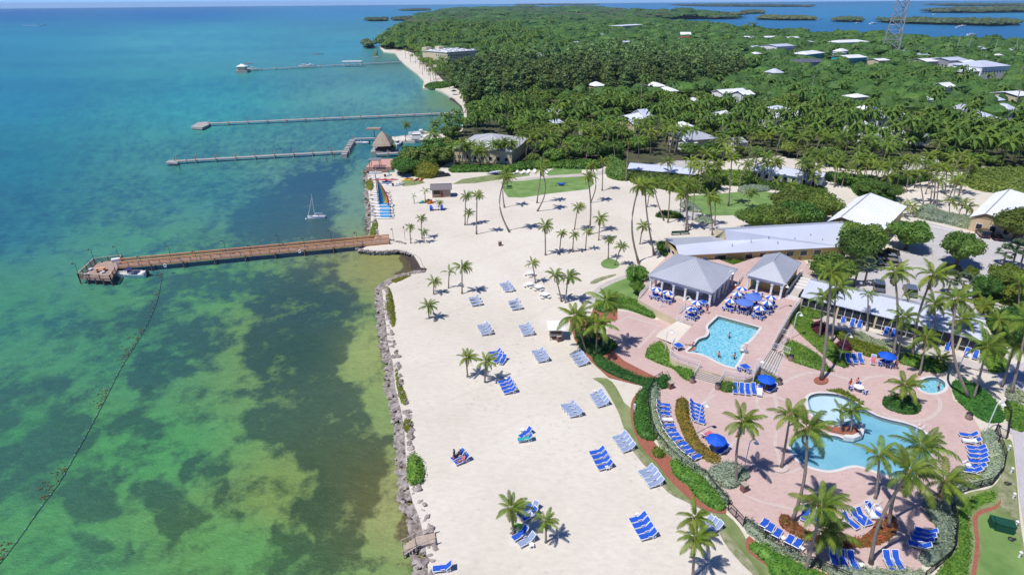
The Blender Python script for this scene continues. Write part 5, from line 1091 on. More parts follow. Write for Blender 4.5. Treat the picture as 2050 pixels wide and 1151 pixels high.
# beach catamarans
def cat_tree():
    t = thing('beach_catamaran', 'x', 'catamaran')
    for s in (-1, 1):
        m = MB(); m.tube([(-2.5, s*1.05, .3), (-1.5, s*1.05, .25), (1., s*1.05, .25), (2.2, s*1.05, .35), (2.8, s*1.05, .5)], [.12, .22, .22, .16, .03], 8); m.build('hull', Hull, t)
    MB().box(-1.7, 1., -.85, .85, .5, .54).build('trampoline', M('cyan_trampoline', S(70, 165, 225, .8), .7, .1, 3), t)
    MB().tube([(-1.75, -1.1, .52), (-1.75, 1.1, .52)], .05, 5).tube([(1.05, -1.1, .52), (1.05, 1.1, .52)], .05, 5).build('crossbar', Grey, t)
    MB().box(-2.75, -2.6, -.95, -.85, .1, .7).box(-2.75, -2.6, .85, .95, .1, .7).build('rudder', Dark, t); MB().tube([(-2.6, .9, .65), (-2.2, .2, .62)], .03, 4).build('tiller', Grey, t); return t
ct = cat_tree(); cats = [((762, 389), 'farthest of the row'), ((764, 397), 'second from the far end of the row'), ((765, 405), 'third from the far end of the row'), ((765, 411), 'fourth from the far end of the row'), ((768, 417), 'with the striped sail, in the middle of the row'), ((768, 424), 'third from the near end of the row'), ((768, 430), 'second from the near end of the row'), ((769, 436), 'nearest the pier in the row')]
for i, (p, lb_) in enumerate(cats):
    lb_ = 'white and cyan beach catamaran, '+lb_
    if i == 0: ct.location = G(*p); ct.rotation_euler = (0, 0, math.pi); ct['label'] = lb_; ct['group'] = 'beach catamarans above the rock seawall'
    else: dup(ct, G(*p), math.pi+random.uniform(-.06, .06), lb_, 'beach catamarans above the rock seawall')
sv = bpy.data.objects['beach_catamaran.004']; mast = MB().tube([(1., 0, .5), (1., 0, 8.3)], [.06, .04], 5).mesh('mast', Dark); link('mast', mast, sv)
for nm in ('beach_catamaran', 'beach_catamaran.002', 'beach_catamaran.003'): link('mast', mast, bpy.data.objects[nm])
sl = MB(); SC = [(S(20, 120, 190, .8)), (S(40, 180, 200, .8)), (S(235, 215, 150, .8)), (S(232, 200, 60, .8)), (S(225, 60, 90, .8))]
SM = [M('sail_panel_%s' % n_, c, .7, .05, 3) for n_, c in zip(('blue', 'cyan', 'cream', 'yellow', 'pink'), SC)]
for i in range(5):
    for j in range(8):
        z0, z1 = 1.2+j*.85, 1.2+(j+1)*.85; w0, w1 = 2.6*(1-(j/8)**1.7)+.02, 2.6*(1-((j+1)/8)**1.7)+.02; bl = lambda u, z: .55*math.sin(math.pi*u)*math.sin(math.pi*min(1, (z-1)/7.5))
        a0, a1 = i/5, (i+1)/5; q = lambda u, z, w_: (1.-w_*u, -.1-bl(u, z)-u*.9, z); sl.quad(q(a0, z0, w0), q(a1, z0, w0), q(a1, z1, w1), q(a0, z1, w1), i)
sl.build('sail', SM, sv)
# kayaks and small craft on the hardstanding
def kayak(px_, label, mat, rz, L=3.8, z=0., cat='kayak'):
    t = thing('kayak', label, cat, G(*px_, z), rz); m = MB(); m.tube([(-L/2, 0, .2), (-L*.3, 0, .16), (0, 0, .15), (L*.3, 0, .16), (L/2, 0, .24)], [.03, .26, .34, .26, .03], 8); m.build('hull', mat, t); MB().box(-.5, .3, -.18, .18, .44, .52).build('seat', Dark, t)
for p, lb_, mt_, rz in (((757, 361), 'long pink kayak at the left on the shore rack', Pink, .05), ((772, 361), 'crimson kayak next to the long pink kayak', Red, .0), ((786, 361), 'pink kayak at the right end of the row', Pink, .1), ((775, 365), 'navy kayak in front of the crimson kayak', NavyC, .05), ((760, 372), 'white kayak nearest the rocks', Wt, .1), ((777, 372), 'white kayak right of the other white one', Hull, 0.), ((751, 356), 'white dinghy behind the pink kayaks', Hull, .1), ((773, 368), 'pale blue kayak between the navy and white kayaks', PaleBlue, .1),
    ((817, 360), 'yellow and orange kayak on the small green patch', Orange, .4), ((814, 362), 'bright yellow kayak beside the orange one on the green patch', YelP, .1), ((834, 361), 'red pedal float left of its twin on the green patch', Red, 1.2), ((844, 361), 'orange red pedal float right of its twin on the green patch', Orange, 1.3),
    ((499, 128), 'small red kayak alone on the open water left of the far pier', Red, .1), ((632, 109.5), 'red kayak on the open water above the far pier', Red, .2), ((642, 109), 'green kayak beside the red one above the far pier', Green, .1), ((798, 102.6), 'orange kayaks pulled up at the far beach corner', Orange, .1)): kayak(p, lb_, mt_, rz, 3.8 if p[1] > 200 else 9, -1 if p[0] < 700 else 0)
motorboat((752, 348), 'small white tender with two round floats on the shore boardwalk', 4.5, .1, 0, None, name='dinghy'); motorboat((778, 352), 'white jet ski like boat by the dark tree on the shore', 3., 1., 0, None, name='dinghy'); motorboat((799, 371), 'white inflatable dinghy on the sand beside the boat rack', 3.8, .6, 0, None, name='dinghy')
def hobie(px_, label, cols): 
    t = sailboat(px_, label, 7, .2, True, 10, -1.); m = MB(); m.poly([(.5, -.3, 1.5), (-2.6, -.8, 1.5), (.5, -.2, 9.6)]); m.poly([(.5, -.28, 1.5), (.5, -.18, 9.6), (-2.6, -.78, 1.5)]); m.build('sail', cols, t)
hobie((752, 117), 'far catamaran with green and yellow sail near the sandy point, left one', SM[3]); hobie((757, 116), 'far catamaran with green sail near the sandy point, right one', Teal)
# canoe rack boats on lawn
rk = thing('boat_rack', 'navy and white boat trailer with upturned boats at the lawn edge', 'boat rack', G(992, 349)); 
for i in range(4): MB().tube([(-3+i*.3, -1+i*.7, .5), (0+i*.3, -1+i*.7, .6), (3+i*.3, -1+i*.7, .5)], [.05, .4, .05], 7).build('hull', Hull if i % 2 else NavyC, rk)
for i, p in enumerate(((1032, 348), (1046, 348), (1057, 347), (1070, 346), (1094, 347))): 
    t = thing('lawn_lounger', 'white lounger on the lawn behind the beach, number %s from the left of five' % ('one', 'two', 'three', 'four', 'five')[i], 'sun lounger', G(*p), .9+.2*i, 'white loungers on the back lawn'); MB().box(-1.2, .6, -.4, .4, .3, .4).build('seat', Wt, t); MB().box(0, .9, -.4, .4, 0, .1, M=Matrix.Translation((.6, 0, .32))@Matrix.Rotation(-.7, 4, 'Y')).build('backrest', Wt, t); MB().box(-1.1, -1, -.35, .35, 0, .3).box(.4, .5, -.35, .35, 0, .3).build('leg', Wt, t)
# ------------------------------------------------------------------ furniture
def lounger_tree(fab, name='sun_lounger'):
    t = thing(name, 'x', 'sun lounger')
    m = MB()
    for s in (-1, 1): m.box(-1.0, .5, s*.34-.035, s*.34+.035, .3, .37); m.box(-.98, .95, s*.34-.03, s*.34+.03, .12, .17) if False else None
    m.box(-1.02, -.95, -.34, .34, .3, .37).box(.43, .5, -.34, .34, .3, .37); m.build('frame', Wt, t)
    MB().box(-.97, .4, -.31, .31, .365, .42).build('seat', fab, t)
    R = Matrix.Translation((.38, 0, .36))@Matrix.Rotation(-.82, 4, 'Y'); b = MB().box(0, .86, -.31, .31, 0, .055, M=R); bo = b.build('backrest', fab, t)
    MB().box(-.02, .9, -.365, -.31, -.02, .05, M=R).box(-.02, .9, .31, .365, -.02, .05, M=R).box(.86, .92, -.31, .31, -.02, .05, M=R).bar((.85, -.3, .0), (.78, -.3, .75), .05).bar((.85, .3, .0), (.78, .3, .75), .05).build('backrest_frame', Wt, bo)
    for x, d in ((-.82, -.1), (.42, .12)):
        for s in (-1, 1): MB().bar((x, s*.34, .33), (x+d, s*.36, 0), .06).bar((x+.35, s*.34, .33), (x, s*.35, .12), .04).build('leg', Wt, t)
    for s in (-1, 1): MB().box(-.15, .3, s*.38-.03, s*.38+.03, .55, .59).box(-.14, -.09, s*.38-.02, s*.38+.02, .3, .55).build('armrest', Wt, t)
    return t
LB = {'blue': lounger_tree(Blue), 'pale': lounger_tree(PaleBlue)}
used = {'blue': 0, 'pale': 0}
def head_px(px_, hv, z=0.):
    """heading angle from a photo direction (foot -> head)"""
    a, b = G(*px_, z), G(px_[0]+hv[0], px_[1]+hv[1], z); return math.atan2(b.y-a.y, b.x-a.x)
def lounger(kind, p, ang, label, group, z=0.):
    pr = LB[kind]
    if not used[kind]: used[kind] = 1; proto_tree(pr); pr.location = G(*p, z); pr.rotation_euler = (0, 0, ang); pr['label'] = label; pr['group'] = group; return pr
    return dup(pr, G(*p, z), ang, label, group)
ORD = {2: ['farther', 'nearer'], 3: ['farthest', 'middle', 'nearest'], 4: ['farthest', 'second', 'third', 'nearest'], 5: ['farthest', 'second', 'middle', 'fourth', 'nearest']}
def row(kind, p0, p1, n_, hv, where, z=0., grp=None, jit=.05):
    A, B = G(*p0, z), G(*p1, z); ang = head_px(p0, hv, z); g_ = grp or ('sun loungers in the row '+where)
    for i in range(n_):
        q = A.lerp(B, i/(n_-1)); col = 'royal blue' if kind == 'blue' else 'pale blue'
        o = lounger(kind, p0, ang+random.uniform(-jit, jit), '%s %s sun lounger of the row %s' % (ORD[n_][i], col, where), g_, z); o.location = q+Vector((random.uniform(-.05, .05),)*2+(0,))
X = (10, -1.2)
row('pale', (1010, 571), (1019, 584), 4, X, 'of four nearest the white round tables'); row('pale', (948, 600), (954, 612), 3, X, 'of three near the tall single palm')
row('pale', (1027, 607), (1034, 620), 3, X, 'of three in the open sand'); row('pale', (966, 655), (975, 670), 4, X, 'left of the kiosk, nearest the sea')
row('pale', (1049, 656), (1058, 671), 4, X, 'just left of the kiosk'); row('pale', (1076, 707), (1087, 724), 4, X, 'in the sand below the kiosk'); row('pale', (1152, 712), (1166, 731), 4, (10, -2.5), 'beside the mulch under the palm clump')
row('pale', (1193, 793), (1206, 812), 4, (10, -2.5), 'touching the top of the curving grass strip'); row('pale', (1136, 815), (1152, 833), 4, X, 'left of the curving grass strip'); row('pale', (1240, 878), (1257, 901), 4, (10, -2.8), 'against the middle of the curving grass strip')
row('pale', (1293, 946), (1312, 971), 4, (10, -2.8), 'nearest the camera against the grass strip')
row('blue', (1010, 767), (1020, 787), 4, (10, -1.8), 'right of the two lone palms'); row('blue', (1194, 909), (1211, 937), 4, (10, -2.2), 'on open sand left of the fence'); row('blue', (1276, 1043), (1296, 1076), 4, (10, -2.4), 'on open sand beside the two headed palm')
for k_, p, hv, lb_, z in (('blue', (991, 709), X, 'upper left of the group above the two lone palms', 0), ('blue', (994, 714.5), X, 'second of the blue group of four above the two lone palms', 0), ('blue', (997, 723), (6, -5), 'third, turned one of the blue group above the two lone palms', 0), ('blue', (1007, 725), (5, -7), 'rightmost of the group above the two lone palms', 0),
    ('blue', (1051.5, 872), (10, -5.5), 'farther of the lone pair in the middle of the sand', 0), ('blue', (1051, 882.5), (10, -1.2), 'nearer of the lone pair in the middle of the sand', 0), ('blue', (917, 916.5), (10, -5.5), 'empty one of the pair near the rocks, beside the standing person', 0), ('blue', (925, 925.5), (10, -4), 'one with the sunbather lying on it near the rocks', 0), ('blue', (886, 1141), (10, -1), 'single one at the bottom edge by the rock wall', 0),
    ('blue', (1050, 1028), (8, -6), 'left one of three under the big leaning palm near the camera', 0), ('pale', (1066, 1026), (7, -9), 'towel covered middle one of three behind the big leaning palm', 0), ('blue', (1060, 1035), (9, -5), 'right one of three under the big leaning palm near the camera', 0), ('blue', (1041, 1074), (9, -5.5), 'one at the foot of the big leaning palm near the camera', 0), ('pale', (1054, 1087), (10, -5), 'with a folded towel, nearest the camera under the leaning palm', 0),
    ('pale', (1411, 1051), (9, -4), 'left one of three half hidden behind the two headed palm', 0), ('pale', (1420, 1056), (9, -4), 'middle one of three half hidden behind the two headed palm', 0), ('pale', (1429, 1062), (9, -4), 'right one of three half hidden behind the two headed palm', 0),
    ('blue', (1446, 904), (9, -5), 'one on the right of the blue umbrella in the crescent bed', ZP), ('blue', (1414, 875), (-9, 6), 'one on the left of the blue umbrella in the crescent bed', ZP), ('blue', (1543, 782), (10, -6), 'one to the right under the umbrella by the terrace hedge', ZP)): lounger(k_, p, head_px(p, hv, z), ('royal blue' if k_ == 'blue' else 'faded pale blue')+' sun lounger, '+lb_, 'scattered sun loungers', z)
SEQ = ['first', 'second', 'third', 'fourth', 'fifth', 'sixth', 'seventh', 'eighth', 'ninth', 'tenth', 'eleventh', 'twelfth']
def seq(kind, pts, hvs, what, z=ZP):
    for i, p in enumerate(pts): hv = hvs[i] if isinstance(hvs, list) else hvs; lounger(kind, p, head_px(p, hv, z), '%s blue sun lounger %s' % (SEQ[i], what), 'sun loungers '+what.split(',')[0], z)
H_ = [(-10, -1+i*.55) for i in range(12)]
seq('blue', [(1327, 814), (1327, 823), (1327.5, 832.5), (1332, 844), (1336, 856), (1340, 867), (1346, 875.5), (1352, 883.5), (1361.5, 894), (1368, 902.5), (1376, 910), (1390, 920)], H_, 'from the top along the silver hedge, facing the crescent bed')
seq('blue', [(1393, 814), (1393, 822), (1393.5, 830), (1394.5, 838), (1396.5, 845.5)], [(-10, -3)]*5, 'from the top in the stack right of the crescent bed')
seq('blue', [(1471, 783), (1484, 784), (1496, 785.5), (1508, 784.5), (1520, 788)], [(-1.5, -10), (-1, -10), (-2.5, -10), (-3, -10), (0, -10)], 'from the left in front of the terrace hedge')
seq('blue', [(1528, 1055), (1539, 1064), (1554, 1075), (1578, 1088), (1594, 1096)], [(-5, 9)]*5, 'from the left along the lower silver hedge')
seq('blue', [(1668, 1124), (1686, 1128), (1706, 1130)], [(-3, -9), (-4, -9), (-5, -9)], 'from the left at the bottom edge right of the leaning trunk')
seq('blue', [(1777, 1129), (1795, 1129)], [(-5, -9)]*2, 'of the bottom edge pair near the S shaped hedge')
seq('blue', [(1851, 1068), (1848, 1077), (1843, 1086), (1838, 1096)], [(10, 3)]*4, 'from the top in the row against the S shaped hedge')
seq('blue', [(1936, 875), (1942, 887), (1951, 901), (1954, 909), (1955, 918), (1955, 928), (1951, 938), (1943, 946)], [(10, 1.5)]*8, 'from the top against the right hand silver hedge')
seq('blue', [(1697, 724), (1709.5, 724), (1721.5, 723)], [(-5, -9)]*3, 'from the left below the lamp in the garden edge')
seq('blue', [(1700, 1049), (1717, 1043), (1727, 1040), (1741, 1028), (1751, 1030), (1611, 1034), (1635, 1040)], [(-8, -6), (-8, -7), (-8, -7), (-6, -9), (-8, -5), (3, -9), (3, -9)], 'from the left group around the lower planted island')
seq('pale', [(1747, 726)], (0, -9), 'with a patterned towel left of the umbrella by the garden')
seq('blue', [(1639, 632), (1687, 645), (1705, 652), (1719.5, 655), (1773, 669), (1787.5, 673), (1895, 700), (1934, 711), (1951, 716), (2010, 597)], (2.5, -9), 'from the left on the patio of the screened wing', .01)
# small tables
wt = thing('side_table', 'x', 'side table'); MB().box(-.25, .25, -.25, .25, .38, .43).build('tabletop', Wt, wt); 
for x in (-.2, .2):
    for y in (-.2, .2): MB().box(x-.03, x+.03, y-.03, y+.03, 0, .38).build('leg', Wt, wt)
for i, (p, lb_) in enumerate((((1013, 761.5), 'above the blue row right of the two lone palms'), ((1191, 786.5), 'above the pale row at the top of the grass strip'), ((1045.5, 864.5), 'left of the lone pair of blue loungers'), ((1215.5, 939.5), 'below the blue row left of the fence curve'), ((1275, 1034.5), 'above the blue row nearest the camera'), ((1064, 1094.5), 'beside the towel lounger under the leaning palm'), ((972, 649), 'above the pale row left of the kiosk'), ((1022, 585), 'below the farthest pale row'), ((1723, 1135), 'right of the bottom edge loungers'), ((1622, 1042), 'between the two chairs of the lower planted island'), ((1566, 1081), 'in the row along the lower silver hedge'), ((1604, 1101), 'at the right end of the row along the lower silver hedge'))):
    z = ZP if p[0] > 1500 else 0; lb_ = 'small white side table '+lb_
    if i == 0: wt.location = G(*p, z); wt['label'] = lb_; wt['group'] = 'white side tables'
    else: dup(wt, G(*p, z), random.uniform(0, 1), lb_, 'white side tables')
def towel(p, hv, z, lb_, mat, dx=0.):
    a = head_px(p, hv, z); t = thing('towel', lb_, 'towel', G(*p, z), a); m = MB(); r = random.Random(p[0]); xs = [-.95+dx+i*.19 for i in range(7)]
    prof = [(x, .43+.012*r.random()) for x in xs]+[(.62, .62), (.85, .86)]
    for i in range(len(prof)-1): (x0, z0), (x1, z1) = prof[i], prof[i+1]; m.box(x0, x1, -.33, .33, z0, z0+.015) if abs(z1-z0) < .03 else m.quad((x0, -.33, z0+.02), (x1, -.33, z1+.02), (x1, .33, z1+.02), (x0, .33, z0+.02))
    m.build('cloth', mat, t)
for p, hv, z, lb_, mt_ in (((1066, 1026), (7, -9), 0, 'white towel covering the lounger behind the leaning palm', WhiteCloth), ((1520, 788), (0, -10), ZP, 'white towel on the rightmost lounger before the terrace hedge', WhiteCloth), ((1414, 875), (-9, 6), ZP, 'pink towel on the lounger left of the crescent bed umbrella', Pink), ((1741, 1028), (-6, -9), ZP, 'white towel on a lounger of the lower planted island', WhiteCloth),
    ((1747, 726), (0, -9), ZP, 'red and white beach towel on the lounger by the garden umbrella', Pink), ((1942, 887), (10, 1.5), ZP, 'white towel on the second lounger at the right hand hedge', WhiteCloth), ((1052, 883), (10, -1.2), 0, 'folded turquoise towel on the nearer lounger of the lone pair', Teal), ((1332, 844), (-10, .6), ZP, 'white towel on the fourth lounger along the silver hedge', WhiteCloth)): towel(p, hv, z+.02, lb_, mt_)
def umbrella_canopy(r, h, drop, mats, n_=8, name='canopy', thick=.0):
    m = MB()
    for i in range(n_):
        a0, a1 = 2*math.pi*i/n_, 2*math.pi*(i+1)/n_; am = (a0+a1)/2; mi = i % len(mats)
        A = (math.cos(a0)*r, math.sin(a0)*r, h-drop); B = (math.cos(a1)*r, math.sin(a1)*r, h-drop); C_ = (math.cos(am)*r*.93, math.sin(am)*r*.93, h-drop+.02)
        A1 = tuple(q*.5 for q in A[:2])+(h-drop*.42,); B1 = tuple(q*.5 for q in B[:2])+(h-drop*.42,)
        m.poly([A, C_, B, B1, A1], mi); m.poly([A1, B1, (0, 0, h)], mi); m.quad((A[0], A[1], A[2]-.13), (B[0], B[1], B[2]-.13), B, A, mi)
    return m.mesh(name, mats)
UC = umbrella_canopy(1.0, 2.45, .45, [BrightBlue, WhiteCloth]); UF = MB().lathe([(.13, 2.4), (.1, 2.5), (.02, 2.56)], 6).mesh('finial', Red); UP = MB().tube([(0, 0, .1), (0, 0, 2.45)], .03, 5).lathe([(.28, 0), (.26, .1), (.05, .14)], 8).mesh('pole', Wt)
UB = umbrella_canopy(1.3, 2.5, .55, [BrightBlue]); UL = umbrella_canopy(1.55, 2.5, .35, [PeriBlue], 8)
def umb(p, kind, label, z, rot=None, group=None):
    t = thing('umbrella', label, 'umbrella', G(*p, z), random.uniform(0, .8) if rot is None else rot, group); link('pole', UP, t); link('canopy', {'s': UC, 'b': UB, 'l': UL}[kind], t)
    if kind == 's': link('finial', UF, t)
tt = thing('patio_table', 'x', 'table'); MB().box(-.62, .62, -.62, .62, .7, .76).build('tabletop', Blue, tt); MB().box(-.66, .66, -.66, -.62, .68, .77).box(-.66, .66, .62, .66, .68, .77).box(-.66, -.62, -.62, .62, .68, .77).box(.62, .66, -.62, .62, .68, .77).build('rim', Wt, tt)
for x in (-.5, .5):
    for y in (-.5, .5): MB().box(x-.04, x+.04, y-.04, y+.04, 0, .7).build('leg', Wt, tt)
ch = thing('patio_chair', 'x', 'chair'); MB().box(-.25, .25, -.25, .25, .4, .46).build('seat', Blue, ch); MB().box(.2, .26, -.24, .24, .46, .9).build('backrest', Blue, ch)
MB().box(-.25, .27, -.3, -.25, .6, .65).box(-.25, .27, .25, .3, .6, .65).box(.2, .27, -.3, .3, .9, .95).build('frame', Wt, ch)
for x in (-.22, .24):
    for y in (-.27, .27): MB().box(x-.025, x+.025, y-.025, y+.025, 0, .62).build('leg', Wt, ch)
_tf = [0, 0]
def tset(p, label, z, um=None, umlabel=None, rot=.2, chairs=4):
    c = G(*p, z)
    if not _tf[0]: o = tt; _tf[0] = 1; proto_tree(tt); o.location = c; o.rotation_euler = (0, 0, rot); o['label'] = 'square blue topped table '+label; o['group'] = 'blue topped terrace tables'
    else: dup(tt, c, rot, 'square blue topped table '+label, 'blue topped terrace tables')
    dirs = ['seaward', 'near', 'inland', 'far']
    for i in range(chairs):
        a = rot+math.pi/2*i+math.pi; q = c+Vector((math.cos(a)*.98, math.sin(a)*.98, 0)); lb_ = 'blue %s side chair at the table %s' % (dirs[i], label)
        if not _tf[1]: _tf[1] = 1; proto_tree(ch); ch.location = q; ch.rotation_euler = (0, 0, a); ch['label'] = lb_; ch['group'] = 'blue and white terrace chairs'
        else: dup(ch, q, a, lb_, 'blue and white terrace chairs')
    if um: umb(p, um, umlabel, z, None, 'terrace umbrellas')
k1 = lambda x, y, o=(1250, 450), s=3.488: (o[0]+x/s, o[1]+y/s)
TS = [((218, 515), 's', 'under the leftmost umbrella by the big pavilion'), ((298, 540), 's', 'under the second umbrella, above the left steps'), ((497, 612), 's', 'under the umbrella right of the left steps'), ((462, 655), 's', 'under the nearest umbrella by the left ramp'), ((728, 597), 's', 'under the leftmost umbrella of the crowded middle group'), ((775, 548), 's', 'under the second umbrella behind the big plain ones'), ((808, 512), 's', 'under the rearmost umbrella near the orange cooler'),
 ((885, 578), 'l', 'under the rear large periwinkle umbrella'), ((826, 615), 'l', 'under the front large periwinkle umbrella'), ((930, 650), 's', 'under the nearest umbrella by the pool corner'), ((984, 612), 's', 'under the umbrella behind the pool corner one'), ((1008, 575), 's', 'under the rightmost umbrella by the small pavilion'), ((918, 508), None, 'without umbrella beside the small pavilion'), ((547, 562), None, 'without umbrella between columns of the big pavilion')]
for q, k, lb_ in TS:
    tset(k1(*q), lb_, ZU, k, 'square table umbrella' if False else {'s': 'blue and white striped umbrella, the one ', 'l': 'large plain periwinkle umbrella, the one '}.get(k, '')+lb_.replace('under the ', '').replace(' umbrella', '') if k else None, random.uniform(.1, .5))
tset(k1(375, 868), 'alone on the curved terrace corner left of the upper pool', ZU, None, None, .4, 0); tset(k1(838, 1016), 'on the curved terrace lobe between the stairs', ZU, None, None, .3, 2)
umb((1530, 781), 'b', 'bright blue umbrella over loungers by the terrace hedge', ZP); umb((1430, 904), 'b', 'bright blue umbrella at the tip of the crescent bed', ZP); umb((1770, 733), 'b', 'bright blue umbrella beside the garden near the hot tub', ZP)
tset((1771, 731), 'under the bright blue umbrella near the hot tub', ZP, None, None, .3, 3)
# white round beach tables
for i, (p, lb_) in enumerate((((1061, 552), 'farthest, partly behind a palm'), ((1059.5, 574), 'left of the middle pair'), ((1078, 580), 'right of the middle pair'), ((1090.5, 595), 'nearest the camera'))):
    t = thing('picnic_table', 'white round picnic table with curved benches on the upper beach, '+lb_, 'table', G(*p), .3*i, 'white round picnic tables'); MB().lathe([(.78, .72), (.8, .76), (.78, .79)], 14).build('tabletop', Wt, t); MB().lathe([(.3, 0), (.1, .1), (.08, .72)], 6).build('pedestal', Wt, t)
    for j in range(4):
        a = j*math.pi/2; m = MB().box(-.45, .45, -.16, .16, .42, .47, M=Matrix.Rotation(a, 4, 'Z')@Matrix.Translation((0, 1.05, 0))).bar((math.cos(a+1.57)*1.0, math.sin(a+1.57)*1.0, .42), (0, 0, .15), .06); m.build('bench', Wt, t)
# lamps of the pool area
PW = MB().tube([(0, 0, 0), (0, 0, 4.3), (.05, 0, 4.75), (.3, 0, 5.05), (.62, 0, 5.), (.78, 0, 4.7)], .065, 6).mesh('pole', Wt); HW = MB().lathe([(.06, .12), (.1, 0), (.32, -.22), (.3, -.26)], 10).mesh('lamp_head', Wt)
for p, z, lb_ in (((1558, 619), ZU, 'in front of the small pavilion'), ((1452, 590), ZU, 'at the right corner of the big pavilion'), ((1584, 677), ZP, 'in the garden wedge right of the terrace'), ((1680, 722), 0, 'in the garden above the three blue loungers'), ((1330, 713), 0, 'in the hedge left of the curved terrace corner'), ((1366, 645), ZU, 'right of the left steps below the big pavilion'), ((1505, 775), ZP, 'behind the loungers by the terrace hedge'), ((1394.6, 867), ZP, 'in the crescent bed beside the stack of loungers'),
    ((1488.6, 944), ZP, 'beside the silver shrub mound'), ((1973, 864), ZP, 'at the top of the right hand silver hedge'), ((1911, 761), 0, 'behind the hot tub among the leaning palms'), ((1723, 1078), ZP, 'in the lower planted island'), ((1900, 988), ZP, 'at the bend of the right hand hedge')):
    lamp(p, z, 'white shepherd crook lamp post '+lb_, PW, [(HW, (.8, 0, 4.66))], 'white shepherd crook lamp posts', 0)
# bins, planters, low lights
def bin_(p, z, lb_, kind='r'):
    t = thing('trash_bin', lb_, 'bin', G(*p, z), .4)
    if kind == 'r': MB().lathe([(.36, 0), (.42, .2), (.42, .85)], 12).build('body', M('tan_aggregate', S(180, 155, 140, .7), .9, .3, 12), t) ; MB().lathe([(.43, .85), (.3, 1.02), (.12, 1.04)], 12).build('lid', Dark, t)
    else: MB().box(-.32, .32, -.32, .32, 0, 1.0).build('body', WoodB, t); MB().box(-.36, .36, -.36, .36, 1.0, 1.12).build('lid', WoodG, t); MB().box(-.2, .2, -.33, -.32, .7, .9).build('opening', Dark, t)
for p, z, lb_, k in (((1385, 765), ZP, 'round tan bin with black lid left of the lower stairs', 'r'), ((1436, 778), ZP, 'round tan bin with black lid right of the lower stairs', 'r'), ((1559, 769), ZP, 'round tan bin with black lid beside the terrace lounger umbrella', 'r'), ((1582, 721), ZP, 'round tan bin with black lid under the ramp railing', 'r'), ((1342, 777), ZP, 'square wooden bin beside the trimmed dark hedge', 's'), ((1488.5, 982), ZP, 'square wooden bin beside the silver shrub mound', 's'), ((1001, 492), 0, 'lone square wooden bin on the open sand', 's'), ((1118.7, 683), 0, 'brown barrel bin left in front of the kiosk', 's'), ((1938, 838), ZP, 'round tan planter beside the crook lamp bed on the right', 'r')): bin_(p, z, lb_, k)
for i, p in enumerate(((2018, 902), (2023, 947), (2027, 998), (2032, 1054), (2039, 1116))):
    t = thing('path_light', 'white bollard path light on the grass beside the footpath, %s from the top' % SEQ[i], 'path light', G(*p), 0, 'white bollards beside the footpath'); MB().tube([(0, 0, 0), (0, 0, .75)], .1, 8).build('post', Wt, t); MB().lathe([(.16, .75), (.18, .82), (.05, .95)], 8).build('cap', Wt, t)
t = thing('utility_box', 'large dark green utility cabinet on the lower right lawn', 'cabinet', G(2003, 1060), -.4); MB().box(-.7, 1., -.5, .6, 0, 1.1).build('cabinet', Green, t); MB().box(-.75, 1.05, -.55, .65, 1.1, 1.18).build('lid', Green, t)
t = thing('utility_box', 'narrow dark green utility cabinet left of the large one', 'cabinet', G(1985, 1052), -.4); MB().box(-.3, .3, -.5, .5, 0, 1.).build('cabinet', Green, t); MB().box(-.33, .33, -.53, .53, 1., 1.06).build('lid', Green, t)
for p, lb_ in (((2015, 970), 'black mushroom spotlight low in the grass near the second bollard'), ((2023, 1081), 'black twin spotlight on the lawn below the green cabinet')): t = thing('garden_spotlight', lb_, 'spotlight', G(*p)); MB().lathe([(.25, 0), (.3, .25), (.1, .4)], 8).build('head', Dark, t); MB().box(.2, .5, -.1, .1, 0, .25).build('base', Dark, t)
t = thing('sign_board', 'blank white notice board among the shrubs at the path corner left of the big pavilion', 'sign', G(1199, 607), -.5); MB().box(-1., 1., -.05, .05, .9, 2.).build('panel', Wt, t); MB().box(-.9, -.8, -.04, .04, 0, .9).box(.8, .9, -.04, .04, 0, .9).build('post', Wt, t)
t = thing('towel_shelf', 'pale upright post sign at the end of the grass strip beside the hedge', 'sign', G(1269, 826)); MB().box(-.12, .12, -.12, .12, 0, 1.5).build('post', Wt, t)
t = thing('cooler_drum', 'orange drinks cooler at the corner of the big pavilion', 'cooler', G(1471, 577, ZU)); MB().lathe([(.2, 0), (.26, .1), (.26, .75)], 10).build('body', Orange, t); MB().lathe([(.27, .75), (.15, .85)], 10).build('lid', Wt, t)
t = thing('beach_cart', 'big wheeled beach cart with two blue balloon tyres under the small palm', 'cart', G(874, 421), .1)
for x in (-1.5, 1.5): MB().tube([(x-.35, 0, .75), (x+.35, 0, .75)], .75, 12).build('wheel', Blue, t)
MB().box(-1.1, 1.1, -.4, .5, .5, .8).box(-.5, .5, -.2, .3, .8, 1.3).build('seat', Wt, t)
for p, lb_, mt_ in (((846, 407), 'teal float under the slim palm by the hut', Teal), ((853, 405), 'yellow float under the slim palm by the hut', YelP), ((858, 404), 'navy float at the right under the slim palm by the hut', NavyC), ((862, 408), 'orange board leaning right of the floats by the slim palm', Orange)): t = thing('float_toy', lb_, 'float', G(*p), .4); MB().tube([(-1, 0, .3), (0, 0, .35), (1, 0, .3)], [.2, .35, .2], 7).build('tube', mt_, t); MB().box(-.3, .3, -.3, .3, .6, .75).build('seat', mt_, t)
t = thing('swim_ring', 'green and turquoise inflatable ring on the sand at the foot of the leaning palm', 'float', G(1036, 1059)); MB().tube([(math.cos(a)*.5, math.sin(a)*.5, .16) for a in np.linspace(0, 6.283, 21)], .17, 7, cap=False).build('ring', M('lime_vinyl', S(140, 220, 70, .8), .4, .2, 2), t)
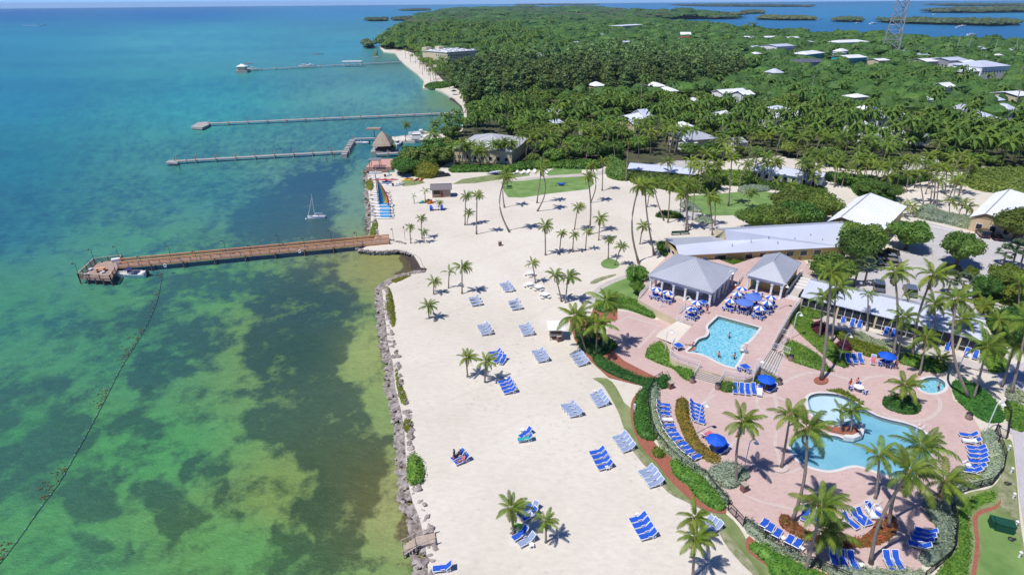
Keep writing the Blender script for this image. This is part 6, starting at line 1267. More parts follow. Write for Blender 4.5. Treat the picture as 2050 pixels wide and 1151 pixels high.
t = thing('pool_lift', 'grey and white pool lift chair beside the right edge of the upper pool', 'pool lift', G(1493, 706, ZU)); MB().box(-.2, .2, -.3, .3, 0, .5).build('base', Grey, t); MB().tube([(0, 0, .4), (0, 0, 1.5), (-.7, .1, 1.6)], .06, 5).build('arm', Grey, t); MB().box(-.9, -.45, -.2, .25, .45, .52).box(-.9, -.45, .2, .26, .5, .95).build('seat', Wt, t)
for (p, q, lb_) in (((1840, 851), (1850, 860), 'two bent white ladder rails at the right end of the lagoon pool'),): 
    t = thing('pool_ladder', lb_, 'ladder', G(1845, 857, ZP), .4)
    for y in (-.3, .3): MB().tube([(-.5, y, -.6), (-.45, y, .5), (-.2, y, .75), (.3, y, .7), (.45, y, 0)], .03, 5).build('rail', Wt, t)
    for z in (-.5, -.25): MB().box(-.55, -.45, -.3, .3, z, z+.04).build('step', Wt, t)
t = thing('pool_ladder', 'white ladder rails at the right corner of the upper pool', 'ladder', G(1513, 672, ZU), -.3)
for y in (-.3, .3): MB().tube([(-.5, y, -.6), (-.45, y, .5), (-.2, y, .75), (.3, y, .7), (.45, y, 0)], .03, 5).build('rail', Wt, t)
# green benches far on the lawn
for p, lb_ in (((1020, 378), 'green lawn bench at the left edge of the back lawn'), ((1362, 470), 'long green bench against the left end of the long restaurant')):
    t = thing('bench', lb_, 'bench', G(*p), .1); L = 1.6 if p[0] < 1100 else 4.4; MB().box(-L/2, L/2, -.25, .25, .45, .52).build('seat', Green, t); MB().box(-L/2, L/2, .22, .28, .55, .95).build('backrest', Green, t)
    for i in range(3): MB().box(-L/2+i*L/2-.04, -L/2+i*L/2+.04, -.25, .25, 0, .45).build('leg', Green, t)
t = thing('hammock', 'blue hammock on a dark stand on the back lawn', 'hammock', G(1124, 372), .1); MB().tube([(-1.4, 0, 1.), (-.7, 0, .6), (0, 0, .45), (.7, 0, .6), (1.4, 0, 1.)], [.05, .35, .45, .35, .05], 7).build('sling', Blue, t); MB().bar((-1.9, 0, 0), (-1.4, 0, 1.1), .08).bar((1.9, 0, 0), (1.4, 0, 1.1), .08).bar((-1.9, 0, .05), (1.9, 0, .05), .1).build('stand', Dark, t)
# timber steps over the rocks
t = thing('timber_steps', 'weathered timber landing with rails leading over the rocks into the water', 'steps', G(850, 1084), .25)
MB().box(-.9, 1.2, -.7, .7, .1, .25).build('landing', WoodG, t)
for i in range(4): MB().box(-1.3-i*.32, -.98-i*.32, -.7, .7, .02-i*.22, .08-i*.22).build('step', WoodG, t)
for y in (-.75, .75): MB().bar((-2.5, y, .1), (1.2, y, 1.15), .07).bar((-2.5, y, -.3), (-.9, y, .65), .07).build('handrail', WoodG, t)
for x, z0 in ((-2.3, -1.2), (-.9, -.2), (1.1, 0)):
    for y in (-.75, .75): MB().box(x-.05, x+.05, y-.05, y+.05, z0, 1.2 if x > 0 else z0+1.3).build('post', WoodG, t)
# ------------------------------------------------------------------ stairs, railings, fences
def stairs(label, tl, tr, br, bl, n_, z0, z1, mat=Conc):
    T0, T1, B1, B0 = G(*tl, z1), G(*tr, z1), G(*br, z0), G(*bl, z0); c = (T0+T1+B0+B1)/4; c.z = z0; t = thing('steps', label, 'steps', c); dz = (z1-z0)/n_
    for i in range(n_):
        a0, a1 = T0.lerp(B0, i/n_)-c, T1.lerp(B1, i/n_)-c; b0, b1 = T0.lerp(B0, (i+1)/n_)-c, T1.lerp(B1, (i+1)/n_)-c; zt = z1-z0-dz*(i+1)+.0; m = MB()
        P = [(a0.x, a0.y), (a1.x, a1.y), (b1.x, b1.y), (b0.x, b0.y)]; ar = sum(P[k][0]*P[(k+1) % 4][1]-P[(k+1) % 4][0]*P[k][1] for k in range(4))
        if ar < 0: P = P[::-1]
        m.prism(P, -.05, zt+.002*i if zt > 0 else .012, 0); m.build('step', mat, t)
        nose = MB(); nose.bar((b0.x, b0.y, zt-.03), (b1.x, b1.y, zt-.03), .03, .05); nose.build('step_edge', WoodB, t) if zt > .05 else None
    return t
stairs('left flight of pale steps from the pink plaza up to the big pavilion', (1326, 617), (1362, 627), (1353, 641), (1319, 634), 6, ZP, ZU)
stairs('middle flight of pale steps from the lower plaza up to the upper pool', (1402, 737), (1448, 751), (1438, 772), (1390, 758), 7, ZP, ZU)
stairs('right flight of pale steps beside the ramp going down to the plaza', (1520, 733), (1543, 698), (1572, 708), (1555, 752), 7, ZP, ZU)
def railing(label, pts, z0s, h=1.05, mat=Wt, sp=1.6, name='railing', bal=.0, cat='railing', rails=(1., .12), post_w=.06, balw=.022):
    P = [G(*p, z) for p, z in zip(pts, z0s if hasattr(z0s, '__len__') else [z0s]*len(pts))]; c = P[0].copy(); t = thing(name, label, cat, c); m = MB(); pm = MB().box(-post_w/2, post_w/2, -post_w/2, post_w/2, 0, h+.03).mesh('post', mat); rl = MB(); bl = MB()
    for i in range(len(P)-1):
        a, b = P[i]-c, P[i+1]-c; L = (b-a).length
        for r_ in rails: rl.bar(a+Vector((0, 0, h*r_)), b+Vector((0, 0, h*r_)), post_w*.8, .05)
        k = max(1, round(L/sp))
        for j in range(k+(1 if i == len(P)-2 else 0)): link('post', pm, t, a.lerp(b, j/k))
        if bal:
            for j in range(int(L/bal)): q = a.lerp(b, (j+.5)*bal/L); bl.box(-balw/2, balw/2, -balw/2, balw/2, h*rails[-1], h*rails[0], c=q)
    rl.build('rail', mat, t)
    if bal: tag(bl.build('balusters', mat, t), kind='stuff')
    return t
railing('white railing on the left side of the big pavilion terrace', [(1279, 598), (1300, 573), (1318, 549)], ZU, bal=.16)
railing('white handrail left of the left steps', [(1326, 615), (1314, 632)], [ZU, ZP], bal=.16); railing('white handrail right of the left steps', [(1371, 617), (1360, 628), (1353, 641)], [ZU, ZU, ZP+.2], bal=.16)
railing('white railing round the ramp landing beside the left steps', [(1354, 642), (1372, 647), (1384, 651)], ZU, bal=.16)
railing('curved white railing round the left corner of the upper pool terrace', [(1350, 686), (1343, 699), (1342, 712), (1354, 720), (1376, 728), (1401, 736)], ZU, bal=.18)
railing('white handrail left of the middle steps', [(1401, 737), (1389, 757)], [ZU, ZP], bal=.16); railing('white handrail right of the middle steps', [(1451, 752), (1439, 771)], [ZU, ZP], bal=.16)
railing('curved white railing round the lobe between the lower stairs', [(1453, 752), (1470, 757), (1490, 758), (1508, 753), (1518, 736)], ZU, bal=.18)
railing('white railing at the foot of the right steps', [(1520, 734), (1540, 742), (1557, 750)], [ZU, ZU-.4, ZU-.6], bal=.16); railing('white railing at the top of the right steps', [(1543, 697), (1560, 701), (1580, 708)], ZU, bal=.2, balw=.03)
railing('long white railing down the right edge of the upper terrace', [(1606, 600), (1588, 623), (1572, 648), (1558, 672), (1546, 696)], ZU, bal=.2); railing('short white railing round the planter by the ramp', [(1562, 668), (1576, 672), (1574, 686), (1556, 700)], ZU-.6, bal=.2)
railing('white railing behind the gap between the two pavilions', [(1476, 573), (1486, 556), (1496, 560)], ZU, bal=.16)
rp_ = thing('ramp', 'pale curving access ramp left of the upper pool', 'ramp', G(1340, 665, ZP)); m = MB()
A_ = [G(*p, z)-rp_.location for p, z in (((1357, 642), 1.43), ((1384, 653), 1.43), ((1352, 689), .6), ((1312, 674), .1), ((1320, 664), .15))]
m.poly([A_[0], A_[1], A_[2], A_[3], A_[4]][::-1]); m.build('surface', M('ramp_concrete', S(240, 228, 212, .72), .85, .08, .6), rp_)
# service yard with white walls beside the small pavilion
sy = thing('service_yard', 'white walled service yard with steps and bins right of the small pavilion', 'yard', G(1600, 590, .9), rz2)
MB().box(-1.5, 1.8, -3, 9, -.9, .75).build('slab', Conc, sy); MB().box(-1.9, -1.7, -3.2, 9, 0, 1.6).build('side_wall', Wt, sy); MB().box(1.8, 2., -4, 9, -.9, 1.6).build('side_wall', Cream, sy); MB().box(-1.6, 2, -4.2, -4, -.9, 1.2).build('end_wall', Wt, sy)
for i in range(4): MB().box(-1.3, .9, 1+i*1.5, 1.5+i*1.5, .76, 1.0+.06*i).build('step', Wt, sy)
for i in range(3): MB().box(.4, 1.6, -3.4+i*1.1, -2.5+i*1.1, 0, 1.5).build('black_cabinet', Dark, sy)
# black iron fences
F1 = [(1325, 757), (1308, 768), (1298, 790), (1297, 815), (1302, 850), (1315, 880), (1335, 905), (1362, 930), (1388, 947), (1410, 955), (1432, 985), (1456, 1012)]
railing('black iron fence curving between the beach planting and the silver hedge', F1, .0, 1.25, BlackIron, 2., 'fence', .16, 'fence', (1., .1), .07, .02)
railing('black iron gate section opening onto the beach', [(1457, 1021), (1472, 1037), (1487, 1054)], .0, 1.3, BlackIron, 1., 'gate', .14, 'gate', (1., .1), .09, .02)
railing('black iron fence along the lower silver hedge', [(1489, 1050), (1530, 1084), (1580, 1113), (1640, 1139), (1700, 1165)], .0, 1.25, BlackIron, 2., 'fence', .16, 'fence', (1., .1), .07, .02)
railing('black iron fence behind the S shaped silver hedge', [(1848, 1160), (1872, 1140), (1898, 1118), (1909, 1100), (1912, 1060), (1904, 1022), (1901, 997)], .0, 1.25, BlackIron, 2., 'fence', .16, 'fence', (1., .1), .07, .02)
railing('black iron fence behind the right hand silver hedge', [(1901, 996), (1937, 983), (1985, 971), (2005, 946), (2010, 920), (1998, 885), (1993, 862)], .0, 1.25, BlackIron, 2., 'fence', .16, 'fence', (1., .1), .07, .02)
railing('black iron gate at the end of the footpath', [(1990, 868), (2013, 879)], .0, 1.3, BlackIron, 1., 'gate', .14, 'gate', (1., .1), .09, .02); railing('black iron fence beside the red mulch bed on the right', [(2014, 878), (2020, 835), (2010, 812)], .0, 1.25, BlackIron, 2., 'fence', .16, 'fence', (1., .1), .07, .02)
# ------------------------------------------------------------------ swim line
rp = [(325, 547), (318, 590), (306, 625), (285, 668), (262, 705), (238, 745), (213, 795), (184, 850), (150, 912), (116, 970), (80, 1018), (38, 1078), (0, 1127), (-60, 1200)]; RP = [G(x, y, -.93) for x, y in curve(rp, 6, False)]
sw_ = thing('swim_line', 'dark swim line rope with small pale floats curving away from the long pier', 'float line', RP[0]); MB().tube([p-RP[0] for p in RP], .035, 4).build('rope', Dark, sw_)
fm = MB().lathe([(.02, -.09), (.09, -.03), (.09, .05), (.02, .1)], 6).mesh('float', PaleBlue); dsum = 0; nf = 0
for i in range(len(RP)-1):
    a, b = RP[i]-RP[0], RP[i+1]-RP[0]; L = (b-a).length
    while dsum < L: link('float', fm, sw_, a.lerp(b, dsum/L)+Vector((0, 0, .03))); dsum += 1.75
    dsum -= L
sg = MB(); r = random.Random(5)
for i in range(900):
    t = r.random(); k = int(t*(len(RP)-1)); p = RP[k].lerp(RP[k+1], r.random()); d = r.expovariate(1.4)
    if vnoise(np.array([p.y/4]), np.array([p.x/4]), 4)[0] < .5: continue
    p = p+Vector((-.2-d*.8, d*.2+r.uniform(-.5, .5), .025)); s = r.uniform(.04, .17); a = r.uniform(0, 3)
    sg.poly([(p.x+math.cos(a+j*1.26)*s*r.uniform(.4, 1.3), p.y+math.sin(a+j*1.26)*s*r.uniform(.4, 1.3), p.z+.004*(i % 5)) for j in range(5)])
tag(sg.build('floating_seaweed', M('brown_sargassum', S(128, 112, 66, .5), .8, .3, 6)), 'brown floating seaweed gathered along the swim line', 'seaweed', kind='stuff')
# ------------------------------------------------------------------ vehicles
def car(p, rz, label, col, kind='sedan', name='parked_car'):
    paint, n, b = _nodes('car_paint'); b.inputs['Base Color'].default_value = tuple(col)+(1,); b.inputs['Roughness'].default_value = .25; b.inputs['Metallic'].default_value = .3; b.inputs['Coat Weight'].default_value = .6
    t = thing(name, label, 'car' if kind != 'van' else 'van', G(*p, .02), rz); L, W_ = (4.7, 1.8) if kind == 'sedan' else (4.8, 1.9)
    H1, H2 = (.85, 1.42) if kind == 'sedan' else (1.0, 1.75)
    prof = [(-L/2, .35), (-L/2, H1-.12), (-L/2+.12, H1), (L/2-.25, H1-.12), (L/2, H1-.3), (L/2, .35)]; m = MB()
    for s in (-1, 1): m.poly([(x, s*W_/2, z) for x, z in (prof if s < 0 else prof[::-1])])
    for i in range(len(prof)): a, c = prof[i], prof[(i+1) % len(prof)]; m.quad((a[0], -W_/2, a[1]), (a[0], W_/2, a[1]), (c[0], W_/2, c[1]), (c[0], -W_/2, c[1]))
    bo = m.build('body', paint, t); bv = bo.modifiers.new('b', 'BEVEL'); bv.width = .08; bv.segments = 2
    cab = [(-L*.38 if kind == 'sedan' else -L*.47, H1-.02), (-L*.25 if kind == 'sedan' else -L*.43, H2), (L*.08, H2), (L*.25, H1-.02)]; g = MB(); W2 = W_*.42; W1 = W_*.47
    for s in (-1, 1): q = [(x, s*(W1 if z < H1 else W2), z) for x, z in cab]; g.poly(q if s < 0 else q[::-1])
    for i in (0, 2): a, c = cab[i], cab[i+1]; wa, wc = (W1 if a[1] < H1 else W2), (W1 if c[1] < H1 else W2); g.quad((a[0], -wa, a[1]), (a[0], wa, a[1]), (c[0], wc, c[1]), (c[0], -wc, c[1]))
    g.build('windows', DarkGlass, t); MB().box(cab[1][0]-.03, cab[2][0]+.03, -W2-.02, W2+.02, H2-.02, H2+.05).build('roof', paint, t)
    wh = MB().tube([(0, -.11, 0), (0, .11, 0)], .33, 12).mesh('wheel', Rubber)
    for x in (-L*.3, L*.31):
        for s in (-1, 1): link('wheel', wh, t, (x, s*(W_/2-.08), .33))
    for s in (-1, 1): MB().box(L/2-.03, L/2+.02, s*.62-.2, s*.62+.2, H1-.42, H1-.28).build('headlight', Wt, t); MB().box(-L/2-.02, -L/2+.03, s*.66-.16, s*.66+.16, H1-.35, H1-.2).build('taillight', Red, t)
    return t
CR = [((1774, 513), 2.25, 'black pickup like car farthest in the row beside the big round tree', (.01, .01, .012), 'suv'), ((1778, 521), 2.9, 'light silver blue sedan in the middle of the row beside the big round tree', S(196, 206, 220, .6), 'sedan'), ((1779, 531), 2.95, 'beige silver sedan nearest in the row beside the big round tree', S(200, 192, 182, .6), 'sedan'), ((1768, 517), 2.6, 'dark blue car mostly hidden between the round trees', (.01, .02, .05), 'sedan'),
 ((1757, 577), 1.15, 'grey blue minivan parked just behind the screened wing', S(130, 142, 165, .55), 'van'), ((1820, 587), 1.15, 'grey minivan behind the middle of the screened wing roof', S(150, 160, 180, .55), 'van'), ((1910, 547), -.2, 'black car in the shade of the single parking lot tree', (.008, .008, .01), 'suv'),
 ((1966, 472), 1.2, 'dark purple black car near the hall wall, left of two', (.015, .01, .02), 'suv'), ((1991, 477), 1.25, 'dark blue car near the hall wall, right of two', (.01, .015, .03), 'sedan'), ((887, 353), .4, 'dark blue car under the palms behind the beach hut', (.01, .03, .06), 'sedan')]
for p, rz, lb_, c, k in CR: car(p, rz, lb_, c, k)
# parking kerb and stops
t = thing('kerb', 'long white kerb in front of the clipped silver green hedge of the parking lot', 'kerb', G(1846, 449)); a = G(1846, 449)-t.location; b = G(1950, 472)-t.location
for i in range(5): MB().bar(a.lerp(b, i/5+.01)+Vector((0, 0, .08)), a.lerp(b, (i+1)/5-.01)+Vector((0, 0, .08)), .25, .16).build('kerb_stone', Wt, t)
for i in range(5):
    p = G(1868+i*26, 456+i*6, .03); band([(1868+i*26, 456+i*6), (1868+i*26+.5, 464+i*6)], .12, .03, name='bay_line', mat=Wt)
# utility poles
PLM = MB().tube([(0, 0, 0), (0, 0, 14)], [.25, .16], 6).mesh('pole', WoodG); PLX = MB().box(-1.6, 1.6, -.1, .1, 13, 13.2).mesh('crossarm', WoodG)
UPX = [(1155, 38), (1177, 40), (1203, 41), (1230, 48), (1304, 52), (1339, 60), (1349, 62), (1398, 60), (1413, 66), (1447, 76), (1481, 74), (1578, 84), (1063, 28), (1083, 27), (1120, 30), (996, 26), (1033, 30), (1708, 122), (1733, 128), (1888, 124), (2036, 168), (1281, 222), (1586, 128), (1620, 203), (2022, 240), (955, 135), (1592, 130)]
for i, p in enumerate(UPX):
    near = 'beside the '+('radio mast' if 1700 < p[0] < 1740 else 'marina' if p[0] > 1800 else 'far road across the wooded key'); t = thing('utility_pole', 'pale utility pole standing out of the trees %s' % near, 'utility pole', G(*p), .4, 'utility poles in the trees'); link('pole', PLM, t, None, None, (1.6, 1.6, 1.2) if p[1] < 90 else 1); link('crossarm', PLX, t, (0, 0, 2.6) if p[1] < 90 else None)
# masts of yachts in the marina
for i, p in enumerate(((1895, 116), (1912, 112), (1958, 126), (1985, 122), (2000, 120), (2020, 124), (2032, 122), (1935, 118))): sailboat(p, 'moored yacht with bare mast in the marina, %s from the left by its mast' % SEQ[i], 12, random.uniform(0, 6), None, 20 if i % 2 else 15, 0., 'moored yachts in the marina', name='moored_yacht')
motorboat((1345, 213), 'turquoise hulled boat on a trailer in the dirt yard', 10, .1, 0., None, Teal, cabin=True)
# ------------------------------------------------------------------ people
def person(p, z, pose, label, rz=0., shirt=None, trunks=None, hair=HairM, s=1., ob=None):
    """one continuous skinned body; pose: stand, walk, sit, lie, swim"""
    J = {'pelvis': (0, 0, .95), 'chest': (0, 0, 1.32), 'neck': (0, 0, 1.5), 'head': (0, .02, 1.66), 'sl': (-.19, 0, 1.42), 'sr': (.19, 0, 1.42), 'el': (-.27, .0, 1.15), 'er': (.27, 0, 1.15), 'hl': (-.28, .08, .88), 'hr': (.28, .08, .88), 'kl': (-.11, .02, .5), 'kr': (.11, .02, .5), 'al': (-.12, 0, .07), 'ar': (.12, 0, .07), 'tl': (-.12, .16, .03), 'tr': (.12, .16, .03)}
    if pose == 'walk': J.update(kl=(-.1, .16, .52), al=(-.1, .22, .08), tl=(-.1, .38, .04), kr=(.1, -.08, .5), ar=(.1, -.34, .12), tr=(.1, -.22, .03), er=(.27, .12, 1.16), hr=(.26, .3, 1.), el=(-.27, -.12, 1.16), hl=(-.27, -.05, .92))
    if pose in ('sit', 'lie'):
        J.update(pelvis=(0, 0, .5), chest=(0, -.22, .78), neck=(0, -.34, .92), head=(0, -.4, 1.06), sl=(-.19, -.28, .86), sr=(.19, -.28, .86), el=(-.28, -.1, .62), er=(.28, -.1, .62), hl=(-.26, .14, .6), hr=(.26, .14, .6), kl=(-.12, .42, .62), kr=(.12, .42, .54), al=(-.13, .82, .46), ar=(.13, .86, .46), tl=(-.13, .92, .56), tr=(.13, .96, .56))
    if pose == 'swim': J.update(kl=(-.1, -.1, .55), kr=(.1, -.1, .55), el=(-.42, .15, 1.3), hl=(-.6, .35, 1.34), er=(.42, .15, 1.3), hr=(.6, .35, 1.34))
    names = list(J); E = [('pelvis', 'chest'), ('chest', 'neck'), ('neck', 'head'), ('chest', 'sl'), ('chest', 'sr'), ('sl', 'el'), ('el', 'hl'), ('sr', 'er'), ('er', 'hr'), ('pelvis', 'kl'), ('kl', 'al'), ('al', 'tl'), ('pelvis', 'kr'), ('kr', 'ar'), ('ar', 'tr')]
    R = dict(pelvis=.15, chest=.15, neck=.06, head=.105, sl=.07, sr=.07, el=.045, er=.045, hl=.035, hr=.035, kl=.065, kr=.065, al=.045, ar=.045, tl=.035, tr=.035)
    me = bpy.data.meshes.new('body'); me.from_pydata([J[k] for k in names], [(names.index(a), names.index(b)) for a, b in E], []); o = bpy.data.objects.new('tmp', me); COL.objects.link(o)
    sk = o.modifiers.new('s', 'SKIN'); sv_ = me.skin_vertices[0].data if me.skin_vertices else None
    if sv_ is None:
        bm = bmesh.new(); bm.from_mesh(me); bm.verts.layers.skin.verify(); bm.to_mesh(me); bm.free(); sv_ = me.skin_vertices[0].data
    for i, k in enumerate(names): sv_[i].radius = (R[k], R[k]); sv_[i].use_root = (k == 'pelvis')
    sb = o.modifiers.new('u', 'SUBSURF'); sb.levels = 1; dg = bpy.context.evaluated_depsgraph_get(); me2 = bpy.data.meshes.new_from_object(o.evaluated_get(dg)); bpy.data.objects.remove(o); me2.name = 'body'
    mats = [Skin, trunks or NavyC, shirt or Skin]; me2.materials.clear()
    for m_ in mats: me2.materials.append(m_)
    pel, chs = Vector(J['pelvis']), Vector(J['chest'])
    for f in me2.polygons:
        c = f.center; d = (c-pel).length; f.material_index = 1 if d < .26 and c.z < pel.z+.12 else (2 if (c-chs).length < .26 else 0); f.use_smooth = True
    t = thing('person', label, 'person', G(*p, z)+(ob or Vector()), rz, scale=s); link('body', me2, t); h = J['head']; MB().lathe([(.1, -.03), (.125, .03), (.1, .1), (.03, .14)], 8).build('hair', hair, t, (h[0], h[1]-.02, h[2]+.03)); return t
person((1415, 628), ZU, 'walk', 'person in red walking on the terrace between the pavilion and the pool', .4, Red); person((1458, 684), ZU-1.25, 'swim', 'swimmer on a turquoise float in the middle of the upper pool', 1.); person((1383, 692), ZU, 'sit', 'person sitting with a blue towel at the left edge of the upper pool', 1.2, trunks=Blue, ob=Vector((0, 0, -.4))); person((1388, 701), ZU, 'sit', 'person sitting at the left waterline of the upper pool', 1.9, ob=Vector((0, 0, -.45)))
person((1468, 725), ZU-1.15, 'swim', 'bather near the right lower edge of the upper pool', .5); person((1437, 722), ZU-1.2, 'swim', 'bather in the shallow near end of the upper pool', 2.)
person((1699, 778), ZP, 'stand', 'person in red standing left of the white table on the plaza', .3, Red, Red); person((1713, 776), ZP, 'walk', 'person in dark trunks standing at the white table on the plaza', 2., None, NavyC); person((910, 921), 0, 'stand', 'person in dark shorts standing beside the blue loungers near the rocks', 1.2, Dark, Dark)
person((925, 926), 0, 'lie', 'sunbather in pink lying on a blue lounger near the rocks', head_px((925, 926), (-10, 4))-math.pi/2, Pink, Pink, ob=Vector((0.1, 0, -.02))); person((917, 917), 0, 'lie', 'person in black lying on the farther blue lounger near the rocks', head_px((917, 917), (-10, 5.5))-math.pi/2, Dark, Dark)
person((1875, 785), ZP-.9, 'swim', 'bather in the hot tub', 1.); person((1532, 782), ZP, 'sit', 'person in the shade of the umbrella by the terrace hedge', 2., Dark, ob=Vector((.3, 0, -.05)))
person((1793, 739), ZP, 'walk', 'person in pink walking behind the blue umbrella near the hot tub', 1., Pink); person((1375, 434), 0, 'walk', 'person walking on the pale path behind the beach', 1., Dark); person((1434, 893), ZP, 'sit', 'person in red under the umbrella of the crescent bed', 4., Red)
tw = thing('patio_table', 'round white table with blue chairs in the middle of the plaza', 'table', G(1717, 782, ZP)); MB().lathe([(.7, .7), (.72, .75), (.7, .78)], 14).build('tabletop', Wt, tw); MB().lathe([(.3, 0), (.08, .1), (.08, .7)], 6).build('pedestal', Wt, tw)
for i in range(3): a = 1+i*2.1; dup(ch, G(1717, 782, ZP)+Vector((math.cos(a)*1.05, math.sin(a)*1.05, 0)), a, 'blue and white chair at the round white plaza table, %s of three' % ('left', 'near', 'right')[i], 'blue and white terrace chairs')
# ------------------------------------------------------------------ rock seawall
def seawall(label, line, n_, wid, smin, smax, z0=-.75, z1=.1, seed=1, maxn=300):
    r = random.Random(seed); L = [G(x, y, -.3) for x, y in line]; seg = [(L[i], L[i+1]) for i in range(len(L)-1)]; ln = [(b-a).length for a, b in seg]; T = sum(ln)
    t = thing('rock_seawall', label, 'rock wall', L[0]); out = []
    for i in range(n_):
        d = r.random()*T; k = 0
        while d > ln[k] and k < len(ln)-1: d -= ln[k]; k += 1
        a, b = seg[k]; p = a.lerp(b, min(1, d/ln[k])); nn = (b-a).normalized(); nn = Vector((-nn.y, nn.x, 0)); u = r.uniform(-1, 1); p = p+nn*u*wid
        s = r.uniform(smin, smax)*(1.25-.4*abs(u)); z = z0+(z1-z0)*(.5-.5*u)*r.uniform(.7, 1.1); out.append((p, s, z))
    out.sort(key=lambda q: q[0].y)
    big = out[:maxn]; rest = out[maxn:]
    for p, s, z in big: link('rock', ROCKS[r.randrange(5)], t, (p.x-L[0].x, p.y-L[0].y, z-L[0].z), (r.uniform(-.4, .4), r.uniform(-.4, .4), r.uniform(0, 6.28)), (s, s*r.uniform(.7, 1.1), s*r.uniform(.7, 1)))
    if rest:
        bm = bmesh.new()
        for p, s, z in rest:
            me = ROCKS[r.randrange(5)].copy(); me.transform(Matrix.LocRotScale(Vector((p.x-L[0].x, p.y-L[0].y, z-L[0].z)), Euler((r.uniform(-.4, .4), 0, r.uniform(0, 6.28))), Vector((s, s*.9, s*.85)))); bm.from_mesh(me); bpy.data.meshes.remove(me)
        me = bpy.data.meshes.new('small_rocks'); bm.to_mesh(me); bm.free(); me.materials.append(RockM); tag(link('small_rocks', me, t), kind='stuff')
W1_ = [(858, 1200), (851, 1150), (848, 1105), (843, 1062), (835, 1032), (824, 1006), (818, 980), (812, 928), (808, 880), (806, 856), (801, 821), (789, 774), (785, 727), (773, 685), (770, 651), (765, 612), (763, 577), (774, 563), (783, 559), (804, 551), (826, 545), (850, 542)]
seawall('pale grey boulder seawall running down the water edge to the bottom of the picture', W1_, 1150, 1.25, .45, 1.2, -.85, .12, 3)
seawall('boulder apron round the foot of the long timber pier', [(718, 499), (728, 502), (745, 503), (765, 504), (795, 502), (815, 506), (826, 511)], 190, .8, .45, 1.1, -.8, .1, 4); seawall('loose rocks on the sand side of the long timber pier foot', [(760, 478), (782, 482), (800, 486), (820, 491)], 60, .6, .4, .8, -.2, .1, 9)
seawall('boulder shore beside the beach catamarans, north of the long pier', [(750, 484), (745, 466), (741, 448), (742, 415), (738, 399), (736, 383), (740, 370), (737, 360), (733, 350)], 330, 1.3, .6, 1.3, -.85, .1, 5)
seawall('dark stone edge of the sandy spit behind the boat basin', [(787, 276), (812, 272), (840, 268), (880, 266), (918, 263.5)], 150, .7, .6, 1.2, -.7, .1, 6)
# ------------------------------------------------------------------ hedges, shrubs and beds
hedge('dense dark green shrub bank between the beach mulch and the black fence, upper one', [(1270, 808), (1277, 790), (1289, 778), (1301, 779), (1296, 811), (1302, 851), (1312, 879), (1296, 883), (1277, 872), (1268, 843)], .9, HLeafD)
hedge('small rounded green shrub between the two long shrub banks', [(1305, 905), (1312, 897), (1326, 899), (1332, 910), (1326, 918), (1311, 916)], .6, HLeaf)
hedge('long green shrub bank below the small rounded shrub, left of the gate', [(1341, 929), (1353, 924), (1378, 942), (1404, 956), (1430, 986), (1450, 1011), (1449, 1023), (1428, 1021), (1393, 996), (1375, 972), (1350, 954)], .9, HLeaf)
hedge('low green shrub bank along the bottom edge outside the fence', [(1500, 1092), (1521, 1088), (1543, 1102), (1578, 1120), (1614, 1138), (1660, 1160), (1650, 1185), (1564, 1178), (1532, 1127), (1502, 1103)], .8, HLeaf)
hedge('silver green clipped hedge curving along the inside of the fence behind the loungers', [(1303, 780), (1318, 776), (1319, 808), (1321, 840), (1331, 870), (1358, 900), (1390, 930), (1420, 954), (1447, 985), (1462, 1008), (1454, 1010), (1421, 975), (1386, 946), (1345, 920), (1320, 888), (1305, 850), (1299, 812)], .95, SLeaf)
hedge('round silver green shrub mound around the leaning palm left of the plaza', [(1416, 951), (1430, 934), (1464, 928), (1492, 941), (1498, 957), (1484, 968), (1468, 979), (1450, 978), (1430, 962)], 1., SLeaf)
hedge('silver green clipped hedge along the lower fence', [(1488, 1047), (1503, 1043), (1528, 1067), (1557, 1092), (1593, 1109), (1628, 1123), (1678, 1140), (1760, 1142), (1843, 1145), (1846, 1168), (1700, 1168), (1650, 1142), (1590, 1120), (1540, 1096), (1497, 1066)], .9, SLeaf)
hedge('silver green S shaped hedge on the right of the plaza', [(1854, 998), (1878, 1009), (1902, 1019), (1910, 1054), (1906, 1083), (1912, 1097), (1896, 1114), (1868, 1134), (1848, 1131), (1838, 1120), (1845, 1107), (1869, 1083), (1873, 1056), (1858, 1036), (1851, 1018)], .95, SLeaf)
hedge('silver green hedge hooking round the right hand loungers', [(1963, 872), (1971, 865), (1988, 865), (1995, 890), (2008, 922), (1999, 953), (1978, 971), (1936, 978), (1903, 989), (1877, 985), (1883, 972), (1936, 967), (1960, 953), (1974, 933), (1974, 904)], .95, SLeaf)
hedge('olive green shrub strip outside the S shaped hedge', [(1862, 1180), (1893, 1125), (1918, 1095), (1914, 1040), (1935, 1000), (1990, 984), (1990, 1004), (1960, 1014), (1940, 1035), (1944, 1080), (1930, 1180)], .35, HLeaf)
hedge('crescent bed of flowering shrubs between the two lounger rows', [(1353, 812), (1357, 800), (1367, 796), (1377, 806), (1379, 836), (1390, 862), (1402, 885), (1425, 905), (1440, 915), (1441, 925), (1428, 928), (1402, 914), (1375, 885), (1360, 853), (1353, 830)], .5, FlowerL, ZP, cat='shrub bed', name='shrub_bed')
hedge('round dark green shrub circle around the short palm near the hot tub', [(1767, 803), (1775, 796), (1800, 792), (1830, 800), (1843, 815), (1838, 826), (1818, 830), (1790, 824), (1770, 814)], .7, HLeafD, ZP)
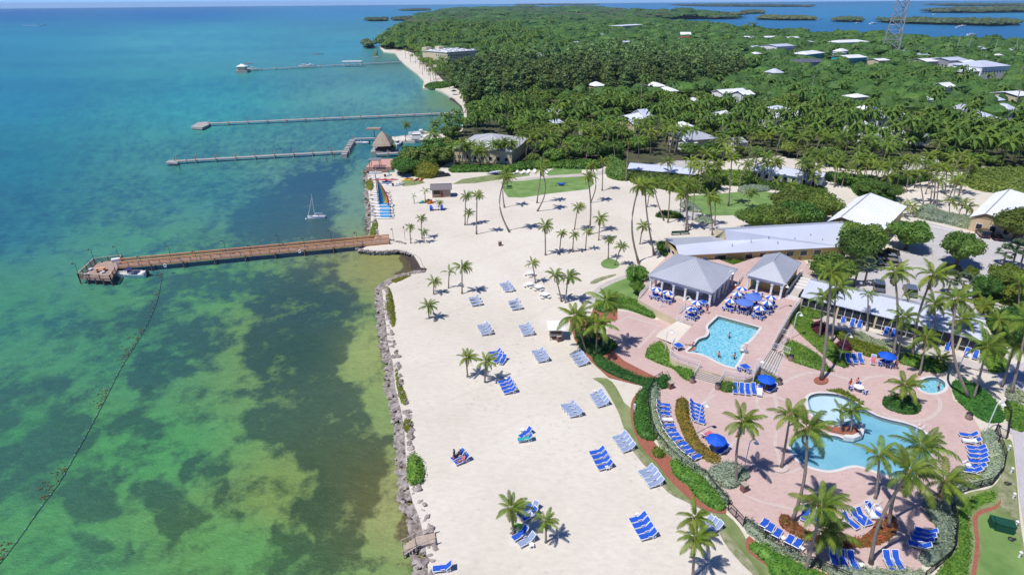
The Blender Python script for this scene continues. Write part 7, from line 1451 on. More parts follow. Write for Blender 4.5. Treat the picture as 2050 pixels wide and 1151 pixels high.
hedge('crescent planted island with flowering shrubs among the lower loungers', [(1560, 1040), (1568, 1030), (1585, 1038), (1610, 1060), (1650, 1075), (1700, 1078), (1740, 1070), (1757, 1040), (1778, 1028), (1793, 1040), (1795, 1060), (1778, 1080), (1745, 1093), (1700, 1096), (1650, 1090), (1600, 1075), (1565, 1055)], .45, FlowerL, ZP, cat='shrub bed', name='shrub_bed')
hedge('low olive groundcover strip above the pale end of the lagoon pool', [(1655, 781), (1680, 779), (1700, 787), (1722, 803), (1731, 811), (1722, 808), (1700, 797), (1675, 787)], .3, YLeaf, ZP)
hedge('large leafy green hedge below the curved terrace corner, left of the middle steps', [(1291, 716), (1310, 690), (1330, 692), (1345, 722), (1370, 728), (1393, 738), (1388, 760), (1375, 763), (1360, 752), (1345, 738)], 1., HLeaf)
hedge('long green shrub bank on the sand side of the lower left plaza', [(1184, 714), (1200, 712), (1215, 722), (1250, 742), (1290, 758), (1325, 762), (1318, 778), (1270, 768), (1225, 752), (1196, 734)], .8, HLeafD)
hedge('trimmed dark green block hedge at the plaza corner above the black fence', [(1316, 770), (1322, 756), (1334, 754), (1340, 764), (1336, 776), (1324, 780)], 1.3, HLeafD)
hedge('green hedge at the foot of the big pavilion terrace left of the steps', [(1190, 620), (1205, 608), (1240, 600), (1275, 604), (1312, 622), (1308, 638), (1270, 624), (1238, 616), (1212, 628)], .9, HLeaf)
hedge('dark shrubs under the big palm clump beside the kiosk', [(1150, 660), (1170, 665), (1200, 670), (1235, 690), (1228, 702), (1208, 712), (1180, 712), (1160, 695)], .9, HLeafD)
hedge('light green block hedge right of the middle steps below the terrace lobe', [(1440, 778), (1455, 755), (1480, 762), (1505, 766), (1530, 752), (1556, 762), (1556, 772), (1520, 770), (1490, 776), (1462, 786)], .8, HLeaf, ZP)
hedge('green shrubs with yellow edging in the triangular bed right of the ramp', [(1568, 706), (1578, 684), (1600, 692), (1640, 715), (1660, 740), (1668, 745), (1640, 742), (1600, 730), (1584, 724)], .8, HLeaf)
hedge('deep green lawn like groundcover in the wedge left of the red mulch', [(1578, 640), (1590, 624), (1605, 622), (1640, 655), (1670, 690), (1690, 700), (1730, 722), (1700, 728), (1690, 738), (1660, 722), (1630, 695), (1600, 668)], .4, HLeaf)
hedge('trimmed bright green hedge block beside the service yard', [(1603, 618), (1618, 612), (1645, 625), (1650, 635), (1625, 640), (1605, 630)], .9, HLeaf)
hedge('purple leaved shrub left in the garden mulch', [(1622, 658), (1636, 646), (1656, 656), (1654, 672), (1636, 674)], 1., PurpL, cat='shrub', name='shrub'); hedge('purple leaved shrub right in the garden mulch', [(1672, 692), (1690, 682), (1706, 692), (1702, 704), (1684, 706)], .9, PurpL, cat='shrub', name='shrub')
hedge('long yellow green shrub bank in front of the screened wing patio', [(1668, 668), (1690, 668), (1720, 685), (1775, 702), (1782, 716), (1740, 716), (1712, 704), (1690, 690)], .9, YLeaf)
hedge('pale variegated shrub bed in front of the screened wing', [(1700, 672), (1722, 664), (1750, 680), (1800, 690), (1830, 700), (1820, 706), (1780, 700), (1740, 692)], .5, SLeaf)
hedge('green shrub bank behind the hot tub', [(1800, 712), (1835, 712), (1880, 726), (1896, 740), (1870, 748), (1830, 736), (1800, 728)], .9, HLeaf)
hedge('mixed green shrubs right of the hot tub under the leaning palms', [(1905, 770), (1925, 760), (1960, 775), (1990, 800), (2010, 830), (2005, 845), (1975, 845), (1940, 825), (1915, 800)], .5, HLeafD); hedge('round olive shrub beside the footpath on the right', [(1972, 720), (1995, 712), (2016, 724), (2014, 742), (1992, 748), (1974, 738)], 1.1, HLeaf, cat='shrub', name='shrub')
hedge('yellow green square shrub bed beside the parking path', [(1952, 586), (1985, 584), (1990, 612), (1975, 628), (1955, 622)], .9, YLeaf); hedge('olive shrubs right of the footpath junction', [(2010, 806), (2040, 812), (2070, 830), (2060, 862), (2022, 858)], .6, HLeaf)
hedge('long green hedge between the restaurant building and the pavilions', [(1432, 530), (1450, 514), (1500, 512), (1512, 520), (1490, 530), (1455, 540)], 1.3, HLeaf); hedge('short hedge right of the small pavilion roof', [(1570, 516), (1600, 512), (1614, 516), (1600, 522)], 1.2, HLeaf)
hedge('bright green shrub at the left end of the restaurant building', [(1314, 490), (1326, 487), (1342, 500), (1338, 513), (1322, 508)], 1.1, HLeaf, cat='shrub', name='shrub')
hedge('long silver green clipped hedge above the parking lot kerb', [(1836, 437), (1842, 424), (1900, 433), (1952, 446), (1950, 462), (1890, 448)], 1.6, SLeaf); hedge('small silver bed above the long parking hedge', [(1838, 424), (1850, 412), (1872, 416), (1880, 424), (1860, 428)], .9, SLeaf)
hedge('oval dark hedge on the sand behind the tall palm pair', [(1312, 434), (1322, 426), (1350, 426), (1366, 433), (1364, 438), (1330, 437)], .9, HLeaf); hedge('oval silver bed beside the pale path', [(1390, 442), (1402, 434), (1424, 440), (1432, 448), (1410, 449)], .8, SLeaf)
hedge('silver bed left of the inland lawn', [(1360, 412), (1376, 405), (1400, 418), (1404, 426), (1380, 424)], .8, SLeaf); hedge('low round silver hedge on the inland clearing', [(1476, 384), (1490, 374), (1535, 376), (1540, 382), (1500, 388)], 1., SLeaf)
for lb_, p, h_, mt_ in (('olive thicket right of the parking path at the right edge', [(1990, 562), (2110, 555), (2110, 612), (2035, 616), (1988, 600)], 2., YLeaf), ('dark leafy thicket below the right edge patio chair', [(1975, 634), (2040, 626), (2110, 640), (2110, 700), (2030, 700), (1988, 668)], 2., HLeafD), ('green shrubs at the end of the screened wing', [(1962, 690), (1998, 684), (2012, 708), (1990, 722), (1968, 714)], 1.5, HLeaf), ('silver shrubs right of the red mulch bed', [(2016, 776), (2046, 786), (2060, 806), (2034, 806), (2014, 796)], .8, SLeaf)):
    hedge(lb_, p, h_, mt_, cat='thicket', name='thicket', leaf=.15, dens=20)
for lb_, p in (('weedy green patch by the seawall near the cove, upper part', [(776, 575), (785, 590), (792, 640), (786, 655), (776, 630), (773, 600)]), ('weedy strip on the sand side of the seawall, middle part', [(792, 735), (800, 760), (812, 790), (816, 810), (803, 805), (794, 770)]), ('weedy clump by the seawall above the green bush', [(812, 838), (826, 846), (824, 862), (812, 866), (808, 850)]), ('thin weeds by the seawall below the cove', [(782, 562), (800, 556), (825, 550), (815, 556), (792, 566)]), ('weeds among the rocks beside the catamarans', [(740, 478), (745, 450), (752, 440), (757, 452), (750, 475)]), ('bright green patch on the rocks beside the shore rack', [(734, 376), (736, 362), (743, 358), (748, 372), (744, 382)])):
    hedge(lb_, p, .25, YLeaf, cat='weeds', name='weeds', leaf=.09, dens=26)
hedge('rounded green bush growing against the seawall near the bottom', [(816, 925), (824, 916), (840, 918), (848, 940), (846, 965), (832, 972), (818, 965)], 1., HLeaf, cat='bush', name='bush')
hedge('bright lime green rounded shrub behind the green patch by the boat racks', [(826, 352), (832, 340), (858, 336), (878, 344), (872, 356), (850, 358)], 3.2, YLeaf, cat='bush', name='bush', leaf=.16, dens=14)
# ------------------------------------------------------------------ named palms (base, crown in the photo)
palm((822.5, 487.5), (820, 454), 'small coconut palm left of a trio near the pier foot'); palm((845, 478), (843, 437), 'tallest coconut palm of the trio near the pier foot'); palm((849, 486), (848.5, 464), 'shortest coconut palm of the trio near the pier foot')
palm((829.5, 408), (828, 391), 'nearly bare young palm by the beach hut', n=5); palm((851, 407), (851, 381), 'slim young palm beside the floats near the beach hut', n=9); palm((878, 420), (879, 405), 'small palm over the big wheeled cart')
palm((931, 451), (932.5, 392), 'tall slim palm of a pair left of the lone straight palm', 2.); palm((935, 451), (937.5, 426), 'short palm of a pair left of the lone straight palm', 1.7); palm((954, 469), (955, 391), 'lone straight slim palm in the upper sand', 2.)
palm((1020, 465), (1012, 354), 'very tall palm with a trunk bowed left on the upper sand', 2.8, bend=-2.0); palm((1010, 416), (1010, 343), 'tall palm behind the bowed one at the lawn corner', 2.4, bend=-.5); palm((1075, 407), (1086, 328), 'leaning palm, left of a crossing pair at the lawn', 2.5); palm((1075.5, 423), (1083, 338), 'curved palm, nearer of a crossing pair at the lawn', 2.7, bend=1.8)
palm((1092, 511), (1091, 452), 'palm with shaggy trunk left of the row of four palms', 2.5, old=2); palm((1072, 567), (1066, 526), 'leaning palm over the white round tables', old=1); palm((1120, 507), (1124, 467), 'leftmost palm in the row of three beside each other'); palm((1146, 505), (1149, 470), 'middle palm in the row of three beside each other'); palm((1172, 501), (1175, 463), 'right palm in the row of three beside each other')
palm((1179, 470), (1177, 354), 'tall thin palm behind the row of three', 2.5, bend=.5); palm((1150, 460), (1157, 414), 'medium palm behind the row of three, on open sand', 2.3); palm((1198.5, 481), (1201, 438), 'palm with crown swept right, above the grass circle', 2.4); palm((1182, 406), (1184, 330), 'tall palm with a trunk bowed right at the end of the lawn', 2.4, bend=1.4)
palm((1205.5, 382), (1207, 322), 'palm beside the path end right of the lawn', 2.4); palm((1217.5, 518), (1219, 480), 'upright palm on the small grass circle', old=1); palm((1231, 531), (1244, 492), 'leaning palm on the small grass circle'); palm((1253, 363), (1258, 287), 'very tall straight palm at the shrub edge', 2.2)
palm((1279, 528), (1279, 372), 'tallest palm on the beach, left of the pair left of the restaurant', 3., bend=-1.6); palm((1309.5, 510), (1291, 374), 'tall palm leaning left, right of the pair left of the restaurant', 3.2, bend=-.6, old=1); palm((1281, 489), (1287, 452), 'short palm between the trunks of the tall pair', 2.4, old=1); palm((1296, 415), (1300, 387), 'small palm behind the tall pair')
palm((1329, 442), (1308, 366), 'palm leaning left over the oval hedge', 2.8, bend=-.5, old=1); palm((1337, 446), (1342, 370), 'palm right of the oval hedge', 3., old=1); palm((1373, 464), (1376, 368), 'tall palm at the tip of the restaurant, left trunk', 2.9, old=1); palm((1378, 461), (1368, 391), 'palm at the tip of the restaurant, right trunk', 2.5)
palm((1386, 441), (1391, 370), 'palm beside the oval silver bed', 2.6); palm((1426, 471), (1420, 392), 'tall palm touching the restaurant roof end', 2.9); palm((1458, 413), (1465, 316), 'tall palm on the inland lawn', 2.9); palm((1496, 417), (1502, 386), 'short palm on the inland lawn', 2.6); palm((1362, 425), (1363, 388), 'slim palm beside the left silver bed', 2.2); palm((1431, 452), (1432, 400), 'slim dark palm behind the one touching the roof end', 2.)
palm((868, 588), (868.5, 563), 'small palm left of three on the middle beach', 1.6); palm((898, 577), (899, 543), 'middle palm of three on the middle beach', 1.6, n=9); palm((925, 588), (925, 534), 'tallest palm of three on the middle beach', 2.2); palm((859, 638), (857, 611), 'single bushy small palm with things in its shade', 2.)
palm((936, 754), (933, 715), 'left palm of the lone pair above the blue row', 1.9, old=1); palm((970.6, 765), (972, 723), 'right palm of the lone pair above the blue row', 2., old=1); palm((1124, 604), (1111, 550), 'leaning palm, left of the pair near the round tables', 2.2, old=1); palm((1132, 606), (1137, 554), 'upright palm, right of the pair near the round tables', 2.5, old=1)
palm((1173, 706), (1150, 634), 'big leaning palm, left in the clump beside the kiosk', 3.6, old=2); palm((1193, 714), (1196, 648), 'palm in the middle of the clump beside the kiosk', 3.3, old=2); palm((1207, 701), (1213, 602), 'tall palm at the back of the clump beside the kiosk', 3.1); palm((1180, 690), (1176, 650), 'short palm inside the clump beside the kiosk', 3.)
palm((1028, 1070), (1024, 1017), 'wind swept palm over the near group of loungers', 2.1, old=2); palm((1093, 1085), (1092, 1042), 'short yellowish palm right of the near group of loungers', 1.6, old=2); palm((1386, 1158), (1391, 1077), 'near palm of the two headed pair at the bottom', 2.2, old=1); palm((1397, 1095), (1392, 1034), 'far palm of the two headed pair at the bottom', 1.9)
palm((1475, 968), (1486, 843), 'tall palm growing from the silver shrub mound', 2.7, bend=-.4, z=0, old=2); palm((1564, 936), (1582, 830), 'tall palm left of the lagoon pool', 2.9, z=ZP); palm((1585, 1045), (1616, 858), 'very tall palm leaning right over the left lobe of the lagoon pool', 3.1, bend=.5, z=ZP, old=1); palm((1612, 1146), (1645, 1012), 'near palm rising beside the lower planted island', 2.8, z=ZP, old=2)
palm((1634, 1119), (1652, 1062), 'shorter palm behind the near one at the lower planted island', 2.9, z=ZP, old=1); palm((1752, 999), (1761, 911), 'palm at the near shore of the lagoon pool', 2.6, z=ZP); palm((1779, 1058), (1843, 893), 'tall palm leaning right, back one of the crossing pair', 3., bend=-.8, z=ZP); palm((1743, 1129), (1820, 945), 'tall palm leaning right, front one of the crossing pair', 3.1, bend=-.8, z=ZP, old=2)
palm((1875, 1020), (1893, 963), 'short orange hearted palm in the right hand hedge', 3., z=ZP, old=2); palm((1805, 811), (1811, 771), 'short spreading palm in the round shrub circle', 2.6, z=ZP, old=1); palm((1644, 761), (1664, 545), 'tallest straight palm in its round mulch circle on the plaza', 2.6, z=ZP); palm((1640, 677), (1648, 594), 'palm left of three in the garden mulch', 2.8)
palm((1665, 685), (1673, 575), 'palm right of three in the garden mulch', 3.2, old=1); palm((1735, 664), (1738, 590), 'slim palm on the patio in front of the screened wing', 1.7, n=11); palm((1785, 720), (1791, 545), 'very tall palm standing over the pale roof and the parking lot', 3., bend=.5); palm((1827, 719), (1868, 550), 'very tall palm leaning right over the screened wing', 3.2, bend=-.8)
palm((1794, 729), (1809, 634), 'palm beside the blue umbrella near the hot tub', 2.9, old=1); palm((1840, 751), (1855, 676), 'palm just above the hot tub', 2.9, old=1); palm((1940, 800), (1916, 599), 'very tall palm with S shaped trunk right of the hot tub', 3.3, bend=-1.8, old=1); palm((1948, 800), (1976, 694), 'palm leaning right beside the S shaped one', 3.4, old=1); palm((2005, 775), (2032, 688), 'palm beside the footpath on the right edge', 3.2); palm((2022, 792), (2058, 640), 'palm at the right edge of the picture', 3.3)
palm((1866, 690), (1871, 608), 'dark palm rising behind the middle of the screened wing', 2.8, bend=.2); palm((1920, 700), (1925, 640), 'palm in front of the right part of the screened wing', 3.); palm((1817, 640), (1816, 588), 'slim palm beside the roof near the second minivan', 1.7, n=10); palm((1684, 860), (1683, 820), 'left small palm in the pool planter', 1.9, z=ZP, n=12); palm((1703, 866), (1706, 822), 'right bushy palm in the pool planter', 2.3, z=ZP, n=20)
palm((1880, 735), (1883, 718), 'low bushy palm behind the hot tub', 2.2); palm((1990, 690), (2000, 640), 'palm behind the footpath shrubs on the right', 2.8); palm((2038, 625), (2040, 565), 'palm beside the parking path at the right edge', 2.6); palm((1960, 640), (1972, 610), 'banana like low palm beside the parking path', 2.5)
fanpalm((1710, 573), (1719, 533), 'grey green fan palm left of a pair behind the small pavilion', .9); fanpalm((1729, 573), (1740, 527), 'grey green fan palm right of a pair behind the small pavilion', .9); fanpalm((2008, 530), (2014, 505), 'fan palm left of three at the right edge of the parking lot', 1.2); fanpalm((2026, 535), (2036, 496), 'fan palm middle of three at the right edge of the parking lot', 1.2); fanpalm((2040, 540), (2052, 500), 'fan palm right of three at the right edge of the parking lot', 1.2); fanpalm((1896, 590), (1905, 558), 'fan palm above the screened wing roof, left', 1.1); fanpalm((1925, 592), (1930, 562), 'fan palm above the screened wing roof, right', 1.1)
palm((812, 282), (812, 250), 'lone palm on the sandy spit', 2.6); palm((868, 283), (868, 249), 'tall palm at the end of the boat basin', 3.6); palm((902, 276), (902, 250), 'grey slim palm on the spit near the boat shed', 2.4, n=9); palm((782, 300), (782, 293), 'low palm beside the tiki hut', 3.)
# inland palms between the halls and the paths
IP = [((10, 350), (15, 240)), ((120, 370), (130, 270)), ((310, 320), (310, 220)), ((460, 290), (470, 120)), ((515, 290), (550, 170)), ((705, 270), (710, 110)), ((780, 240), (790, 120)), ((840, 260), (850, 140)), ((950, 230), (960, 120)), ((1145, 430), (1100, 170)), ((1195, 420), (1220, 210)), ((1240, 450), (1262, 240)), ((1310, 340), (1325, 150)), ((1370, 400), (1400, 240)), ((1220, 430), (1240, 130)), ((1340, 510), (1350, 400)), ((1410, 520), (1450, 410)), ((1470, 520), (1480, 440)), ((1480, 250), (1500, 110)), ((980, 520), (985, 430)), ((1040, 500), (1060, 440)), ((640, 270), (640, 160)), ((600, 250), (590, 120)), ((870, 330), (880, 210)), ((1010, 330), (1030, 190)), ((1180, 300), (1190, 180)), ((1420, 330), (1440, 200)), ((250, 300), (260, 180))]
for i, (bp, cp) in enumerate(IP):
    q = k1(*bp, (1550, 300), 3.836); q2 = k1(*cp, (1550, 300), 3.836); palm(q, q2, 'coconut palm on the sandy clearing between the guest building and the right hall', 2.9, n=12, group='palms on the inland sandy clearing')
# ------------------------------------------------------------------ named broadleaf trees
for p, w_, lb_, h, c in (((1712, 532), 100, 'large dark round tree at the lower end of the restaurant roof, front one', 8, None), ((1718, 512), 100, 'large round tree right behind the front dark one', 8, None), ((1660, 570), 110, 'broad dark tree between the small pavilion and the screened wing', 6.5, None), ((1812, 500), 92, 'bright green round tree in the parking lot right of the white hall', 7, None), ((1913, 532), 80, 'single rounded tree standing in the parking lot', 7.5, None),
    ((2030, 482), 110, 'dark round tree shading the corner of the right hall', 8, None), ((1508, 462), 80, 'first dark tree from the left behind the restaurant roof', 6, None), ((1552, 462), 90, 'second dark tree from the left behind the restaurant roof', 6.5, None), ((1598, 456), 90, 'third dark tree from the left behind the restaurant roof', 7, None), ((1640, 446), 80, 'fourth dark tree behind the restaurant, touching the white hall', 7.5, None), ((1570, 430), 80, 'tree in the back row behind the restaurant, left', 6.5, None), ((1625, 425), 80, 'tree in the back row behind the restaurant, right', 7, None), ((1272, 572), 50, 'open grey green tree on the lawn left of the big pavilion', 4.5, None), ((1276, 590), 34, 'small round tree beside the left terrace railing', 2.8, None), ((1940, 560), 30, 'bright green ball shaped shrub at the parking lot edge', 3., None), ((1965, 600), 60, 'grey green feathery tree beside the parking lot', 5, None), ((2000, 580), 70, 'olive tree near the right edge beside the patio chair', 5.5, None),
    ((808, 352), 50, 'dark round tree beside the boat racks', 5.5, None), ((1745, 395), 70, 'olive green spreading tree beside the white hall roof', 5, None), ((1780, 400), 50, 'second olive spreading tree beside the white hall roof', 4.5, None)): tree(p, w_, lb_, h)
tree((738, 94), 24, 'lone round mangrove islet tree off the wooded point', 6, -1, MIDB[1], name='mangrove')
# ------------------------------------------------------------------ the woods
AVOID = [W(p) for p in ([(1230, 325), (1400, 352), (1395, 320), (1250, 308)], [(1500, 318), (1648, 335), (1650, 372), (1500, 350)], [(1300, 330), (1350, 322), (1440, 322), (1452, 330), (1400, 342), (1310, 344)], [(1352, 206), (1380, 200), (1432, 202), (1440, 212), (1380, 218), (1352, 219)],
 [(1085, 216), (1110, 212), (1150, 212), (1150, 232), (1110, 234), (1086, 229)], [(1950, 250), (2000, 248), (2030, 256), (1990, 262), (1950, 258)], [(900, 340), (1034, 346), (1030, 275), (905, 275)], [(800, 140), (845, 165), (845, 176), (868, 176), (905, 200), (915, 190), (880, 172), (862, 154), (842, 128), (816, 110), (795, 104)], [(920, 235), (1010, 228), (1010, 236), (930, 246)], [(1290, 235), (1320, 232), (1330, 245), (1300, 250)], [(862, 100), (893, 118), (955, 114), (966, 132), (905, 138), (860, 116)], [(1780, 335), (1830, 308), (1885, 314), (1880, 328), (1830, 348), (1790, 348)])]
def region(pl): return W(pl)
R_PALM = region([(893, 300), (905, 326), (935, 338), (1000, 340), (1100, 332), (1195, 338), (1245, 340), (1290, 360), (1345, 395), (1365, 405), (1372, 392), (1405, 385), (1400, 345), (1500, 318), (1560, 310), (1700, 340), (1760, 345), (1940, 345), (2050, 348), (2400, 420), (2500, 300), (2050, 262), (1800, 258), (1600, 245), (1450, 238), (1330, 232), (1180, 230), (1000, 225), (935, 238), (925, 262), (890, 270), (890, 290)])
R_CAS = region([(936, 222), (932, 205), (908, 190), (880, 172), (950, 150), (1000, 138), (1120, 128), (1250, 118), (1400, 118), (1480, 135), (1500, 160), (1420, 185), (1250, 195), (1100, 205), (1000, 222)])
R_PALM2 = region([(850, 160), (836, 138), (822, 118), (800, 103), (770, 100), (764, 94), (768, 83), (788, 72), (806, 60), (1000, 60), (1100, 80), (1160, 100), (1100, 128), (980, 138), (900, 160), (870, 170)])
R_ALL = region(FLOOR)
rng = random.Random(11); cand = {'palm': [], 'broad': [], 'cas': [], 'mangrove': []}
def hidden(p):
    for a in AVOID:
        if inside(p, a): return True
    for cx_, cy_, hl, dp in CLEAR:
        if abs(p[0]-cx_) < hl+1.5 and (-max(2, min(34, (cy_-225)*.09+3))) < p[1]-cy_ < dp+1.5: return True
        dd = math.hypot(cx_, cy_)
        # the open ground in front of the houses that shows their walls
    return False
KEEP = [(1500, 60), ]
y = 150.
while y < 5200:
    st = 5.1+max(0, y-180)*.0125 if y < 900 else 13.6+(y-900)*.022
    x = -700 if y > 400 else -60
    xm = min(2600, y*1.05+40)
    while x < xm:
        p = (x+rng.uniform(-.45, .45)*st, y+rng.uniform(-.45, .45)*st); x += st
        if not inside(p, R_ALL) or hidden(p): continue
        u = rng.random(); d = math.hypot(*p)
        if inside(p, R_PALM): k = 'palm' if u < .66+.26*(fbm(np.array([p[0]/30]), np.array([p[1]/30]), 3)[0] > .5) else 'broad'
        elif inside(p, R_CAS): k = 'cas' if u < .8 else 'broad'
        elif inside(p, R_PALM2): k = 'palm' if u < .45 else 'broad'
        elif y > 1500: k = 'mangrove' if u < .5 else 'broad'
        else: k = 'broad' if u < (.85 if y < 420 else .96) else 'palm'
        if y > 560 and p[0] > y*.72-30 and k == 'palm': k = 'broad'
        cand[k].append((d, p, st))
    y += st*.95
for k in cand: cand[k].sort()
print('trees', {k: len(v) for k, v in cand.items()})
nP = max(0, 300-NPALM-107)
for d, p, st in cand['palm'][:nP]: midpalm((p[0], p[1], 0), rng.uniform(6, 9.5), 'coconut palm crowded in the grove behind the beach, around the low pale roofs', 'palms of the grove behind the beach', rng, rng.uniform(3.1, 4.))
for i, (d, p, st) in enumerate(cand['broad'][:278]):
    t_ = thing('broadleaf_tree', 'leafy green tree mixed among the palms and roofs of the wooded key', 'tree', (p[0], p[1], 0), rng.uniform(0, 6.28), 'broadleaf trees of the wooded key'); s = max(st*.8, 4.2)/4.6*rng.uniform(.65, 1.35); sz = s*rng.uniform(.75, 1.05)
    link('trunk', LIMB[i % 3], t_, None, None, (s, s, sz)); link('crown', MIDB[i % 5], t_, None, None, (s, s, sz))
for i, (d, p, st) in enumerate(cand['cas'][:298]):
    t_ = thing('casuarina_tree', 'feathery grey green casuarina in the dark wood beyond the third pier', 'tree', (p[0], p[1], 0), rng.uniform(0, 6.28), 'casuarinas of the dark wood'); s = rng.uniform(1., 1.5)
    link('trunk', CASL, t_, None, None, s); link('crown', CASC[i % 4], t_, None, None, (s*1.3, s*1.3, s))
# the rest of the woods, joined
def lowtree(kind, seed):
    g = np.random.default_rng(seed); r = random.Random(seed)
    if kind == 'palm':
        V = []; F = []
        for i in range(12):
            a = i*2.4-.55*math.sin(i*2.4-.15); rise = .9-1.5*i/11; d = np.array([math.cos(a), math.sin(a)]); pts = [(0, 8), (1.4, 8+1.3*rise+.1), (2.7, 8+1.9*rise-.7), (3.4, 8+2*rise-1.9)]; s_ = np.array([-d[1], d[0]])
            for j in range(3):
                w0, w1 = (.15, .6, .5, .1)[j], (.15, .6, .5, .1)[j+1]; n0 = len(V); (r0, z0), (r1, z1) = pts[j], pts[j+1]
                V += [(*(d*r0-s_*w0), z0-.15), (*(d*r0), z0), (*(d*r1), z1), (*(d*r1-s_*w1), z1-.2), (*(d*r0+s_*w0), z0-.15), (*(d*r1+s_*w1), z1-.2)]; F += [(n0, n0+1, n0+2, n0+3), (n0+1, n0+4, n0+5, n0+2)]
        n0 = len(V); V += [(-.12, 0, 0), (.12, 0, 0), (.1, 0, 8), (-.1, 0, 8)]; F.append((n0, n0+1, n0+2, n0+3)); return np.array(V, float), np.array(F)
    if kind == 'cas': L = [(0, 0, 4, 2.6), (.3, 0, 7.5, 2.2), (0, .2, 10.5, 1.4)]; return leafcloud(L, 110, .75, seed, .8)
    L = lobes_for(4.2, 6.5, 6, r); Vq, Fq = leafcloud(L, 96, .62, seed, .5); rr_ = [(4.3, 3.4), (4.5, 4.6), (3.4, 5.9), (1.6, 6.7), (.1, 6.9)]; n0 = len(Vq); dv = []; df = []
    for q, z in rr_:
        for j in range(9): a = j*2*math.pi/9; k = r.uniform(.72, .95); dv.append((math.cos(a)*q*k, math.sin(a)*q*k, z*r.uniform(.82, .95)))
    for i in range(4):
        for j in range(9): df.append((n0+i*9+j, n0+i*9+(j+1) % 9, n0+(i+1)*9+(j+1) % 9, n0+(i+1)*9+j))
    return np.concatenate([Vq, np.array(dv)]), np.concatenate([Fq, np.array(df)])
def mass(name, kind, items, mat, label, hs=(.8, 1.2), flat_=1.):
    if not items: return
    prot = [lowtree('broad' if kind == 'mangrove' else kind, 300+i) for i in range(4)]; Vs = []; Fs = []; n0 = 0; r = random.Random(8)
    for d, p, st in items:
        V, F = prot[r.randrange(4)]; a = r.uniform(0, 6.28) if kind != 'palm' else r.uniform(-.4, .4); s = (max(st*.78, 3.9)/4.2 if kind != 'palm' else max(1, st/7))*r.uniform(*hs); sz = s**.35*r.uniform(.75, 1.25)*flat_; c, sn = math.cos(a), math.sin(a)
        Vs.append(np.stack([(V[:, 0]*c-V[:, 1]*sn)*s+p[0], (V[:, 0]*sn+V[:, 1]*c)*s+p[1], V[:, 2]*sz*r.choice((.8, 1, 1, 1.3))], 1)); Fs.append(F+n0); n0 += len(V)
    V = np.concatenate(Vs); F = np.concatenate(Fs); tag(link(name, np_mesh(name, V, F, mat)), label, 'woods', kind='stuff')
mass('distant_palms', 'palm', cand['palm'][nP:], PLeafD, 'far coconut palms along the wooded shore of the key')
mass('distant_broadleaf_woods', 'broad', cand['broad'][278:], BLeafF, 'far leafy canopy of the wooded key', (.6, 1.45))
mass('distant_casuarinas', 'cas', cand['cas'][298:], CLeaf, 'far part of the dark casuarina wood')
mass('mangrove_woods', 'mangrove', cand['mangrove'], MLeaf, 'low mangrove woods of the far key', flat_=.8)
# islands and the bay side mangrove fringe
def fill(px_, st, h0, lb_, name, wid=None):
    P = W(px_); xs = [p[0] for p in P]; ys = [p[1] for p in P]; it = []; r = random.Random(int(abs(xs[0]))); y_ = min(ys)
    while y_ < max(ys):
        x_ = min(xs)
        while x_ < max(xs):
            p = (x_+r.uniform(-.4, .4)*st, y_+r.uniform(-.4, .4)*st)
            if inside(p, P): it.append((0, p, st))
            x_ += st
        y_ += st
    return it
for i, p in enumerate(ISL):
    P = W(p); xs = [q[0] for q in P]; ys = [q[1] for q in P]; st = max(7, math.sqrt((max(xs)-min(xs))*(max(ys)-min(ys))/1500)); it = fill(p, st, 0, '', '')
    mass('mangrove_island', 'mangrove', it, MLeaf, 'low green mangrove island %s' % ('off the cape far left', 'left of the wooded cape, small', 'left of the wooded cape, long', 'islet off the point', 'small round one above the long pair in the bay', 'left of the tiny boat in the bay', 'thin strip near the horizon in the bay', 'right of the tiny boat in the bay', 'long one behind the radio mast', 'large far one at the right edge', 'speck near the horizon', 'faint strip on the horizon centre', 'faint strip on the horizon right')[i], flat_=.9)
it = fill([(1800, 84), (1887, 89), (2050, 95), (2300, 106), (2300, 118), (2050, 106), (1900, 99), (1800, 92)], 9, 0, '', ''); mass('mangrove_fringe', 'mangrove', it, MLeaf, 'olive mangrove fringe along the bay shore behind the marina', flat_=.7)
SB = [([(1212, 348), (1232, 330), (1262, 345), (1258, 362), (1228, 360)], 3.2, 'round dark shrub thicket at the left end of the long low building'), ([(1262, 352), (1320, 358), (1400, 362), (1440, 372), (1430, 384), (1372, 388), (1310, 376), (1265, 366)], 2.6, 'long shrub thicket in front of the long low building'),
 ([(1405, 352), (1500, 352), (1520, 366), (1500, 374), (1440, 370), (1405, 364)], 2.4, 'shrub thicket left of the guest building verandah'), ([(1510, 366), (1590, 372), (1640, 376), (1650, 384), (1600, 386), (1530, 378)], 1.2, 'low shrub row below the guest building verandah'), ([(1930, 352), (2070, 352), (2080, 398), (2000, 388), (1945, 378)], 3., 'wide scrubby thicket above the right hall roof'),
 ([(1700, 372), (1745, 370), (1790, 392), (1778, 410), (1730, 400)], 2.2, 'olive thicket behind the white hall'), ([(1640, 352), (1700, 356), (1760, 362), (1800, 350), (1850, 352), (1860, 362), (1780, 374), (1690, 372)], 1.8, 'irregular shrub belt across the sandy clearing'), ([(1200, 318), (1210, 305), (1245, 305), (1245, 322), (1225, 330)], 3., 'green thicket beside the path end behind the lawn'),
 ([(1030, 335), (1100, 330), (1190, 330), (1205, 336), (1180, 340), (1100, 338), (1035, 343)], 2.2, 'green undergrowth hedge along the back of the lawn'), ([(905, 338), (960, 336), (1030, 338), (1030, 346), (960, 345), (905, 346)], 1.4, 'dark undergrowth in front of the boat shed palms')]
for p, h, lb_ in SB: hedge(lb_, p, h, HLeaf if h < 2.5 else BLeafF, cat='thicket', name='thicket', leaf=.22, dens=9)
bs = random.Random(5)
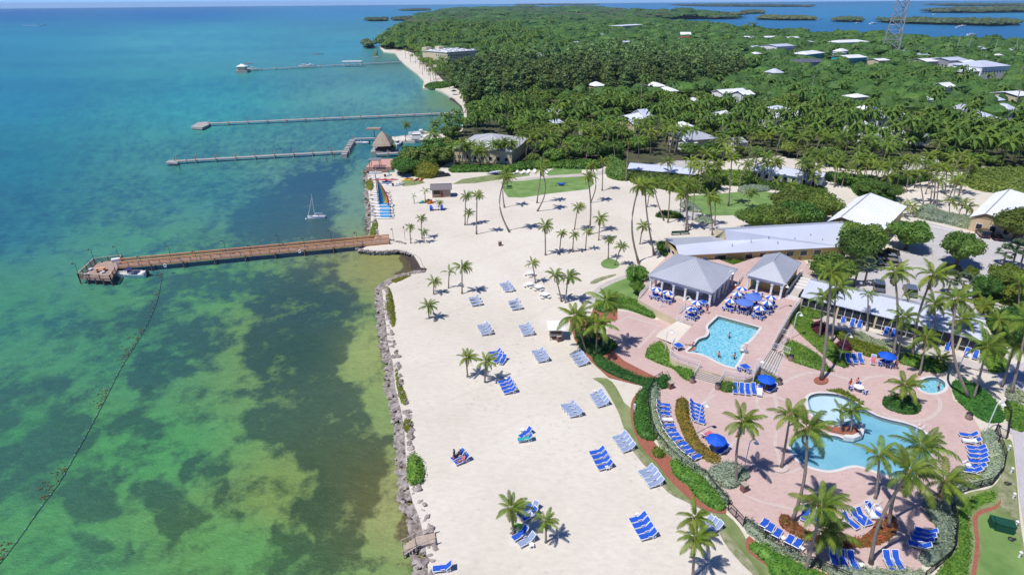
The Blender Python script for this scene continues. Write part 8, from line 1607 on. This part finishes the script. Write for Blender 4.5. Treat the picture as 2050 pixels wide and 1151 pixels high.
for i in range(16): midpalm(G(908+i*8+bs.uniform(-4, 4), bs.uniform(322, 338)), bs.uniform(5.5, 7.6), 'coconut palm in the dense clump in front of the grey marina shed', 'palms in front of the marina shed', bs, 3.2)
for p in ((812, 118), (822, 125), (832, 128), (840, 138), (850, 142), (846, 150), (858, 152), (868, 160), (862, 164), (826, 112), (838, 120), (874, 168), (900, 178), (818, 108), (836, 116), (846, 124), (856, 134), (866, 142), (876, 152), (886, 160), (850, 130), (862, 148), (872, 158), (828, 106), (896, 166), (842, 132), (854, 140)): midpalm(G(*p), bs.uniform(6, 9), 'coconut palm on the sand of the far beach below the cream hotel block', 'palms on the far beach', bs, 3.)
r_ = random.Random(21); XP = [W([(1350, 350), (1500, 352), (1640, 362), (1760, 350), (1940, 352), (1930, 400), (1860, 408), (1790, 380), (1700, 372), (1600, 384), (1500, 374), (1440, 385), (1380, 395), (1330, 385), (1270, 362)])]
k = 0
while k < 58:
    q = G(r_.uniform(1260, 1950), r_.uniform(345, 408))
    if inside(q, XP[0]): midpalm(q, r_.uniform(5.5, 9.5), 'coconut palm among the shrubs between the low buildings and the white halls', 'palms among the inland shrubs', r_, r_.uniform(2.6, 3.3)); k += 1
# red flowering crowns
for p, lb_ in (((1905, 163), 'orange red flowering tree in the dark trees below the marina'), ((1696, 178), 'orange flowering tree left of centre in the right hand woods'), ((1800, 155), 'small orange flowering tree below the radio mast')): tree(p, 24, lb_, 7.5, 0, crown_mesh('crown', lobes_for(4.2, 6.5, 6, rng), 500, .45, 5, M('orange_blossom', S(200, 90, 50, .6), .8, .5, 2)))
SilvC = crown_mesh('crown', lobes_for(4.2, 5.5, 6, rng), 700, .4, 6, SLeaf, .5, .9)
for p, lb_ in (((1633, 250), 'silver leaved palm like tree left of a pair in the grove'), ((1658, 250), 'silver leaved palm like tree right of a pair in the grove'), ((1748, 240), 'silver leaved tree beside the grey roof'), ((1912, 238), 'silver leaved tree left of the pyramid roofed villa'), ((1066, 256), 'silver leaved tree right of the boat shed')): tree(p, 30, lb_, 6.5, 0, SilvC)
# far beach: umbrella, hedge
hedge('bright green hedge at the end of the far pocket beach', [(850, 176), (866, 170), (905, 168), (908, 172), (880, 178)], 2., HLeaf, leaf=.35, dens=3)
t = thing('beach_umbrella', 'small dark umbrella on the far pocket beach', 'umbrella', G(909, 190)); MB().lathe([(2.2, 2.1), (.2, 3)], 8).build('canopy', Dark, t); MB().tube([(0, 0, 0), (0, 0, 2.5)], .08, 5).build('pole', Wt, t)
# ring of mulch and kerb under the plaza palm
sheet('mulch_circle', [(1644+15*math.cos(a), 761+8.*math.sin(a)) for a in np.linspace(0, 6.283, 20)[:-1]], Mulch, ZP)
for c, r_ in (((1564, 936), 16), ((1752, 1000), 16), ((1744, 1130), 17)): sheet('pale_circle', [(c[0]+r_*math.cos(a), c[1]+r_*.6*math.sin(a)) for a in np.linspace(0, 6.283, 20)[:-1]], mBand, ZP)
sheet('planter_soil', curve([(1640, 851), (1672, 855), (1700, 852), (1716, 858), (1716, 870), (1690, 868), (1660, 862)], 2), Mulch, ZP)
sheet('garden_mulch', [(1605, 655), (1625, 650), (1660, 680), (1720, 710), (1730, 725), (1700, 716), (1650, 695)], Mulch, .0)
sheet('patio', [(1625, 615), (1700, 650), (1800, 680), (1900, 705), (1980, 735), (1975, 745), (1890, 722), (1800, 705), (1720, 680), (1650, 650)], Conc, 0)
# scattered prints and weed flecks on the sand are in the sand material itself
# ------------------------------------------------------------------ sea haze
HAZE = 1
if HAZE:
    mh = bpy.data.materials.new('haze'); mh.use_nodes = True; n = mh.node_tree; n.nodes.clear(); v = n.nodes.new('ShaderNodeVolumePrincipled'); v.inputs['Color'].default_value = (.5, .72, 1, 1); v.inputs['Density'].default_value = 5e-5; v.inputs['Anisotropy'].default_value = .2
    mo = n.nodes.new('ShaderNodeOutputMaterial'); n.links.new(v.outputs[0], mo.inputs['Volume']); R_ = 21000
    hz = MB().box(-R_*1.2, R_*1.2, -300, R_, -3.4, 112).build('haze', mh); tag(hz, kind='stuff'); hz.visible_shadow = True
print('objects', len(bpy.data.objects))
